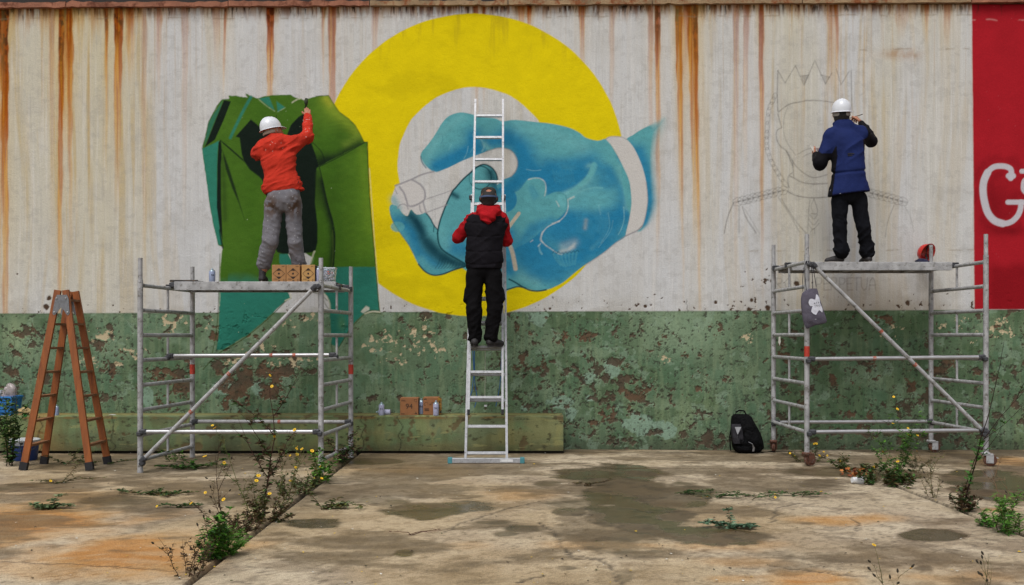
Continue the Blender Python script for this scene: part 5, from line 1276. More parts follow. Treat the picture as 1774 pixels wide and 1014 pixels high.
hR = rot('Z', 25) @ rot('X', -72) @ rot('Z', 30)
RH.part('shell', helmet_shape(.098, .108, .12, hR, hc + P3(0, .01, -.01), .03), M_hhred, smooth=50)
for a_ in (20, 85, 150):
    d_ = P3(math.cos(math.radians(a_)), 0, math.sin(math.radians(a_)))
    RH.part('inner_strap', sweep([hc - d_ * .086 + P3(0, -.004, 0), hc + P3(0, .05, 0) - d_ * .04, hc + P3(0, .05, 0) + d_ * .04, hc + d_ * .086 + P3(0, -.004, 0)], .011, 6, flat=(1, .2)), mat('strap_pink', '#a86a5c', .8) if a_ != 85 else M_blk)
pc = at(1598, 448, 11.86)
def blob(c, r, seed, n=16, amp=.3, m_=12):
    V_, F_ = [], []
    for j in range(m_ + 1):
        ph = math.pi * j / m_
        for k in range(n):
            t = 2 * math.pi * k / n; d = np.array([math.sin(ph) * math.cos(t), math.sin(ph) * math.sin(t), math.cos(ph)])
            q = 1 + amp * (float(vnoise3(*(d * 2.2 + 5)[:, None], seed)[0]) - .5) * 2 + amp * .5 * (float(vnoise3(*(d * 5 + 9)[:, None], seed + 3)[0]) - .5)
            V_.append(np.asarray(c) + d * np.asarray(r) * q)
    for j in range(m_):
        for k in range(n):
            k2 = (k + 1) % n; F_.append((j * n + k, (j + 1) * n + k, (j + 1) * n + k2, j * n + k2))
    return np.array(V_), F_
pc[2] = 2.208 + .035
single('cloth_bundle', blob(pc, (.075, .06, .042), 3), mat('navy_cloth', '#1b1d38', .9, bump=.4), (pc[0], pc[1], 2.208), 'crumpled navy blue cloth lying on the deck under the red hard hat', 'cloth', smooth=True)

# ---- tote bag and backpack: filled cloth bodies
def cushion(rows, Yc, d_of, n=18, sub=4, seed=1, wr=.012, wf=9.0):
    rows = np.array(rows, float); ys = np.linspace(rows[0, 0], rows[-1, 0], len(rows) * sub)
    L = np.interp(ys, rows[:, 0], rows[:, 1]); R_ = np.interp(ys, rows[:, 0], rows[:, 2]); D = np.interp(ys, rows[:, 0], rows[:, 3])
    V_, F_ = [], []; m = len(ys)
    for i in range(m):
        for k in range(2 * n):
            t = 2 * math.pi * k / (2 * n); s = (1 - math.cos(t)) / 2
            x = L[i] + (R_[i] - L[i]) * s; dep = math.copysign(abs(math.sin(t)) ** .6, math.sin(t))
            p = at(x, ys[i], Yc)
            w_ = wr * (float(fbm(np.array([p[0] * wf]), np.array([p[2] * wf * 1.2 + p[0] * 4]), seed, 3)[0]) - .5) * 2 * abs(math.sin(t))
            V_.append(p + P3(0, -dep * D[i] - (w_ if dep > 0 else 0), 0))
    for i in range(m - 1):
        for k in range(2 * n):
            k2 = (k + 1) % (2 * n); F_.append((i * 2 * n + k, i * 2 * n + k2, (i + 1) * 2 * n + k2, (i + 1) * 2 * n + k))
    F_.append(tuple(range(2 * n - 1, -1, -1))); F_.append(tuple((m - 1) * 2 * n + k for k in range(2 * n)))
    return np.array(V_), F_
YT = 10.655
tote = Thing('tote_bag', 'grey cloth tote bag with a white cross print hanging from the scaffold post', 'bag', at(1408, 568, YT))
M_tote = mat('tote_cotton', '#4f4b57', .95, var=.18, scale=18, bump=.5, bscale=160)
trow = [(500, 1404, 1415.4, .004), (503, 1396, 1416.5, .012), (508, 1389.5, 1417.7, .022), (518, 1387.5, 1420, .03), (532, 1388, 1424.5, .036), (548.7, 1390, 1430, .04), (556, 1391.5, 1432.6, .036), (560, 1392.6, 1431, .03), (564, 1394, 1412, .022), (569.3, 1397, 1400, .006)]
tote.part('bag_body', cushion(trow, YT, None, seed=4, wr=.014, wf=11), M_tote, smooth=60)
def tsurf(x, y):
    r = np.array(trow); L = np.interp(y, r[:, 0], r[:, 1]); R_ = np.interp(y, r[:, 0], r[:, 2]); D = np.interp(y, r[:, 0], r[:, 3])
    s = np.clip((x - L) / (R_ - L), .02, .98); t = math.acos(1 - 2 * s); p = at(x, y, YT)
    w_ = .014 * (float(fbm(np.array([p[0] * 11]), np.array([p[2] * 13.2 + p[0] * 4]), 4, 3)[0]) - .5) * 2 * math.sin(t)
    return p + P3(0, -(math.sin(t) ** .6) * D - w_ - .004, 0)
cross = [(1399, 525), (1401, 519), (1405, 518), (1410.5, 519.5), (1412, 512), (1414, 510.5), (1418.5, 516), (1419.5, 526), (1423.5, 535), (1422.8, 542), (1417, 537.5), (1411.5, 546), (1403, 540), (1406, 531), (1402, 531)]
cc_ = np.mean(cross, 0); Vx = [tsurf(*cc_)]; Fx = []; nring = 5
cr = catmull(cross, True, 2)
for q in range(1, nring + 1):
    for p in cr: Vx.append(tsurf(*(cc_ + (p - cc_) * q / nring)))
nn_ = len(cr)
for k in range(nn_): Fx.append((0, 1 + (k + 1) % nn_, 1 + k))
for q in range(nring - 1):
    for k in range(nn_):
        a_, b_ = 1 + q * nn_, 1 + (q + 1) * nn_; Fx.append((a_ + k, a_ + (k + 1) % nn_, b_ + (k + 1) % nn_, b_ + k))
tote.part('white_print', (np.array(Vx), Fx), mat('print_white', '#bcbdc6', .8))
for s, x, y in (('AFA', 1412.5, 525.5), ('CTO', 1413.8, 530.5)):
    tote.part('printed_letters', text_shape(s[0] + ' ' + s[1] + ' ' + s[2], .026, tsurf(x, y) + P3(0, -.004, 0), P3(.985, 0, .17), P3(-.17, 0, .985), .001), M_blk)
tote.part('white_print_mark', text_shape('-', .06, tsurf(1411, 552.5) + P3(0, -.003, 0), EU, EV, .001), mat('print_white_b', '#aaabb2', .8))
for pts in (((1391, 506), (1390.5, 485), (1392, 465), (1397, 452.5)), ((1397, 503.5), (1394.5, 480), (1394, 465), (1398, 453)), ((1408, 500), (1407.5, 480), (1406, 465), (1400, 453)), ((1414, 497), (1411.5, 480), (1408.5, 463), (1401, 452.5))):
    tote.part('handle', sweep([at(x, y, YT + (.0 if i < 3 else .03)) for i, (x, y) in enumerate(pts)], .0085, 6, flat=(1, .3)), mat('tote_handle', '#2e2b35', .95), smooth=50)

YBk = 12.02
bp = Thing('backpack', 'black backpack with grey pocket leaning against the green wall', 'backpack', at(1295, 783, YBk))
M_bkblk = mat('backpack_nylon', '#08080a', .85, var=.4, scale=18, bump=1.0, bscale=45, spec=.12)
bp.part('main_body', cushion([(718, 1271, 1296, .06), (722, 1268, 1301, .10), (730, 1267, 1305, .12), (740, 1267, 1311, .135), (752, 1267, 1317, .145), (765, 1268, 1321, .15), (776, 1270, 1322, .15), (782, 1274, 1316, .13), (784.5, 1279, 1306, .10)], YBk, None, seed=8, wr=.05, wf=9), M_bkblk, smooth=60)
bp.part('side_pocket', cushion([(735, 1266.5, 1283, .02), (745, 1267, 1286, .05), (757, 1268, 1288, .06), (768, 1270, 1288, .055)], YBk - .11, None, seed=9, wr=.012, wf=14), mat('pocket_grey', '#2d2c30', .85, var=.25, scale=30, bump=.6, spec=.15), smooth=60)
bp.part('front_pocket', cushion([(744, 1290, 1312, .03), (755, 1288, 1317, .06), (768, 1287, 1320, .07), (779, 1290, 1318, .05)], YBk - .12, None, seed=10, wr=.035, wf=12), M_bkblk, smooth=60)
bp.part('bottom_roll', cushion([(770, 1275, 1318, .03), (774, 1273, 1321, .07), (779, 1275, 1320, .07), (783.5, 1280, 1310, .04)], YBk - .1, None, seed=11, wr=.02, wf=12), M_bkblk, smooth=60)
bp.part('logo_patch', plate([(0, 0), (.075, 0), (.035, -.085), (.03, -.085)][::-1], at(1273, 740, YBk - .185), EU, EV, .003), mat('patch_white', '#9a9ca0', .5))
bp.part('handle', sweep([at(1274, 719, YBk - .02), at(1275, 714, YBk - .02), at(1281, 711, YBk - .02), at(1289, 712, YBk - .02), at(1292, 717, YBk - .02), at(1293, 721, YBk - .02)], .009, 8), M_bkblk, smooth=50)
bp.part('reflective_strip', sweep([at(1297, 766, YBk - .20), at(1303, 769, YBk - .215), at(1306, 776, YBk - .205), at(1305, 782, YBk - .18)], .012, 6, flat=(1, .3)), mat('reflective_grey', '#8d8e92', .4), smooth=50)
bp.part('strap', sweep([at(1306, 782, YBk - .1), at(1320, 783.5, YBk - .12), at(1335, 783, YBk - .1), at(1342, 781.5, YBk - .05)], .012, 6, flat=(1, .4)), M_bkblk, smooth=50)
bp.part('strap', sweep([at(1268, 735, YBk), at(1264.5, 755, YBk - .02), at(1265, 772, YBk - .03), at(1266, 781, YBk - .02)], .016, 6, flat=(1, .4)), M_bkblk, smooth=50)
bp.part('buckle', box(at(1284, 765, YBk - .18), (.03, .012, .045), ch=.004), M_bkblk)
bp.part('zip_pull', sweep([at(1278, 752, YBk - .175), at(1277.5, 758, YBk - .18), at(1279, 764, YBk - .18)], .004, 6), M_clamp)

# ---- left corner: bucket, crate, brush
bc = gnd(42.5, 797)
BK = Thing('paint_bucket', 'blue paint bucket with a white drip-stained lid behind the step ladder', 'bucket', bc)
BK.part('pail', lathe([(.125, 0), (.132, .008), (.15, .19)], 28, None, bc), mat('pail_blue', '#1a3a78', .4, var=.15, wear='#3f5f96', wear_amt=.25, scale=16), smooth=45)
BK.part('rim', lathe([(.152, .17), (.16, .172), (.16, .205), (.15, .207)], 28, None, bc), mat('pail_rim', '#8a8e96', .5, wear='#101216', wear_amt=.75, scale=14), smooth=45)
BK.part('lid', lathe([(.158, .206), (.162, .21), (.162, .228), (.15, .236), (.02, .232)], 28, None, bc), mat('lid_white', '#c0c4c8', .5, wear='#6b6c70', wear_amt=.2), smooth=45)
BK.part('handle', sweep([bc + P3(-.16, -.01, .19), bc + P3(-.15, -.10, .13), bc + P3(-.06, -.165, .10), bc + P3(.06, -.165, .10), bc + P3(.15, -.10, .13), bc + P3(.16, -.01, .19)], .004, 6), M_clamp)
BK.part('label', box(bc + P3(.075, -.123, .1), (.05, .008, .05), rot('Z', 30)), mat('pail_label', '#3a67b4', .5))
cb = at(6, 719, 12.02); cb[2] = ZL
CR = Thing('plastic_crate', 'bright blue plastic crate on the ledge at the left edge, holding a clear bag', 'crate', cb)
v_, f_ = tubshell(.14, .165, .215, .008); CR.part('crate_shell', (v_ * P3(1, .8, 1) + cb, f_), mat('crate_blue', '#1f6db5', .45, var=.12, wear='#174d80', wear_amt=.3))
CR.part('rim', join(*[bar(cb + P3(x0 * .168, y0 * .134, .212), cb + P3(x1 * .168, y1 * .134, .212), .022, .012, side=(0, 0, 1)) for (x0, y0), (x1, y1) in (((-1, -1), (1, -1)), ((1, -1), (1, 1)), ((1, 1), (-1, 1)), ((-1, 1), (-1, -1)))]), mat('crate_rim', '#2a78bd', .45))
single('plastic_bag', join(blob(cb + P3(.07, 0, .22), (.085, .07, .12), 21, 20, .45, 16)), mat('bag_film', '#b6a8a8', .25, var=.1, alpha=.55, spec=.6), cb + P3(.07, 0, .15), 'crumpled clear plastic bag sticking out of the blue crate', 'bag', smooth=True)
single('plastic_bottle', lathe([(.03, 0), (.034, .01), (.034, .12), (.014, .16), (.014, .185)], 16, rot('Y', 12), cb + P3(-.05, -.04, .12)), mat('bottle_clear', '#c6ccd0', .15, alpha=.6), cb + P3(-.05, -.04, .12), 'clear plastic bottle standing in the blue crate at the left edge', 'bottle', smooth=True)
sbp = at(43, 719, 11.93); sbp[2] = ZL
SB = Thing('scrubbing_brush', 'straw-coloured scrubbing brush lying on the ledge beside the blue crate', 'brush', sbp)
SB.part('brush_back', box(sbp + P3(-.015, 0, .012), (.19, .07, .022), rot('Y', -3), .006), mat('brush_wood', '#8d7650', .8, var=.2))
SB.part('bristles', blob(sbp + P3(-.005, 0, .05), (.08, .04, .04), 31, 22, .25, 10), mat('bristle_straw', '#b09a6c', .95, var=.35, scale=60, bump=1.0, bscale=200, wear='#6b5634', wear_amt=.5))
single('green_cap', lathe([(.016, 0), (.02, .004), (.02, .035), (.014, .038)], 14, rot('Z', 30) @ rot('X', 90), at(43.5, 719.5, 11.885) + P3(0, 0, .004)), mat('cap_green', '#2a9440', .5), at(43.5, 720, 11.885), 'small green bottle cap lying in front of the scrubbing brush', 'cap', smooth=40)
single('paper_scrap', plate([(-.045, 0), (.03, -.01), (.05, .008), (.0, .018)], at(194, 719.5, 11.95) + P3(0, 0, .004), EU, P3(0, .9, .3), .002), mat('scrap_white', '#a9a9a4', .8), at(194, 719.5, 11.95), 'small white paper scrap lying on the ledge right of the step ladder', 'paper')

# ---- paper cup and dry leaves
cp = gnd(1486, 838.5); cp[2] = .036
single('paper_cup', join(lathe([(.026, 0), (.027, .003), (.036, .098), (.0385, .1), (.0385, .103), (.0345, .1), (.0255, .006)], 24, rot('Z', 14) @ rot('Y', 96) , cp + P3(-.052, 0, .0))), mat('cup_white', '#cfd0d2', .6, var=.03), (cp[0], cp[1], 0), 'white paper cup lying on its side on the concrete by the weeds', 'cup', smooth=50)
# ================================================================== people: bodies and clothes grown from joint chains as distance fields
def surface_nets(d, org, h):
    s = d < 0
    nx, ny, nz = d.shape
    cs = np.zeros((nx - 1, ny - 1, nz - 1), np.int8)
    for i in (0, 1):
        for j in (0, 1):
            for k in (0, 1):
                cs += s[i:nx - 1 + i, j:ny - 1 + j, k:nz - 1 + k]
    act = (cs > 0) & (cs < 8)
    ci = np.argwhere(act)
    acc = np.zeros((len(ci), 3)); cnt = np.zeros(len(ci))
    corners = [(i, j, k) for i in (0, 1) for j in (0, 1) for k in (0, 1)]
    for a in corners:
        for ax in range(3):
            if a[ax]: continue
            b = list(a); b[ax] = 1
            ia = ci + np.array(a); ib = ci + np.array(b)
            da = d[ia[:, 0], ia[:, 1], ia[:, 2]]; db = d[ib[:, 0], ib[:, 1], ib[:, 2]]
            x = (da < 0) != (db < 0)
            t = np.where(x, da / np.where(x, da - db, 1), 0)
            p = np.array(a, float) + 0 * ci; p[:, ax] += t
            acc += p * x[:, None]; cnt += x
    V_ = (ci + acc / np.maximum(cnt, 1)[:, None]) * h + np.asarray(org)
    idx = -np.ones(act.shape, np.int64); idx[act] = np.arange(len(ci))
    Fs = []
    for ax in range(3):
        sl = [slice(None)] * 3; sl2 = [slice(None)] * 3
        sl[ax] = slice(0, -1); sl2[ax] = slice(1, None)
        e = np.argwhere(s[tuple(sl)] != s[tuple(sl2)])
        o1, o2 = [q for q in range(3) if q != ax]
        e = e[(e[:, o1] > 0) & (e[:, o2] > 0) & (e[:, o1] < act.shape[o1]) & (e[:, o2] < act.shape[o2])]
        u1 = np.zeros(3, int); u1[o1] = 1; u2 = np.zeros(3, int); u2[o2] = 1
        q = [e - u1 - u2, e - u2, e, e - u1]
        f = np.stack([idx[c[:, 0], c[:, 1], c[:, 2]] for c in q], 1)
        neg = s[e[:, 0], e[:, 1], e[:, 2]]
        flip = neg if ax != 1 else ~neg
        f[~flip] = f[~flip][:, ::-1]
        Fs.append(f)
    return V_, np.concatenate(Fs)

def grow(prims, h=.009, k=.03, wrinkle=None, cut=None, pad=.05):
    """prims: (a, b, ra, rb, flat) capsules, smoothly merged; wrinkle(x,y,z)->offset; cut(x,y,z)->distance to intersect with"""
    A = np.array([np.minimum(np.asarray(p[0]), np.asarray(p[1])) - max(p[2], p[3]) for p in prims]).min(0) - pad
    B = np.array([np.maximum(np.asarray(p[0]), np.asarray(p[1])) + max(p[2], p[3]) for p in prims]).max(0) + pad
    n = np.ceil((B - A) / h).astype(int) + 1
    ax = [A[i] + np.arange(n[i]) * h for i in range(3)]
    D = np.full(n, .5, np.float32)
    for p in prims:
        a, b, ra, rb = np.asarray(p[0], float), np.asarray(p[1], float), p[2], p[3]
        fl = p[4] if len(p) > 4 else 1.0
        R = max(ra, rb) + k + .05
        lo = np.floor((np.minimum(a, b) - R - A) / h).astype(int).clip(0); hi = (np.ceil((np.maximum(a, b) + R - A) / h).astype(int) + 1).clip(0, n)
        X, Y, Z = np.meshgrid(ax[0][lo[0]:hi[0]], ax[1][lo[1]:hi[1]], ax[2][lo[2]:hi[2]], indexing='ij')
        sc = np.array([1, 1 / fl, 1]); e = (b - a) * sc; L = e @ e + 1e-9
        px_, py_, pz_ = (X - a[0]), (Y - a[1]) / fl, (Z - a[2])
        t = np.clip((px_ * e[0] + py_ * e[1] + pz_ * e[2]) / L, 0, 1)
        d = np.sqrt((px_ - t * e[0]) ** 2 + (py_ - t * e[1]) ** 2 + (pz_ - t * e[2]) ** 2) - (ra + (rb - ra) * t)
        d = d * min(1, (fl + 1) / 2)
        w = (slice(lo[0], hi[0]), slice(lo[1], hi[1]), slice(lo[2], hi[2]))
        o = D[w]; hh = np.clip(.5 + .5 * (o - d) / k, 0, 1)
        D[w] = o + (d - o) * hh - k * hh * (1 - hh)
    if wrinkle is not None:
        m = np.argwhere(np.abs(D) < .03)
        X, Y, Z = A[0] + m[:, 0] * h, A[1] + m[:, 1] * h, A[2] + m[:, 2] * h
        D[m[:, 0], m[:, 1], m[:, 2]] += wrinkle(X, Y, Z).astype(np.float32)
    if cut is not None:
        X, Y, Z = np.meshgrid(*ax, indexing='ij')
        D = np.maximum(D, cut(X, Y, Z).astype(np.float32))
    D[0] = D[-1] = .1; D[:, 0] = D[:, -1] = .1; D[:, :, 0] = D[:, :, -1] = .1
    return surface_nets(D, A, h)

def proj(V_):
    return CX + V_[:, 0] * F / V_[:, 1], HZ + (H - V_[:, 2]) * F / V_[:, 1]

def inpoly(px, py, P):
    ins = np.zeros(px.shape, bool); n = len(P)
    for i in range(n):
        a, b = P[i], P[(i + 1) % n]
        if a[1] == b[1]: continue
        ins ^= ((a[1] <= py) != (b[1] <= py)) & (px < (b[0] - a[0]) * (py - a[1]) / (b[1] - a[1]) + a[0])
    return ins

def ridged(x, y, z, seed): return (1 - np.abs(2 * vnoise3(x, y, z, seed) - 1)) ** 2

def hand(w, d, nrm_, side, curl=(20, 20, 20, 20), thumb=40, s=1.0):
    """wrist point, direction of the hand, palm normal, side towards the thumb; returns capsules"""
    d = np.asarray(d, float); d /= np.linalg.norm(d)
    nn = np.asarray(nrm_, float); nn = nn - d * (nn @ d); nn /= np.linalg.norm(nn)
    sd = np.asarray(side, float); sd = sd - d * (sd @ d) - nn * (sd @ nn); sd /= np.linalg.norm(sd)
    w = np.asarray(w, float); P = [(w - d * .03 * s, w + d * .02 * s, .024 * s, .023 * s)]
    for i, off in enumerate((.027, .009, -.009, -.026)):
        k0 = w + d * (.085 - .006 * abs(i - 1)) * s + sd * off * s
        P.append((w + d * .01 * s + sd * off * .6 * s, k0, .015 * s, .0125 * s))
        L = (.068, .077, .071, .055)[i] * s; c = math.radians(curl[i])
        d1 = d * math.cos(c) + nn * math.sin(c) + sd * off * 1.5; d1 /= np.linalg.norm(d1); d2 = d * math.cos(2.1 * c) + nn * math.sin(2.1 * c); d3 = d * math.cos(2.9 * c) + nn * math.sin(2.9 * c)
        p1 = k0 + d1 * L * .5; p2 = p1 + d2 * L * .3; p3 = p2 + d3 * L * .24
        P += [(k0, p1, .0098 * s, .009 * s), (p1, p2, .009 * s, .0083 * s), (p2, p3, .0083 * s, .007 * s)]
    c = math.radians(thumb); t0 = w + d * .022 * s + sd * .022 * s
    t1 = t0 + (d * math.cos(c) + sd * math.sin(c)) * .042 * s + nn * .012 * s; t2 = t1 + (d * math.cos(c * .6) + sd * math.sin(c * .6) + nn * .35) * .034 * s; t3 = t2 + (d * .9 + nn * .3) * .022 * s
    P += [(t0, t1, .014 * s, .0115 * s), (t1, t2, .0112 * s, .0095 * s), (t2, t3, .0095 * s, .008 * s)]
    return P

def head_prims(c, R, s=1.0):
    """skull, jaw, nose, brow, lips, ears; local +y is the way the face looks"""
    R = np.asarray(R); q = lambda *v: np.asarray(c) + R @ (np.array(v) * s)
    P = [(q(0, -.025, .02), q(0, .02, .025), .083 * s, .08 * s), (q(0, .03, -.02), q(0, .045, -.075), .062 * s, .045 * s), (q(0, .07, -.085), q(0, .072, -.088), .028 * s, .028 * s),
         (q(0, .092, .012), q(0, .112, -.022), .01 * s, .015 * s), (q(-.03, .083, .022), q(.03, .083, .022), .014 * s, .014 * s), (q(-.018, .088, -.057), q(.018, .088, -.057), .011 * s, .011 * s),
         (q(-.042, .06, -.02), q(-.04, .065, -.03), .026 * s, .026 * s), (q(.042, .06, -.02), q(.04, .065, -.03), .026 * s, .026 * s)]
    for e in (-1, 1):
        P += [(q(e * .079, -.004, .01), q(e * .08, .0, -.02), .017 * s, .012 * s), (q(e * .086, -.012, .012), q(e * .085, -.006, -.01), .01 * s, .008 * s)]
    return P, q

M_skin = attr_mat('skin', .55, .15, 200, .10, 60, spec=.4)
M_cloth = attr_mat('fleece_cloth', .95, .4, 220, .15, 120, spec=.08)
M_nylon = attr_mat('nylon_cloth', .8, .4, 160, .14, 70, spec=.1)
M_denim = attr_mat('work_cloth', .92, .4, 260, .18, 120, spec=.08)
M_shoe = mat('shoe_dark', '#1c191b', .7, var=.3, scale=40, bump=.3, wear='#4a4446', wear_amt=.2)
M_sole = mat('shoe_sole', '#9a9590', .7)
M_hhw = mat('helmet_white', '#c9ccd2', .3, var=.04, spec=.5, wear='#a9abb0', wear_amt=.12)
M_hair = mat('dark_hair', '#15110f', .7, var=.4, scale=90, bump=.8, bscale=150)
SKIN = hx('#9a6850')

def skin_mesh(prims, hands, h=.009):
    Vs, Fs = grow(prims, h, .022)
    for hp in hands:
        v, f = grow(hp, .0045, .007, pad=.02)
        Fs = np.concatenate([Fs, f + len(Vs)]); Vs = np.concatenate([Vs, v])
    n = vnoise3(Vs[:, 0] * 30, Vs[:, 1] * 30, Vs[:, 2] * 30, 2)
    return Vs, Fs, SKIN * (.85 + .3 * n[:, None]) * np.array([1, .95, .93])

def person(label, base, skin):
    Vs, Fs, cs = skin
    o = raw_mesh('person', Vs - np.asarray(base, float), Fs, M_skin, True, cs)
    return Thing('person', label, 'person', base, 'painters at work', obj=o)

def garment(T, name, prims, m, colfn, h=.009, k=.035, wrinkle=None, cut=None, parent=None, label=None):
    v, f = grow(prims, h, k, wrinkle, cut)
    return T.part(name, (v, f), m, smooth=True, cols=colfn(v), parent=parent, label=label)

def shoe(T, heel, toe, w=.046, ht=.075, name='shoe', sole=M_sole, upper=M_shoe, ank=None):
    """heel and toe points on the sole plane"""
    heel, toe = np.asarray(heel, float), np.asarray(toe, float); d = (toe - heel); L = np.linalg.norm(d); d /= L; up = P3(0, 0, 1); sd = np.cross(d, up)
    P = [(heel + d * .035 + up * .042, heel + d * L * .5 + up * .04, .036, .04), (heel + d * L * .5 + up * .04, toe - d * .045 + up * .03, .04, .032), (heel + d * .04 + up * .05, heel + d * .055 + up * ht, .036, .04), (heel + d * L * .45 + up * .045 - sd * .008, toe - d * .05 + up * .03 - sd * .008, .036, .03), (heel + d * L * .45 + up * .045 + sd * .008, toe - d * .05 + up * .03 + sd * .008, .036, .03)]
    v, f = grow(P, .008, .02, cut=lambda X, Y, Z: (heel[2] + .022) - Z)
    o = T.part(name, (v, f), upper, smooth=True)
    out = [(math.cos(t), math.sin(t)) for t in np.linspace(0, 2 * math.pi, 25)[:-1]]
    pts = [((L / 2 - .004) * c + L / 2, (.042 - .006 * (c < 0)) * s) for c, s in out]
    T.part('sole', plate(pts, heel + up * .001, d, np.cross(up, d), .024), sole, parent=o)
    T.part('lace', join(*[tube(heel + d * (L * .5 + .02 * i) + up * (.082 - .008 * i) - sd * .022, heel + d * (L * .5 + .02 * i) + up * (.082 - .008 * i) + sd * .022, .003, 6) for i in range(3)]), sole, parent=o)
    return o

def wr_fn(seed, amp, f=(14, 14, 22), twist=0.0, amp2=.004):
    def fn(x, y, z):
        w = ridged(x * f[0] + z * twist * f[0], y * f[1], z * f[2] + x * twist * 8, seed)
        return -(w - .35) * amp + (vnoise3(x * 34, y * 34, z * 34, seed + 5) - .5) * amp2
    return fn

# ------------------------------------------------ painter in the red hoodie on the left tower
Z1 = 1.963
def A1(px, py, Y): return at(px, py, Y)
sL, sR = A1(458, 255, 11.30), A1(505, 251, 11.31)
eR, wR = A1(532, 237, 11.50), A1(533.5, 201, 11.72)
eL, wL = A1(446, 266, 11.44), A1(466, 244, 11.70)
pel = A1(492, 347, 11.17); chest = A1(482, 285, 11.24); waist = A1(490, 325, 11.19); nk = A1(478, 243, 11.31)
hL, hR_ = A1(478, 354, 11.18), A1(507, 354, 11.18); kL, kR = A1(468, 418, 11.15), A1(511, 420, 11.20); aL, aR = A1(457, 468, 11.22), A1(517, 468, 11.28)
hc1 = A1(472.5, 229, 11.35)
HR1 = rot('Z', -52) @ rot('X', 14) @ rot('Y', -6)
hp, q1 = head_prims(hc1, HR1)
hd1 = np.array(wR) + (A1(531.5, 179, 11.82) - wR) * .14
body = hp + [(nk - P3(0, 0, .03), hc1 - P3(0, .02, .05), .055, .052), (nk, chest, .07, .10, .7), (chest, waist, .13, .12, .7), (waist, pel + P3(0, 0, .06), .11, .09, .75), (nk - P3(.03, 0, .03), sL, .06, .05), (nk - P3(-.03, 0, .03), sR, .06, .05), (sR, eR, .05, .04), (eR, wR, .038, .026), (sL, eL, .05, .04), (eL, wL, .038, .026),
             (pel + P3(0, .02, .04), hL, .07, .06), (pel + P3(0, .02, .04), hR_, .07, .06), (hL, kL, .06, .045), (hR_, kR, .06, .045), (kL, aL, .05, .04), (kR, aR, .05, .04)]
base1 = P3(*A1(487, 490, 11.22)[:2], Z1)
RM = person('painter in red hoodie and grey sweatpants reaching up to the green figure', base1,
            skin_mesh(body, [hand(wR, A1(531.5, 179, 11.84) - wR, (-.2, 1, .1), (-1, 0, 0), (12, 8, 10, 16), 35), hand(wL, A1(484, 236, 11.82) - wL, (.3, .6, -.6), (1, 0, .2), (35, 35, 35, 35), 35)]))
hood_c = A1(476, 255, 11.23)
hoodie = [(chest + P3(0, 0, .04), waist + P3(0, 0, .0), .185, .172, .68), (sL + P3(.035, 0, -.02), chest, .10, .14, .8), (sR - P3(.035, 0, .02), chest, .10, .14, .8), (nk + P3(0, -.01, -.015), sL + P3(.02, 0, .005), .075, .07), (nk + P3(0, -.01, -.015), sR + P3(-.01, 0, .0), .075, .07),
          (sR, eR, .085, .062), (eR, wR - (wR - eR) * .06, .062, .044), (sL, eL, .085, .066), (eL, wL, .066, .045), (A1(455, 262, 11.24), A1(448, 268, 11.36), .06, .062), (waist + P3(-.03, 0, -.0), waist + P3(.03, 0, -.01), .178, .172, .66), (waist + P3(-.01, 0, -.035), waist + P3(.02, 0, -.045), .178, .170, .66),
          (hood_c + P3(-.04, -.035, .03), hood_c + P3(.05, -.035, .045), .055, .052), (hood_c + P3(-.03, -.05, -.01), hood_c + P3(.035, -.05, .0), .055, .05), (nk + P3(-.05, .03, .0), nk + P3(.05, .04, .02), .05, .05)]
def hoodw(x, y, z):
    px, py = CX + x * F / y, HZ + (H - z) * F / y
    t = (px - 470) * .55 + (py - 250)                 # drag lines from the raised shoulder
    w = .6 * ridged(t * .085, px * .03 - py * .01, y * 4, 31) + .4 * ridged(t * .17 + 4, px * .05, y * 7, 35)
    g = np.exp(-((py - 322) / 14) ** 2) * ridged(px * .02, py * .22 + px * .05, y * 3, 33) * .012
    return -(w - .33) * .021 - g * 1.2 + (vnoise3(x * 26, y * 26, z * 26, 34) - .5) * .006
def hoodcol(v):
    px, py = proj(v); n = vnoise3(v[:, 0] * 9, v[:, 1] * 9, v[:, 2] * 9, 7)
    c = hx('#ad3022') * (.88 + .24 * n[:, None])
    sp = vnoise3(v[:, 0] * 70, v[:, 1] * 70, v[:, 2] * 70, 9)
    m = ((sp > .86) & (np.abs(px - 476) < 16) & (np.abs(py - 254) < 9)) | ((sp > .86) & (px > 521) & (py < 245))
    c[m] = hx('#b9a49c')
    d_ = (sp > .72) & (px > 515) & (py > 290) & (py < 325) & (np.abs(px - 518.5) < 4); c[d_] = hx('#2a1a1c')
    return c
garment(RM, 'hoodie', hoodie, M_cloth, hoodcol, .008, .05, hoodw, lambda X, Y, Z: (A1(490, 334, 11.2)[2] + (X - A1(490, 330, 11.2)[0]) * .12) - Z)
garment(RM, 'undershirt', [(waist + P3(-.035, 0, -.055), waist + P3(.035, 0, -.06), .150, .145, .72)], M_cloth, lambda v: np.tile(hx('#161416'), (len(v), 1)), .01)
pants = [(pel + P3(-.035, 0, .10), pel + P3(.03, 0, .09), .145, .14, .75), (pel + P3(-.03, -.02, .0), pel + P3(.04, -.02, 0), .15, .145, .82), (hL + P3(-.015, 0, .0), kL, .108, .086, .95), (hR_ + P3(.0, 0, .0), kR, .104, .076, .95), (kL, aL + P3(0, 0, .07), .084, .072), (kR, aR + P3(0, 0, .07), .076, .07), (aL + P3(-.004, 0, .07), aL + P3(.0, 0, .055), .076, .064), (aR + P3(0, 0, .07), aR + P3(0, 0, .055), .072, .062)]
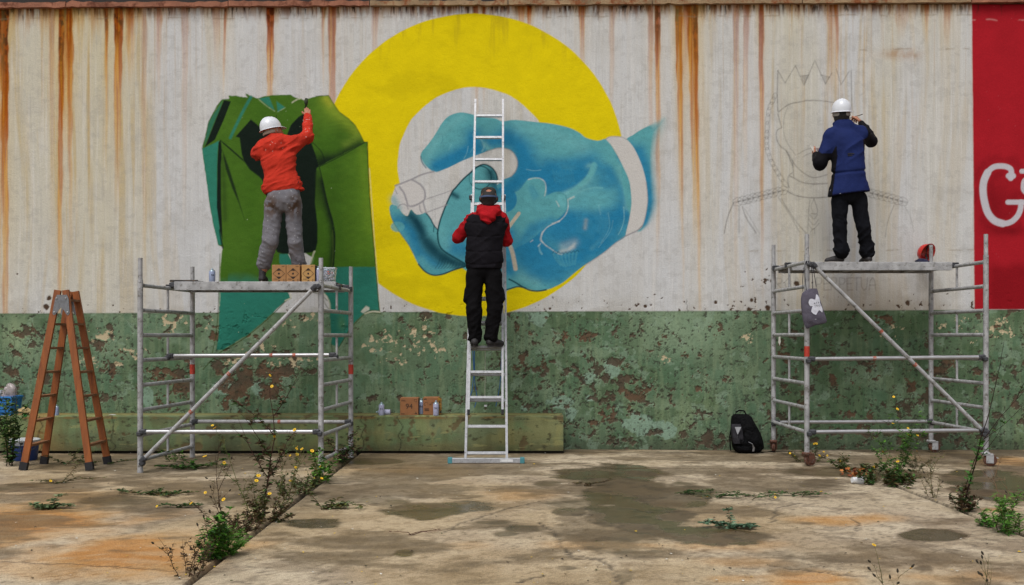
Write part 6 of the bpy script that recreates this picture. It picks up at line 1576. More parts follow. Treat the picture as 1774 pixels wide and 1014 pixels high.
def pantw(x, y, z):
    px, py = CX + x * F / y, HZ + (H - z) * F / y
    low = np.interp(py, [340, 400, 440, 480], [.35, .6, 1.0, 1.1])
    w = .65 * ridged(px * .05 + 3 - py * .012, py * .07 + np.abs(px - 492) * .05, y * 5, 41) + .35 * ridged(px * .1, py * .15 - px * .05, y * 8, 45)
    return -(w - .33) * .022 * low + (vnoise3(x * 24, y * 24, z * 24, 44) - .5) * .007 - .010 * np.exp(-((px - 492) / 2.2) ** 2) * (py > 352) * -1
def pantcol(v):
    px, py = proj(v); n = vnoise3(v[:, 0] * 8, v[:, 1] * 8, v[:, 2] * 8, 17)
    c = hx('#6f6e74') * (.85 + .3 * n[:, None])
    st = fbm(px * .16, py * .16, 18, 4)
    wgt = np.exp(-(((px - 468) / 13) ** 2 + ((py - 356) / 20) ** 2)) + np.exp(-(((px - 512) / 12) ** 2 + ((py - 355) / 22) ** 2)) + .35 * np.exp(-(((px - 492) / 20) ** 2 + ((py - 365) / 14) ** 2))
    a = (sstep(.40, .60, st + .12 * wgt) * np.clip(wgt, 0, 1) * .85)[:, None]; c = c * (1 - a) + hx('#4c3520') * a
    wt = (fbm(px * .5, py * .5, 19, 2) > .86); c[wt] = hx('#a9a9ac')
    c[(py < 338)] *= .9
    return c
garment(RM, 'sweatpants', pants, M_cloth, pantcol, .008, .026, pantw, label='grey sweatpants with brown paint stains on the seat')
shoe(RM, P3(aL[0] - .01, aL[1] - .06, Z1), P3(aL[0] - .03, aL[1] + .2, Z1), ht=.12); shoe(RM, P3(aR[0], aR[1] - .06, Z1), P3(aR[0] + .03, aR[1] + .19, Z1), ht=.12)
hm = RM.part('helmet', helmet_shape(.107, .124, .135, HR1, q1(0, -.01, .035), .045), M_hhw, smooth=50)
RM.part('helmet_band', sweep([q1(math.cos(t) * .089, math.sin(t) * .1 - .01, -.004) for t in np.linspace(math.pi * .9, math.pi * 2.1, 14)], .02, 8, flat=(.35, 1)), mat('band_beige', '#9a8f82', .8), parent=hm, smooth=50)
RM.part('hair', grow([(q1(0, -.045, -.01), q1(0, -.04, -.055), .07, .055)], .009, .02), M_hair, smooth=True)
RM.part('wristband', sweep([wR + (eR - wR) * .16, wR + (eR - wR) * .1], .044, 12), mat('wristband_white', '#a9a6a4', .7), smooth=40) if False else None
mk = A1(530.5, 176.5, 11.86)
single('sponge', blob(mk, (.022, .03, .045), 5, 14, .15, 10), mat('sponge_green', '#2a331f', .8, bump=.4), mk, 'small dark green sponge held under the fingers of the red-hooded painter', 'sponge', smooth=True)

# ------------------------------------------------ painter in the black vest on the ladder
Z2 = 1.262
sL, sR = A1(817, 383, 11.22), A1(868, 381, 11.22)
eL, wL = A1(794, 411, 11.30), A1(808, 399, 11.50); eR, wR = A1(877, 417, 11.30), A1(871, 396, 11.50)
nk = A1(846, 365, 11.20); chest = A1(841, 405, 11.17); waist = A1(839, 445, 11.15); pel = A1(838, 472, 11.14)
hL, hR_ = A1(823, 478, 11.14), A1(854, 478, 11.14); kL, kR = A1(821, 535, 11.12), A1(857, 535, 11.14); aL, aR = A1(823, 586, 11.16), A1(851, 584, 11.18)
hc2 = A1(846.5, 345, 11.22); HR2 = rot('Z', 3) @ rot('X', -4)
hp, q2 = head_prims(hc2, HR2)
body = hp + [(nk - P3(0, 0, .03), hc2 - P3(0, .02, .05), .055, .052), (nk, chest, .07, .10, .7), (chest, waist, .13, .12, .7), (waist, pel + P3(0, 0, .06), .11, .09, .75), (nk - P3(.03, 0, .03), sL, .06, .05), (nk - P3(-.03, 0, .03), sR, .06, .05), (sR, eR, .05, .04), (eR, wR, .038, .026), (sL, eL, .05, .04), (eL, wL, .038, .026),
             (pel + P3(0, .02, .05), hL, .065, .055), (pel + P3(0, .02, .05), hR_, .065, .055), (hL, kL, .055, .045), (hR_, kR, .055, .045), (kL, aL, .045, .035), (kR, aR, .045, .035)]
base2 = P3(A1(838, 600, 11.2)[0], 11.2, Z2)
VM = person('painter in black vest and black cargo trousers standing on the extension ladder', base2,
            skin_mesh(body, [hand(wL, P3(.5, 1, .25), (1, -.3, 0), (0, .1, 1), (40, 40, 40, 40), 35), hand(wR, P3(.1, 1, .1), (-1, 0, 0), (0, .1, 1), (40, 40, 40, 40), 35)]))
redh = [(nk + P3(-.02, -.02, -.03), sL + P3(.01, 0, 0), .07, .075), (nk + P3(.02, -.02, -.03), sR - P3(.01, 0, 0), .07, .075), (sL, eL, .078, .062), (eL, wL, .062, .048), (sR, eR, .078, .06), (eR, wR, .06, .048), (chest, waist, .14, .13, .7),
        (A1(834, 367, 11.12), A1(858, 367, 11.12), .058, .058), (A1(838, 376, 11.06), A1(852, 376, 11.06), .045, .045), (A1(832, 362, 11.2), A1(836, 360, 11.27), .045, .04), (A1(860, 362, 11.2), A1(856, 360, 11.27), .045, .04), (A1(844, 383, 11.04), A1(846, 386, 11.04), .03, .025)]
def redcol(hexc):
    def fn(v):
        n = vnoise3(v[:, 0] * 10, v[:, 1] * 10, v[:, 2] * 10, 7); return hx(hexc) * (.85 + .3 * n[:, None])
    return fn
garment(VM, 'hooded_sweater', redh, M_cloth, redcol('#93161c'), .008, .035, wr_fn(51, .014, (12, 12, 20), .5))
vest = [(chest + P3(0, 0, .05), waist, .20, .192, .66), (waist, pel + P3(0, 0, .05), .192, .190, .68), (nk + P3(-.05, 0, -.07), sL + P3(.03, 0, -.02), .07, .085), (nk + P3(.05, 0, -.07), sR + P3(-.03, 0, -.02), .07, .085), (sL + P3(.035, 0, -.05), chest + P3(-.02, 0, 0), .11, .16, .8), (sR - P3(.035, 0, .05), chest + P3(.02, 0, 0), .11, .16, .8)]
def vestw(x, y, z):
    px, py = CX + x * F / y, HZ + (H - z) * F / y
    seam = np.zeros_like(px)
    for y0 in (386, 410, 436, 458): seam = np.maximum(seam, np.exp(-((py - y0 - 1.2 * np.sin(px * .1)) / 1.5) ** 2))
    puff = .010 * np.cos((py - 410) / 25.5 * 2 * np.pi)
    return seam * .006 + puff * .12 - (ridged(px * .04, py * .07 + px * .045, y * 4, 61) - .33) * .012 - (ridged(px * .09, py * .12 - px * .06, y * 6, 62) - .33) * .006
def vestcol(v):
    px, py = proj(v); n = vnoise3(v[:, 0] * 10, v[:, 1] * 10, v[:, 2] * 10, 7); return hx('#110f14') * (.8 + .4 * n[:, None])
garment(VM, 'padded_vest', vest, M_nylon, vestcol, .008, .05, vestw, lambda X, Y, Z: np.maximum(A1(838, 466, 11.15)[2] - Z, Z - A1(845, 371, 11.15)[2] + (Y - 11.15) * -.3))
cargo = [(pel + P3(-.045, 0, .04), pel + P3(.045, 0, .04), .135, .135, .78), (hL, kL, .100, .080), (hR_, kR, .100, .080), (kL, aL, .080, .074), (kR, aR, .080, .074), (aL + P3(0, 0, .05), aL + P3(0, 0, .03), .078, .066), (aR + P3(0, 0, .05), aR + P3(0, 0, .03), .076, .066),
         (A1(811, 505, 11.12), A1(810, 518, 11.12), .045, .045), (A1(867, 505, 11.14), A1(868, 518, 11.14), .045, .045)]
def cargow(x, y, z):
    px, py = CX + x * F / y, HZ + (H - z) * F / y
    low = np.interp(py, [465, 520, 560, 600], [.3, .7, 1.1, 1.3])
    return -(ridged(px * .06 + py * .015, py * .065 - px * .05 * np.sign(px - 838), y * 6, 71) - .33) * .017 * low - (ridged(px * .1, py * .15 + px * .06, y * 8, 73) - .33) * .006 * low + (vnoise3(x * 25, y * 25, z * 25, 72) - .5) * .006
garment(VM, 'cargo_trousers', cargo, M_denim, lambda v: hx('#0f0e10') * (.75 + .5 * vnoise3(v[:, 0] * 9, v[:, 1] * 9, v[:, 2] * 9, 7)[:, None]), .008, .02, cargow)
M_soleb = mat('sole_black', '#211d1e', .8)
shoe(VM, P3(aL[0] - .005, aL[1] - .10, Z2), P3(aL[0] - .01, aL[1] + .17, Z2), sole=M_soleb); shoe(VM, P3(aR[0] - .045, aR[1] - .06, Z2), P3(aR[0] + .14, aR[1] + .12, Z2), sole=M_soleb)
VM.part('hair', grow([(q2(0, -.045, .0), q2(0, -.035, -.045), .082, .066), (q2(-.055, -.0, .02), q2(-.06, .0, -.02), .04, .035), (q2(.055, -.0, .02), q2(.06, 0, -.02), .04, .035), (q2(-.025, .01, .072), q2(.025, .01, .072), .062, .062), (q2(0, -.03, .05), q2(0, -.02, .06), .07, .065)], .008, .02, cut=lambda X, Y, Z: .030 - np.sqrt((X - q2(0, -.075, .075)[0]) ** 2 + (Y - q2(0, -.075, .075)[1]) ** 2 + (Z - q2(0, -.075, .075)[2]) ** 2)), M_hair, smooth=True)
VM.part('mask_strap', sweep([q2(math.cos(t) * .104, math.sin(t) * .127 - .012, .012 + .006 * math.sin(t)) for t in np.linspace(math.pi * .92, math.pi * 2.08, 18)], .011, 6, flat=(.35, 1)), mat('strap_blue', '#3d4f70', .7), smooth=50)
VM.part('mask', grow([(q2(0, .10, -.04), q2(0, .11, -.05), .045, .045)], .01, .02), mat('mask_grey', '#3a3d42', .6), smooth=True)
for e in (-1, 1): VM.part('strap_clip', box(q2(e * .098, .0, .0), (.016, .04, .05), ch=.005), M_blk)

# ------------------------------------------------ painter in the blue jacket on the right tower
Z3 = 2.210
sL, sR = A1(1440, 237, 11.66), A1(1492, 234, 11.68)
eL, wL = A1(1421, 284, 11.64), A1(1413.5, 268, 11.84); eR, wR = A1(1510, 245, 11.78), A1(1491, 212, 11.97)
nk = A1(1462, 218, 11.66); chest = A1(1466, 258, 11.60); waist = A1(1470, 300, 11.57); pel = A1(1471, 338, 11.57)
hL, hR_ = A1(1455, 347, 11.58), A1(1488, 345, 11.58); kL, kR = A1(1455, 396, 11.58), A1(1495, 392, 11.56); aL, aR = A1(1457, 441, 11.60), A1(1502, 441, 11.62)
hc3 = A1(1457.5, 199, 11.69); HR3 = rot('Z', -10) @ rot('X', 8)
hp, q3 = head_prims(hc3, HR3)
body = hp + [(nk - P3(0, 0, .03), hc3 - P3(0, .02, .05), .055, .052), (nk, chest, .07, .10, .7), (chest, waist, .13, .12, .7), (waist, pel + P3(0, 0, .06), .11, .09, .75), (nk - P3(.03, 0, .03), sL, .06, .05), (nk - P3(-.03, 0, .03), sR, .06, .05), (sR, eR, .05, .04), (eR, wR, .038, .026), (sL, eL, .05, .04), (eL, wL, .038, .026),
             (pel + P3(0, .02, .05), hL, .06, .05), (pel + P3(0, .02, .05), hR_, .06, .05), (hL, kL, .05, .042), (hR_, kR, .05, .042), (kL, aL, .045, .035), (kR, aR, .045, .035)]
base3 = P3(A1(1478, 454, 11.6)[0], 11.6, Z3)
tipR = A1(1482, 201, 12.06)
BM = person('painter in blue jacket and dark jeans drawing on the wall from the right tower', base3,
            skin_mesh(body, [hand(wR, tipR - wR, (-.6, .3, -.6), (-.5, .6, .6), (38, 45, 52, 58), 30), hand(wL, P3(-.12, 1, .45), (1, 0, .3), (0, -.3, 1), (28, 30, 34, 36), 40)]))
jkt = [(chest + P3(0, 0, .03), waist, .195, .185, .68), (waist, pel + P3(0, 0, .03), .188, .218, .68), (pel + P3(-.03, 0, .02), pel + P3(.03, 0, .03), .20, .20, .7), (nk + P3(-.03, -.01, -.04), sL, .075, .085), (nk + P3(.03, -.01, -.04), sR, .075, .085), (sL + P3(.03, 0, -.03), chest, .10, .15, .8), (sR - P3(.03, 0, .03), chest, .10, .15, .8),
       (sL, eL, .092, .076), (eL, wL - (wL - eL) * .08, .076, .05), (sR, eR, .086, .068), (eR, wR - (wR - eR) * .06, .068, .046), (nk + P3(-.04, -.02, .0), nk + P3(.03, -.02, .01), .062, .06), (nk + P3(-.06, .04, .01), nk + P3(.05, .04, .02), .05, .05)]
def jktw(x, y, z):
    px, py = CX + x * F / y, HZ + (H - z) * F / y
    cord = np.exp(-((py - (298 - (px - 1470) * .10)) / 2.2) ** 2) * .014
    sk = ridged(px * .05, py * .012 + px * .02, y * 2, 81) * np.clip((py - 292) / 20, 0, 1) * .016
    dr = ridged((px * .6 + py) * .05, px * .02, y * 4, 82) * np.clip((305 - py) / 30, .2, 1)
    return cord - (sk * 1.4 - .004) - (dr - .33) * .022 + (vnoise3(x * 26, y * 26, z * 26, 84) - .5) * .005
BLK1 = [(1449, 252), (1441, 266), (1424, 266), (1418, 262), (1400, 262), (1400, 300), (1436, 300), (1434, 345), (1441, 345), (1447, 300), (1451, 270)]
BLK2 = [(1497, 262), (1495, 242), (1500, 240), (1504, 236), (1503, 226), (1496, 214), (1484, 205), (1500, 200), (1530, 240), (1510, 275)]
def jktcol(v):
    px, py = proj(v); n = vnoise3(v[:, 0] * 7, v[:, 1] * 7, v[:, 2] * 7, 7)
    c = hx('#19244f') * (.85 + .3 * n[:, None])
    b = inpoly(px, py, BLK1) | inpoly(px, py, BLK2) | (v[:, 1] > 11.72)
    c[b] = hx('#100f13')
    hem = py > 331 - (px - 1470) * .12 + 2; c[hem & ~b] = hx('#15183a')
    sp = vnoise3(v[:, 0] * 60, v[:, 1] * 60, v[:, 2] * 60, 9); c[(sp > .87) & (py > 318) & (px < 1482)] = hx('#aaaab6')
    return c
garment(BM, 'jacket', jkt, M_nylon, jktcol, .008, .04, jktw, lambda X, Y, Z: (A1(1470, 337, 11.6)[2] + (X - A1(1470, 337, 11.6)[0]) * .13) - Z)
tx = A1(1474.5, 268, 11.6 - .147)
BM.part('back_print', join(*[box(tx + P3(.001 + i * .011 - .035, 0, k * -.02 + .01), (.008, .006, .013), rot('Z', 2)) for k in range(2) for i in range(7 if k == 0 else 5)]), M_blk, label='small black two-line lettering on the back of the jacket')
jeans = [(pel + P3(-.03, 0, .02), pel + P3(.03, 0, .02), .13, .13, .8), (hL, kL, .092, .072), (hR_, kR, .092, .072), (kL, aL + P3(0, 0, .06), .072, .07), (kR, aR + P3(0, 0, .06), .072, .072), (aL + P3(0, 0, .08), aL + P3(0, 0, .055), .08, .082), (aL + P3(0, 0, .03), aL + P3(.0, 0, .015), .078, .066), (aR + P3(0, 0, .085), aR + P3(0, 0, .06), .08, .084), (aR + P3(.004, 0, .03), aR + P3(.004, 0, .01), .08, .07)]
def jeanw(x, y, z):
    px, py = CX + x * F / y, HZ + (H - z) * F / y
    low = np.interp(py, [340, 385, 420, 450], [.5, .9, 1.3, 1.5])
    return -(ridged(px * .06 + py * .02, py * .075 + px * .06 * np.sign(px - 1472), y * 6, 91) - .33) * .014 * low - (ridged(px * .11, py * .17 - px * .05, y * 8, 93) - .33) * .005 * low + (vnoise3(x * 25, y * 25, z * 25, 92) - .5) * .006
garment(BM, 'jeans', jeans, M_denim, lambda v: hx('#131419') * (.7 + .6 * vnoise3(v[:, 0] * 7, v[:, 1] * 7, v[:, 2] * 5, 7)[:, None]), .008, .018, jeanw)
shoe(BM, P3(aL[0] + .04, aL[1] + .01, Z3), P3(aL[0] - .17, aL[1] + .10, Z3)); shoe(BM, P3(aR[0] + .01, aR[1] - .07, Z3), P3(aR[0] - .01, aR[1] + .18, Z3))
hm = BM.part('helmet', helmet_shape(.112, .125, .145, HR3, q3(0, -.008, .035), .05), M_hhw, smooth=50)
BM.part('helmet_band', sweep([q3(math.cos(t) * .093, math.sin(t) * .102 - .01, .0) for t in np.linspace(math.pi * .95, math.pi * 2.05, 14)], .02, 8, flat=(.35, 1)), mat('band_grey', '#8b8680', .8), parent=hm, smooth=50)
BM.part('hair', grow([(q3(0, -.05, -.01), q3(0, -.045, -.06), .072, .062), (q3(-.045, -.03, -.02), q3(-.045, -.03, -.05), .045, .04), (q3(.045, -.03, -.02), q3(.045, -.03, -.05), .045, .04)], .008, .02), M_hair, smooth=True)
pd_ = tipR + P3(-.035, .05, .0)
single('pencil', join(sweep([tipR + P3(.055, -.085, .0), tipR + P3(-.04, .09, -.01)], .0045, 6), sweep([tipR + P3(-.04, .09, -.01), tipR + P3(-.048, .105, -.011)], [.0045, .0008], 6)), mat('pencil_dark', '#3a2a20', .6), tipR, 'thin dark pencil held by the painter in the blue jacket', 'pencil')
pp = A1(1411, 262, 11.80)
single('paper_sheet', plate([(-.045, .085), (.075, .03), (.07, -.01), (-.005, -.015)], A1(1410, 263, 11.86), P3(.97, .2, 0), P3(-.05, .3, .95), .002), mat('paper_white', '#b9b6ae', .8), pp, 'folded white paper sheet held in the left hand of the blue-jacketed painter', 'paper')
cupc = A1(1417, 262, 11.90)
single('plastic_cup', lathe([(.03, -.04), (.031, -.036), (.04, .035), (.041, .04), (.038, .038), (.029, -.034)], 20, rot('X', 10), cupc), mat('cup_clear', '#b9a8a8', .25, alpha=.7), cupc, 'small clear plastic cup held behind the white paper sheet', 'cup', smooth=True)
# ================================================================== weeds growing in the joints, cut weeds lying about, litter
M_leaf = attr_mat('leaf', .6, .2, 120, .2, 60, spec=.3)
M_stem = attr_mat('weed_stem', .8, .2, 120, .2, 60, spec=.2)
M_pet = mat('yellow_petal', '#d8b010', .6, var=.15, scale=60)
M_petc = mat('flower_centre', '#b07c0a', .7)
fl_v, fl_f = [], []
for k in range(11):
    t = 2 * math.pi * k / 11; c, s = math.cos(t), math.sin(t); n0 = len(fl_v)
    fl_v += [(c * .3 - s * .12, s * .3 + c * .12, .0), (c * .3 + s * .12, s * .3 - c * .12, .0), (c * .8 + s * .2, s * .8 - c * .2, .10), (c, s, .06), (c * .8 - s * .2, s * .8 + c * .2, .10)]
    fl_f.append((n0, n0 + 1, n0 + 2, n0 + 3, n0 + 4))
cv_, cf_ = lathe([(.36, -.25), (.42, 0), (.34, .14), (.1, .2)], 9)
FLOWER_ME = raw_mesh('flower', np.array(fl_v), fl_f, M_pet).data; FLOWER_C = raw_mesh('flower_centre', cv_, cf_, M_petc).data
for q in [o for o in COL.objects if o.data in (FLOWER_ME, FLOWER_C)]: bpy.data.objects.remove(q)

def leaf_shape(R, p, d, L, w, kind, up):
    d = d / (np.linalg.norm(d) + 1e-9); s = np.cross(d, up); s /= (np.linalg.norm(s) + 1e-9); n = np.cross(s, d)
    if kind == 'grass':
        V_ = [p - s * w * .5, p + s * w * .5, p + d * L * .5 + s * w * .4 + n * .02 * L, p + d * L * .5 - s * w * .4 + n * .02 * L, p + d * L - n * L * .12]
        return V_, [(0, 1, 2, 3), (3, 2, 4)]
    if kind == 'lobed':
        V_ = [p, p + d * L * .25 + s * w * .45 + n * .1 * w, p + d * L * .38 + s * w * .2, p + d * L * .6 + s * w * .55 + n * .1 * w, p + d * L * .7 + s * w * .18, p + d * L, p + d * L * .7 - s * w * .18, p + d * L * .6 - s * w * .55 + n * .1 * w, p + d * L * .38 - s * w * .2, p + d * L * .25 - s * w * .45 + n * .1 * w]
        return V_, [(0, 1, 2, 8, 9), (2, 3, 4, 6, 7, 8), (4, 5, 6)]
    V_ = [p, p + d * L * .4 + s * w * .5 + n * w * .18, p + d * L * .8 + s * w * .3 + n * w * .05, p + d * L - n * L * .1, p + d * L * .8 - s * w * .3 + n * w * .05, p + d * L * .4 - s * w * .5 + n * w * .18]
    return V_, [(0, 1, 2, 3), (0, 3, 4, 5)]

def weed(label, base, ht, nst=3, lean=.15, leaf=(.05, .018), dens=40, kind='lance', zone=(.05, .8), flowers=0, fr=.017, lcol=('#3f5a22', '#2f4a1e', '#55692a'), scol='#4a3a28', sr=.0035, seed=1, group='weeds rooted in the slab joints', branch=3, dirn=None, dead=0.0, cat='weed', name='weed', bud=0, flat=False, width=.05):
    R = random.Random(seed); T = Thing(name, label, cat, base, group)
    S, LV, LF, LC, tips = [], [], [], [], []
    base = np.array(base, float)
    lc = [hx(c) for c in lcol]; dens = dens * (.9 if not flat else 1.1); leaf = (leaf[0] * .85, leaf[1] * .85)
    root = [0]
    def stem(p, d, L, r, level):
        n = 7; pts = [p]; rad = [r]; dd = np.array(d, float)
        for i in range(n):
            dd = dd + np.array([R.gauss(0, .10), R.gauss(0, .10), R.gauss(0, .05) if not flat else -.02]); dd /= np.linalg.norm(dd)
            q = pts[-1] + dd * L / n
            q[2] = max(q[2], .006 + (.02 * R.random() if flat else 0))
            pts.append(q); rad.append(r * (1 - .75 * (i + 1) / n))
        S.append((sweep(pts, rad, 5), root[0])); tips.append((pts[-1], dd))
        m = int(dens * L / max(ht, .05) / (1 if level == 0 else 2) / max(nst, 1) * 2) + 1
        for _ in range(m):
            t = zone[0] + (zone[1] - zone[0]) * R.random() ** (1.25); f = t * n; i = min(int(f), n - 1); q = pts[i] + (pts[i + 1] - pts[i]) * (f - i)
            a = R.uniform(0, 6.283); dl = np.array([math.cos(a), math.sin(a), R.uniform(-.35, .75) if not flat else R.uniform(-.1, .35)])
            k = R.uniform(.55, 1.15) * (1 - .45 * t)
            v, fc = leaf_shape(R, q, dl, leaf[0] * k, leaf[1] * k * R.uniform(.8, 1.2), kind, P3(R.gauss(0, .5), R.gauss(0, .5), 1))
            v = [np.array([x[0], x[1], max(x[2], .004)]) for x in v]
            LF.extend([tuple(j + len(LV) for j in g) for g in fc]); LV.extend(v)
            c = lc[R.randrange(len(lc))] * R.uniform(.7, 1.25)
            if R.random() < dead: c = hx('#4a3524') * R.uniform(.7, 1.3)
            LC.extend([c] * len(v))
        if level < 2:
            for _ in range(branch if level == 0 else max(0, branch - 2)):
                f = R.uniform(.3, .9) * n; i = min(int(f), n - 1); a = R.uniform(0, 6.283)
                d2 = dd * .5 + np.array([math.cos(a) * .7, math.sin(a) * .7, R.uniform(.25, .8) if not flat else .02])
                stem(pts[i].copy(), d2 / np.linalg.norm(d2), L * R.uniform(.25, .5), r * .55, level + 1)
    for k in range(nst):
        root[0] = k
        a = R.uniform(0, 6.283); off = np.array([math.cos(a), math.sin(a), 0]) * R.random() * width
        if dirn is not None: d = np.array(dirn[k % len(dirn)], float) + np.array([R.gauss(0, .06), R.gauss(0, .06), 0])
        else: d = np.array([math.cos(a) * lean * R.random() * 2, math.sin(a) * lean * R.random() * 2, 1.0])
        stem(base + off, d / np.linalg.norm(d), ht * (1 if k == 0 else R.uniform(.45, .95)), sr * (1 if k == 0 else .75), 0)
    for k in range(nst):
        sh = join(*[s for s, q in S if q == k]); T.part('stem', sh, M_stem, cols=np.tile(hx(scol), (len(sh[0]), 1)), smooth=True)
    if LV: T.part('leaves', (np.array(LV), LF), M_leaf, cols=np.array(LC), kind='stuff')
    R.shuffle(tips)
    for i in range(min(flowers, len(tips))):
        p, d = tips[i]; o = bpy.data.objects.new('flower', FLOWER_ME); COL.objects.link(o); o.parent = T.o; o.location = p - T.base
        nrm_ = Vector((R.gauss(0, .5), R.gauss(-.6, .4), .8)); o.rotation_euler = nrm_.to_track_quat('Z', 'Y').to_euler(); o.scale = (fr * .82 * R.uniform(.75, 1.15),) * 3
        c = bpy.data.objects.new('flower_centre', FLOWER_C); COL.objects.link(c); c.parent = o
    for i in range(min(flowers, len(tips)), min(flowers + bud, len(tips))):
        p, d = tips[i]; u, w_, dn = frame_for(d)
        T.part('bud', lathe([(.002, -.002), (.006, .006), (.005, .014), (.002, .02)], 7, np.stack([u, w_, dn], 1), p), mat_bud)
    return T
mat_bud = mat('dark_bud', '#2a2416', .8)
DRY = ('#4a3a24', '#3b3320', '#5a4a2a', '#3f4a22'); GREEN = ('#3d6a1c', '#4f7d24', '#2f5418', '#5c8a30'); DARKG = ('#2b4a1c', '#243d18', '#3a5a26'); OLIVE = ('#47522a', '#3a4622', '#58602e', '#54441f')
def hgt(px, py, top): Y = gy(py); return H - (top - HZ) * Y / F
def W(px, py, top, label, **k):
    return weed(label, gnd(px, py), hgt(px, py, top) if top else k.pop('ht'), **k)
# along the left joint, from the wall to the camera
W(585, 802, 735, 'leafy weed with purplish stem at the foot of the right near scaffold post', nst=6, lean=.45, leaf=(.09, .03), dens=110, lcol=DARKG + ('#5a3f3a',), scol='#4a2f30', seed=21, dead=.15, width=.12)
W(546, 838, 770, 'dense green leafy weed low in the joint near the scaffold foot', nst=8, lean=.5, leaf=(.075, .035), dens=170, lcol=GREEN, seed=22, width=.12, flowers=2)
W(492, 866, 772, 'slender weed with small pale leaves left of the dense green one', nst=3, lean=.2, leaf=(.05, .02), dens=60, lcol=OLIVE, seed=23, flowers=3)
W(461, 900, 648, 'tallest yellow-flowered weed with a dark brown stem, before the left scaffold', nst=1, lean=.02, leaf=(.06, .026), dens=70, lcol=DARKG + DRY[:2], scol='#38221c', sr=.007, seed=24, zone=(.02, .42), flowers=3, branch=5, dead=.3)
W(446, 906, 745, 'branching yellow-flowered weed just left of the tallest brown-stemmed one', nst=3, lean=.55, leaf=(.05, .02), dens=60, lcol=OLIVE, scol='#4f5a2c', seed=25, zone=(.0, .5), flowers=6, branch=4, fr=.02)
W(485, 880, 735, 'wiry yellow-flowered weed arching right over the joint', nst=3, dirn=[(.35, 0, 1), (.55, .1, .8), (.1, -.1, 1)], leaf=(.045, .018), dens=46, lcol=OLIVE, scol='#56602e', seed=26, zone=(0, .5), flowers=6, branch=4, fr=.02)
W(470, 905, 850, 'bushy brown-tinged undergrowth at the root of the tallest weed', nst=10, lean=.6, leaf=(.05, .022), dens=260, lcol=OLIVE + DRY, seed=27, width=.14, dead=.35)
W(395, 935, 785, 'thin leaning weed with dark seed heads left of the joint', nst=3, dirn=[(-.35, 0, 1), (-.15, 0, 1), (-.6, 0, .8)], leaf=(.04, .014), dens=40, lcol=DRY, scol='#34241c', sr=.004, seed=28, flowers=4, bud=8, branch=4, dead=.5)
W(400, 930, 880, 'low dry brown tangle beside the joint', nst=8, lean=.9, leaf=(.04, .016), dens=130, lcol=DRY, seed=29, dead=.6, width=.1)
W(385, 962, 905, 'bright green grassy tuft in the joint nearest the camera', nst=10, lean=.7, leaf=(.085, .012), dens=420, kind='grass', lcol=('#4f7d24', '#5f8f30', '#3f6a1e'), seed=30, width=.09, zone=(0, 1))
W(352, 972, 880, 'broad-leaved green weed left of the bright grassy tuft', nst=7, lean=.35, leaf=(.075, .042), dens=150, lcol=GREEN[:3] + DARKG[:1], seed=31, width=.08, flowers=1)
W(322, 1000, 905, 'withered brown weed at the near end of the left joint', nst=7, lean=.5, leaf=(.035, .014), dens=170, lcol=DRY, scol='#4a3a26', seed=32, dead=.5, bud=10, width=.08)
W(430, 922, 862, 'tangled olive undergrowth in the joint left of the tallest weed', nst=9, lean=.7, leaf=(.05, .02), dens=200, lcol=OLIVE + DRY, seed=71, width=.12, dead=.35, bud=6)
W(512, 858, 812, 'tangled green undergrowth in the joint right of the tallest weed', nst=8, lean=.7, leaf=(.055, .022), dens=190, lcol=DARKG + OLIVE, seed=72, width=.12, dead=.2, flowers=2)
W(300, 800, 770, 'small green seedling beside the left scaffold foot', nst=3, lean=.3, leaf=(.07, .022), dens=40, lcol=GREEN, seed=33)
W(255, 858, None, 'cut green weed lying on the concrete before the scaffold', ht=.42, nst=5, dirn=[(1, .15, .05), (-1, .1, .05), (.9, -.1, .1), (.5, .3, .2)], leaf=(.06, .024), dens=110, lcol=DARKG + OLIVE, seed=34, flat=True, group='pulled weeds lying on the slabs', flowers=1)
W(330, 812, None, 'trailing green weed along the cross joint by the left scaffold', ht=.5, nst=7, dirn=[(1, 0, .15), (-1, 0, .2), (.8, .1, .3), (-.6, 0, .4)], leaf=(.07, .028), dens=170, lcol=DARKG + GREEN[:1], seed=35, flat=True, width=.2)
W(85, 882, None, 'pulled weed with grey-green leaves lying at the far left', ht=.24, nst=6, dirn=[(1, .1, .2), (-1, .1, .2), (.3, .2, .6), (-.7, 0, .2)], leaf=(.07, .026), dens=120, lcol=('#5d6f4a', '#475c34', '#6d7c58'), seed=36, flat=True, group='pulled weeds lying on the slabs')
W(312, 880, None, 'small pulled weed lying left of the tall weeds', ht=.2, nst=3, dirn=[(1, 0, .1), (-1, 0, .1)], leaf=(.05, .02), dens=50, lcol=DARKG, seed=37, flat=True, group='pulled weeds lying on the slabs', flowers=1)
W(560, 882, None, 'pulled weed lying right of the joint with grey leaf tips', ht=.4, nst=6, dirn=[(1, .1, .12), (.9, -.1, .3), (-.3, 0, .3), (.6, .2, .4)], leaf=(.065, .024), dens=120, lcol=OLIVE + ('#6c7a55',), seed=38, flat=True, group='pulled weeds lying on the slabs')
W(712, 928, None, 'thin reddish twig lying on the concrete in the middle', ht=.26, nst=3, dirn=[(1, .1, .1), (-.8, .1, .1)], leaf=(.02, .008), dens=12, lcol=('#5a3a30',), scol='#4a2c28', seed=39, flat=True, group='pulled weeds lying on the slabs', cat='twig', name='twig')
W(105, 838, None, 'low dry weed on the slab in front of the step ladder', ht=.4, nst=5, dirn=[(1, .1, .25), (-1, .1, .2), (.5, 0, .5)], leaf=(.045, .015), dens=70, lcol=OLIVE, seed=40, flat=True, flowers=1)
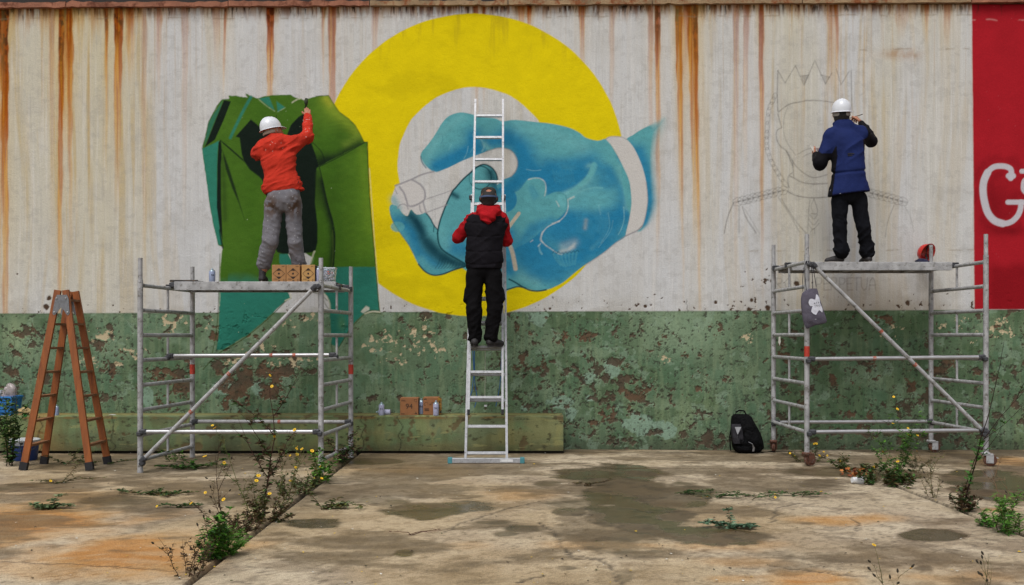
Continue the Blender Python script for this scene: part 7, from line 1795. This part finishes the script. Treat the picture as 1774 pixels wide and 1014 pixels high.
W(18, 806, 640, 'tall dark shrubby weed at the left edge before the blue crate', nst=5, lean=.12, leaf=(.085, .045), dens=210, lcol=DARKG + ('#4a6a2c',), scol='#2c221a', sr=.007, seed=41, branch=4, width=.12, zone=(.05, .98))
W(40, 800, 655, 'thin yellow-flowered weed beside the left edge shrub', nst=2, lean=.12, leaf=(.04, .015), dens=20, lcol=DARKG, scol='#3a3a20', seed=42, flowers=2, branch=2, zone=(.0, .5))
W(150, 806, None, 'low weeds between the feet of the step ladder', ht=.35, nst=7, dirn=[(1, .1, .2), (-1, .0, .2), (.4, 0, .4), (-.5, 0, .3)], leaf=(.05, .02), dens=150, lcol=OLIVE + DARKG, seed=43, flat=True, width=.3)
W(1020, 842, None, 'dry brown weed lying at the edge of the wet patch', ht=.3, nst=4, dirn=[(1, .2, .3), (-.8, .1, .1)], leaf=(.04, .014), dens=60, lcol=DRY, seed=44, flat=True, group='pulled weeds lying on the slabs')
for i, (x, y, h, f) in enumerate(((1190, 856, .28, 0), (1235, 862, .26, 1), (1300, 862, .4, 2), (1375, 858, .34, 1))):
    W(x, y, None, ('leftmost', 'second', 'third, yellow-flowered', 'rightmost')[i] + ' of the thin weeds lying in a row across the wet patch', ht=h, nst=4, dirn=[(1, .1, .05), (-1, -.1, .05), (.9, -.2, .1)], leaf=(.05, .016), dens=60, lcol=DARKG + ('#5c6b48',), seed=45 + i, flat=True, flowers=f, group='pulled weeds lying on the slabs', width=.15)
W(1275, 916, None, 'grey-green pulled weed lying in the wet patch nearest the camera', ht=.24, nst=7, dirn=[(-1, .1, .3), (1, .05, .12), (1.5, -.1, .05), (.2, .2, .6)], leaf=(.06, .026), dens=150, lcol=('#5f7a62', '#48664c', '#3a5238'), seed=50, flat=True, group='pulled weeds lying on the slabs')
# right joint
W(1550, 838, 705, 'bushy yellow-flowered weed under the right scaffold', nst=8, lean=.22, leaf=(.06, .022), dens=220, lcol=DARKG + GREEN[:2], scol='#46552a', seed=51, flowers=9, branch=4, fr=.02, zone=(0, .75), width=.1)
W(1545, 840, 800, 'dense leafy base around the bushy yellow-flowered weed', nst=12, lean=.9, leaf=(.075, .03), dens=340, lcol=DARKG + OLIVE, seed=52, width=.22, dead=.12)
W(1490, 816, 780, 'spreading dull green weed left of the bushy flowered weed', nst=9, lean=1.1, leaf=(.06, .024), dens=230, lcol=OLIVE + DARKG, seed=53, width=.3, flowers=2)
W(1590, 812, 785, 'grey seeding weed under the far scaffold end', nst=7, lean=.8, leaf=(.035, .012), dens=160, lcol=('#6a6a4c', '#55583c', '#4b4a30'), seed=54, width=.12)
W(1397, 800, 770, 'small yellow-flowered weed beside the near left caster', nst=6, lean=.7, leaf=(.05, .02), dens=70, lcol=OLIVE, seed=55, flowers=8, width=.12, fr=.018)
W(1664, 884, 560, 'tall thin dark-stemmed sapling in the right joint', nst=2, lean=.06, leaf=(.085, .06), dens=17, kind='lobed', lcol=('#35641f', '#2d561b', '#41752a'), scol='#2a1c18', sr=.006, seed=56, zone=(.15, .42), branch=2, width=.03)
W(1664, 886, 835, 'brown leafy undergrowth at the foot of the dark-stemmed sapling', nst=9, lean=.55, leaf=(.055, .028), dens=200, lcol=DARKG + DRY, seed=57, width=.12, dead=.4)
W(1618, 862, 770, 'pale dry weed with tiny white heads in the right joint', nst=5, lean=.3, leaf=(.04, .014), dens=80, lcol=OLIVE, scol='#6a6040', seed=58, bud=6, dead=.3)
W(1752, 925, 850, 'green grassy weed in the right joint at the picture edge', nst=9, lean=.35, leaf=(.10, .014), dens=240, kind='grass', lcol=GREEN, seed=59, width=.1, zone=(0, 1))
W(1725, 912, 880, 'low green weed left of the grassy one in the right joint', nst=6, lean=.8, leaf=(.06, .02), dens=90, lcol=GREEN[:2] + DARKG[:1], seed=60, width=.1)
W(1748, 900, 800, 'dry pinkish stalk rising at the right picture edge', nst=2, lean=.1, leaf=(.03, .01), dens=10, lcol=DRY, scol='#7a5f4a', seed=61, bud=3)
for i, (x, y, tp, lb) in enumerate(((1545, 1060, 942, 'near thin stalk with two yellow flowers and buds at the lower right'), (1708, 1060, 958, 'nearest bare stalk with dark buds at the lower right corner'))):
    W(x, y, tp, lb, nst=2, dirn=[(-.25, 0, 1), (.12, 0, 1)] if i == 0 else [(-.2, 0, 1), (.2, 0, .9)], leaf=(.02, .006), dens=2, scol='#4a4a28', sr=.0028, seed=62 + i, flowers=2 - 2 * i, bud=7, branch=3, fr=.014, width=.02)
# dry leaves behind the cup
R_ = random.Random(8); dl_v, dl_f, dl_c = [], [], []
dc = gnd(1480, 826)
for k in range(46):
    p = dc + P3(R_.gauss(0, .05), R_.gauss(0, .04), abs(R_.gauss(.02, .03)) + .006); a = R_.uniform(0, 6.28)
    v, f = leaf_shape(R_, p, P3(math.cos(a), math.sin(a), R_.uniform(-.1, .6)), R_.uniform(.035, .06), R_.uniform(.03, .045), 'lobed', P3(R_.gauss(0, .7), R_.gauss(0, .7), 1))
    dl_f += [tuple(j + len(dl_v) for j in g) for g in f]; dl_v += [P3(q[0], q[1], max(q[2], .005)) for q in v]; dl_c += [hx(R_.choice(['#9a5a26', '#84461c', '#a86a34', '#6a3820'])) * R_.uniform(.8, 1.2)] * len(v)
single('dry_leaves', (np.array(dl_v), dl_f), M_leaf, (dc[0], dc[1], 0), 'clump of curled orange-brown dry leaves behind the paper cup', 'dry leaves', cols=np.array(dl_c), kind='stuff')
# scattered litter: petals, flakes and crumbs
lv, lf, lcx = [], [], []
for k in range(950):
    px = R_.uniform(-100, 1874); py = HZ + 202 + 240 * R_.random() ** 1.5
    p = gnd(px, py, .007); a = R_.uniform(0, 6.28); s = R_.choice([.004, .005, .006, .008, .011]); n0 = len(lv)
    for q in range(4): lv.append(p + P3(math.cos(a + q * 1.57) * s * R_.uniform(.6, 1.3), math.sin(a + q * 1.57) * s * R_.uniform(.6, 1.3), R_.uniform(0, s * .7)))
    lf.append((n0, n0 + 1, n0 + 2, n0 + 3)); lcx += [hx(R_.choice(['#c4c2ba', '#a8a498', '#c0a020', '#3a2f22', '#2e2a1c', '#5a4a30', '#4a4a2a', '#241d16']))] * 4
single('leaf_litter', (np.array(lv), lf), M_leaf, (0, 8, 0), 'flakes, petals and crumbs scattered over the concrete', 'litter', kind='stuff', cols=np.array(lcx))
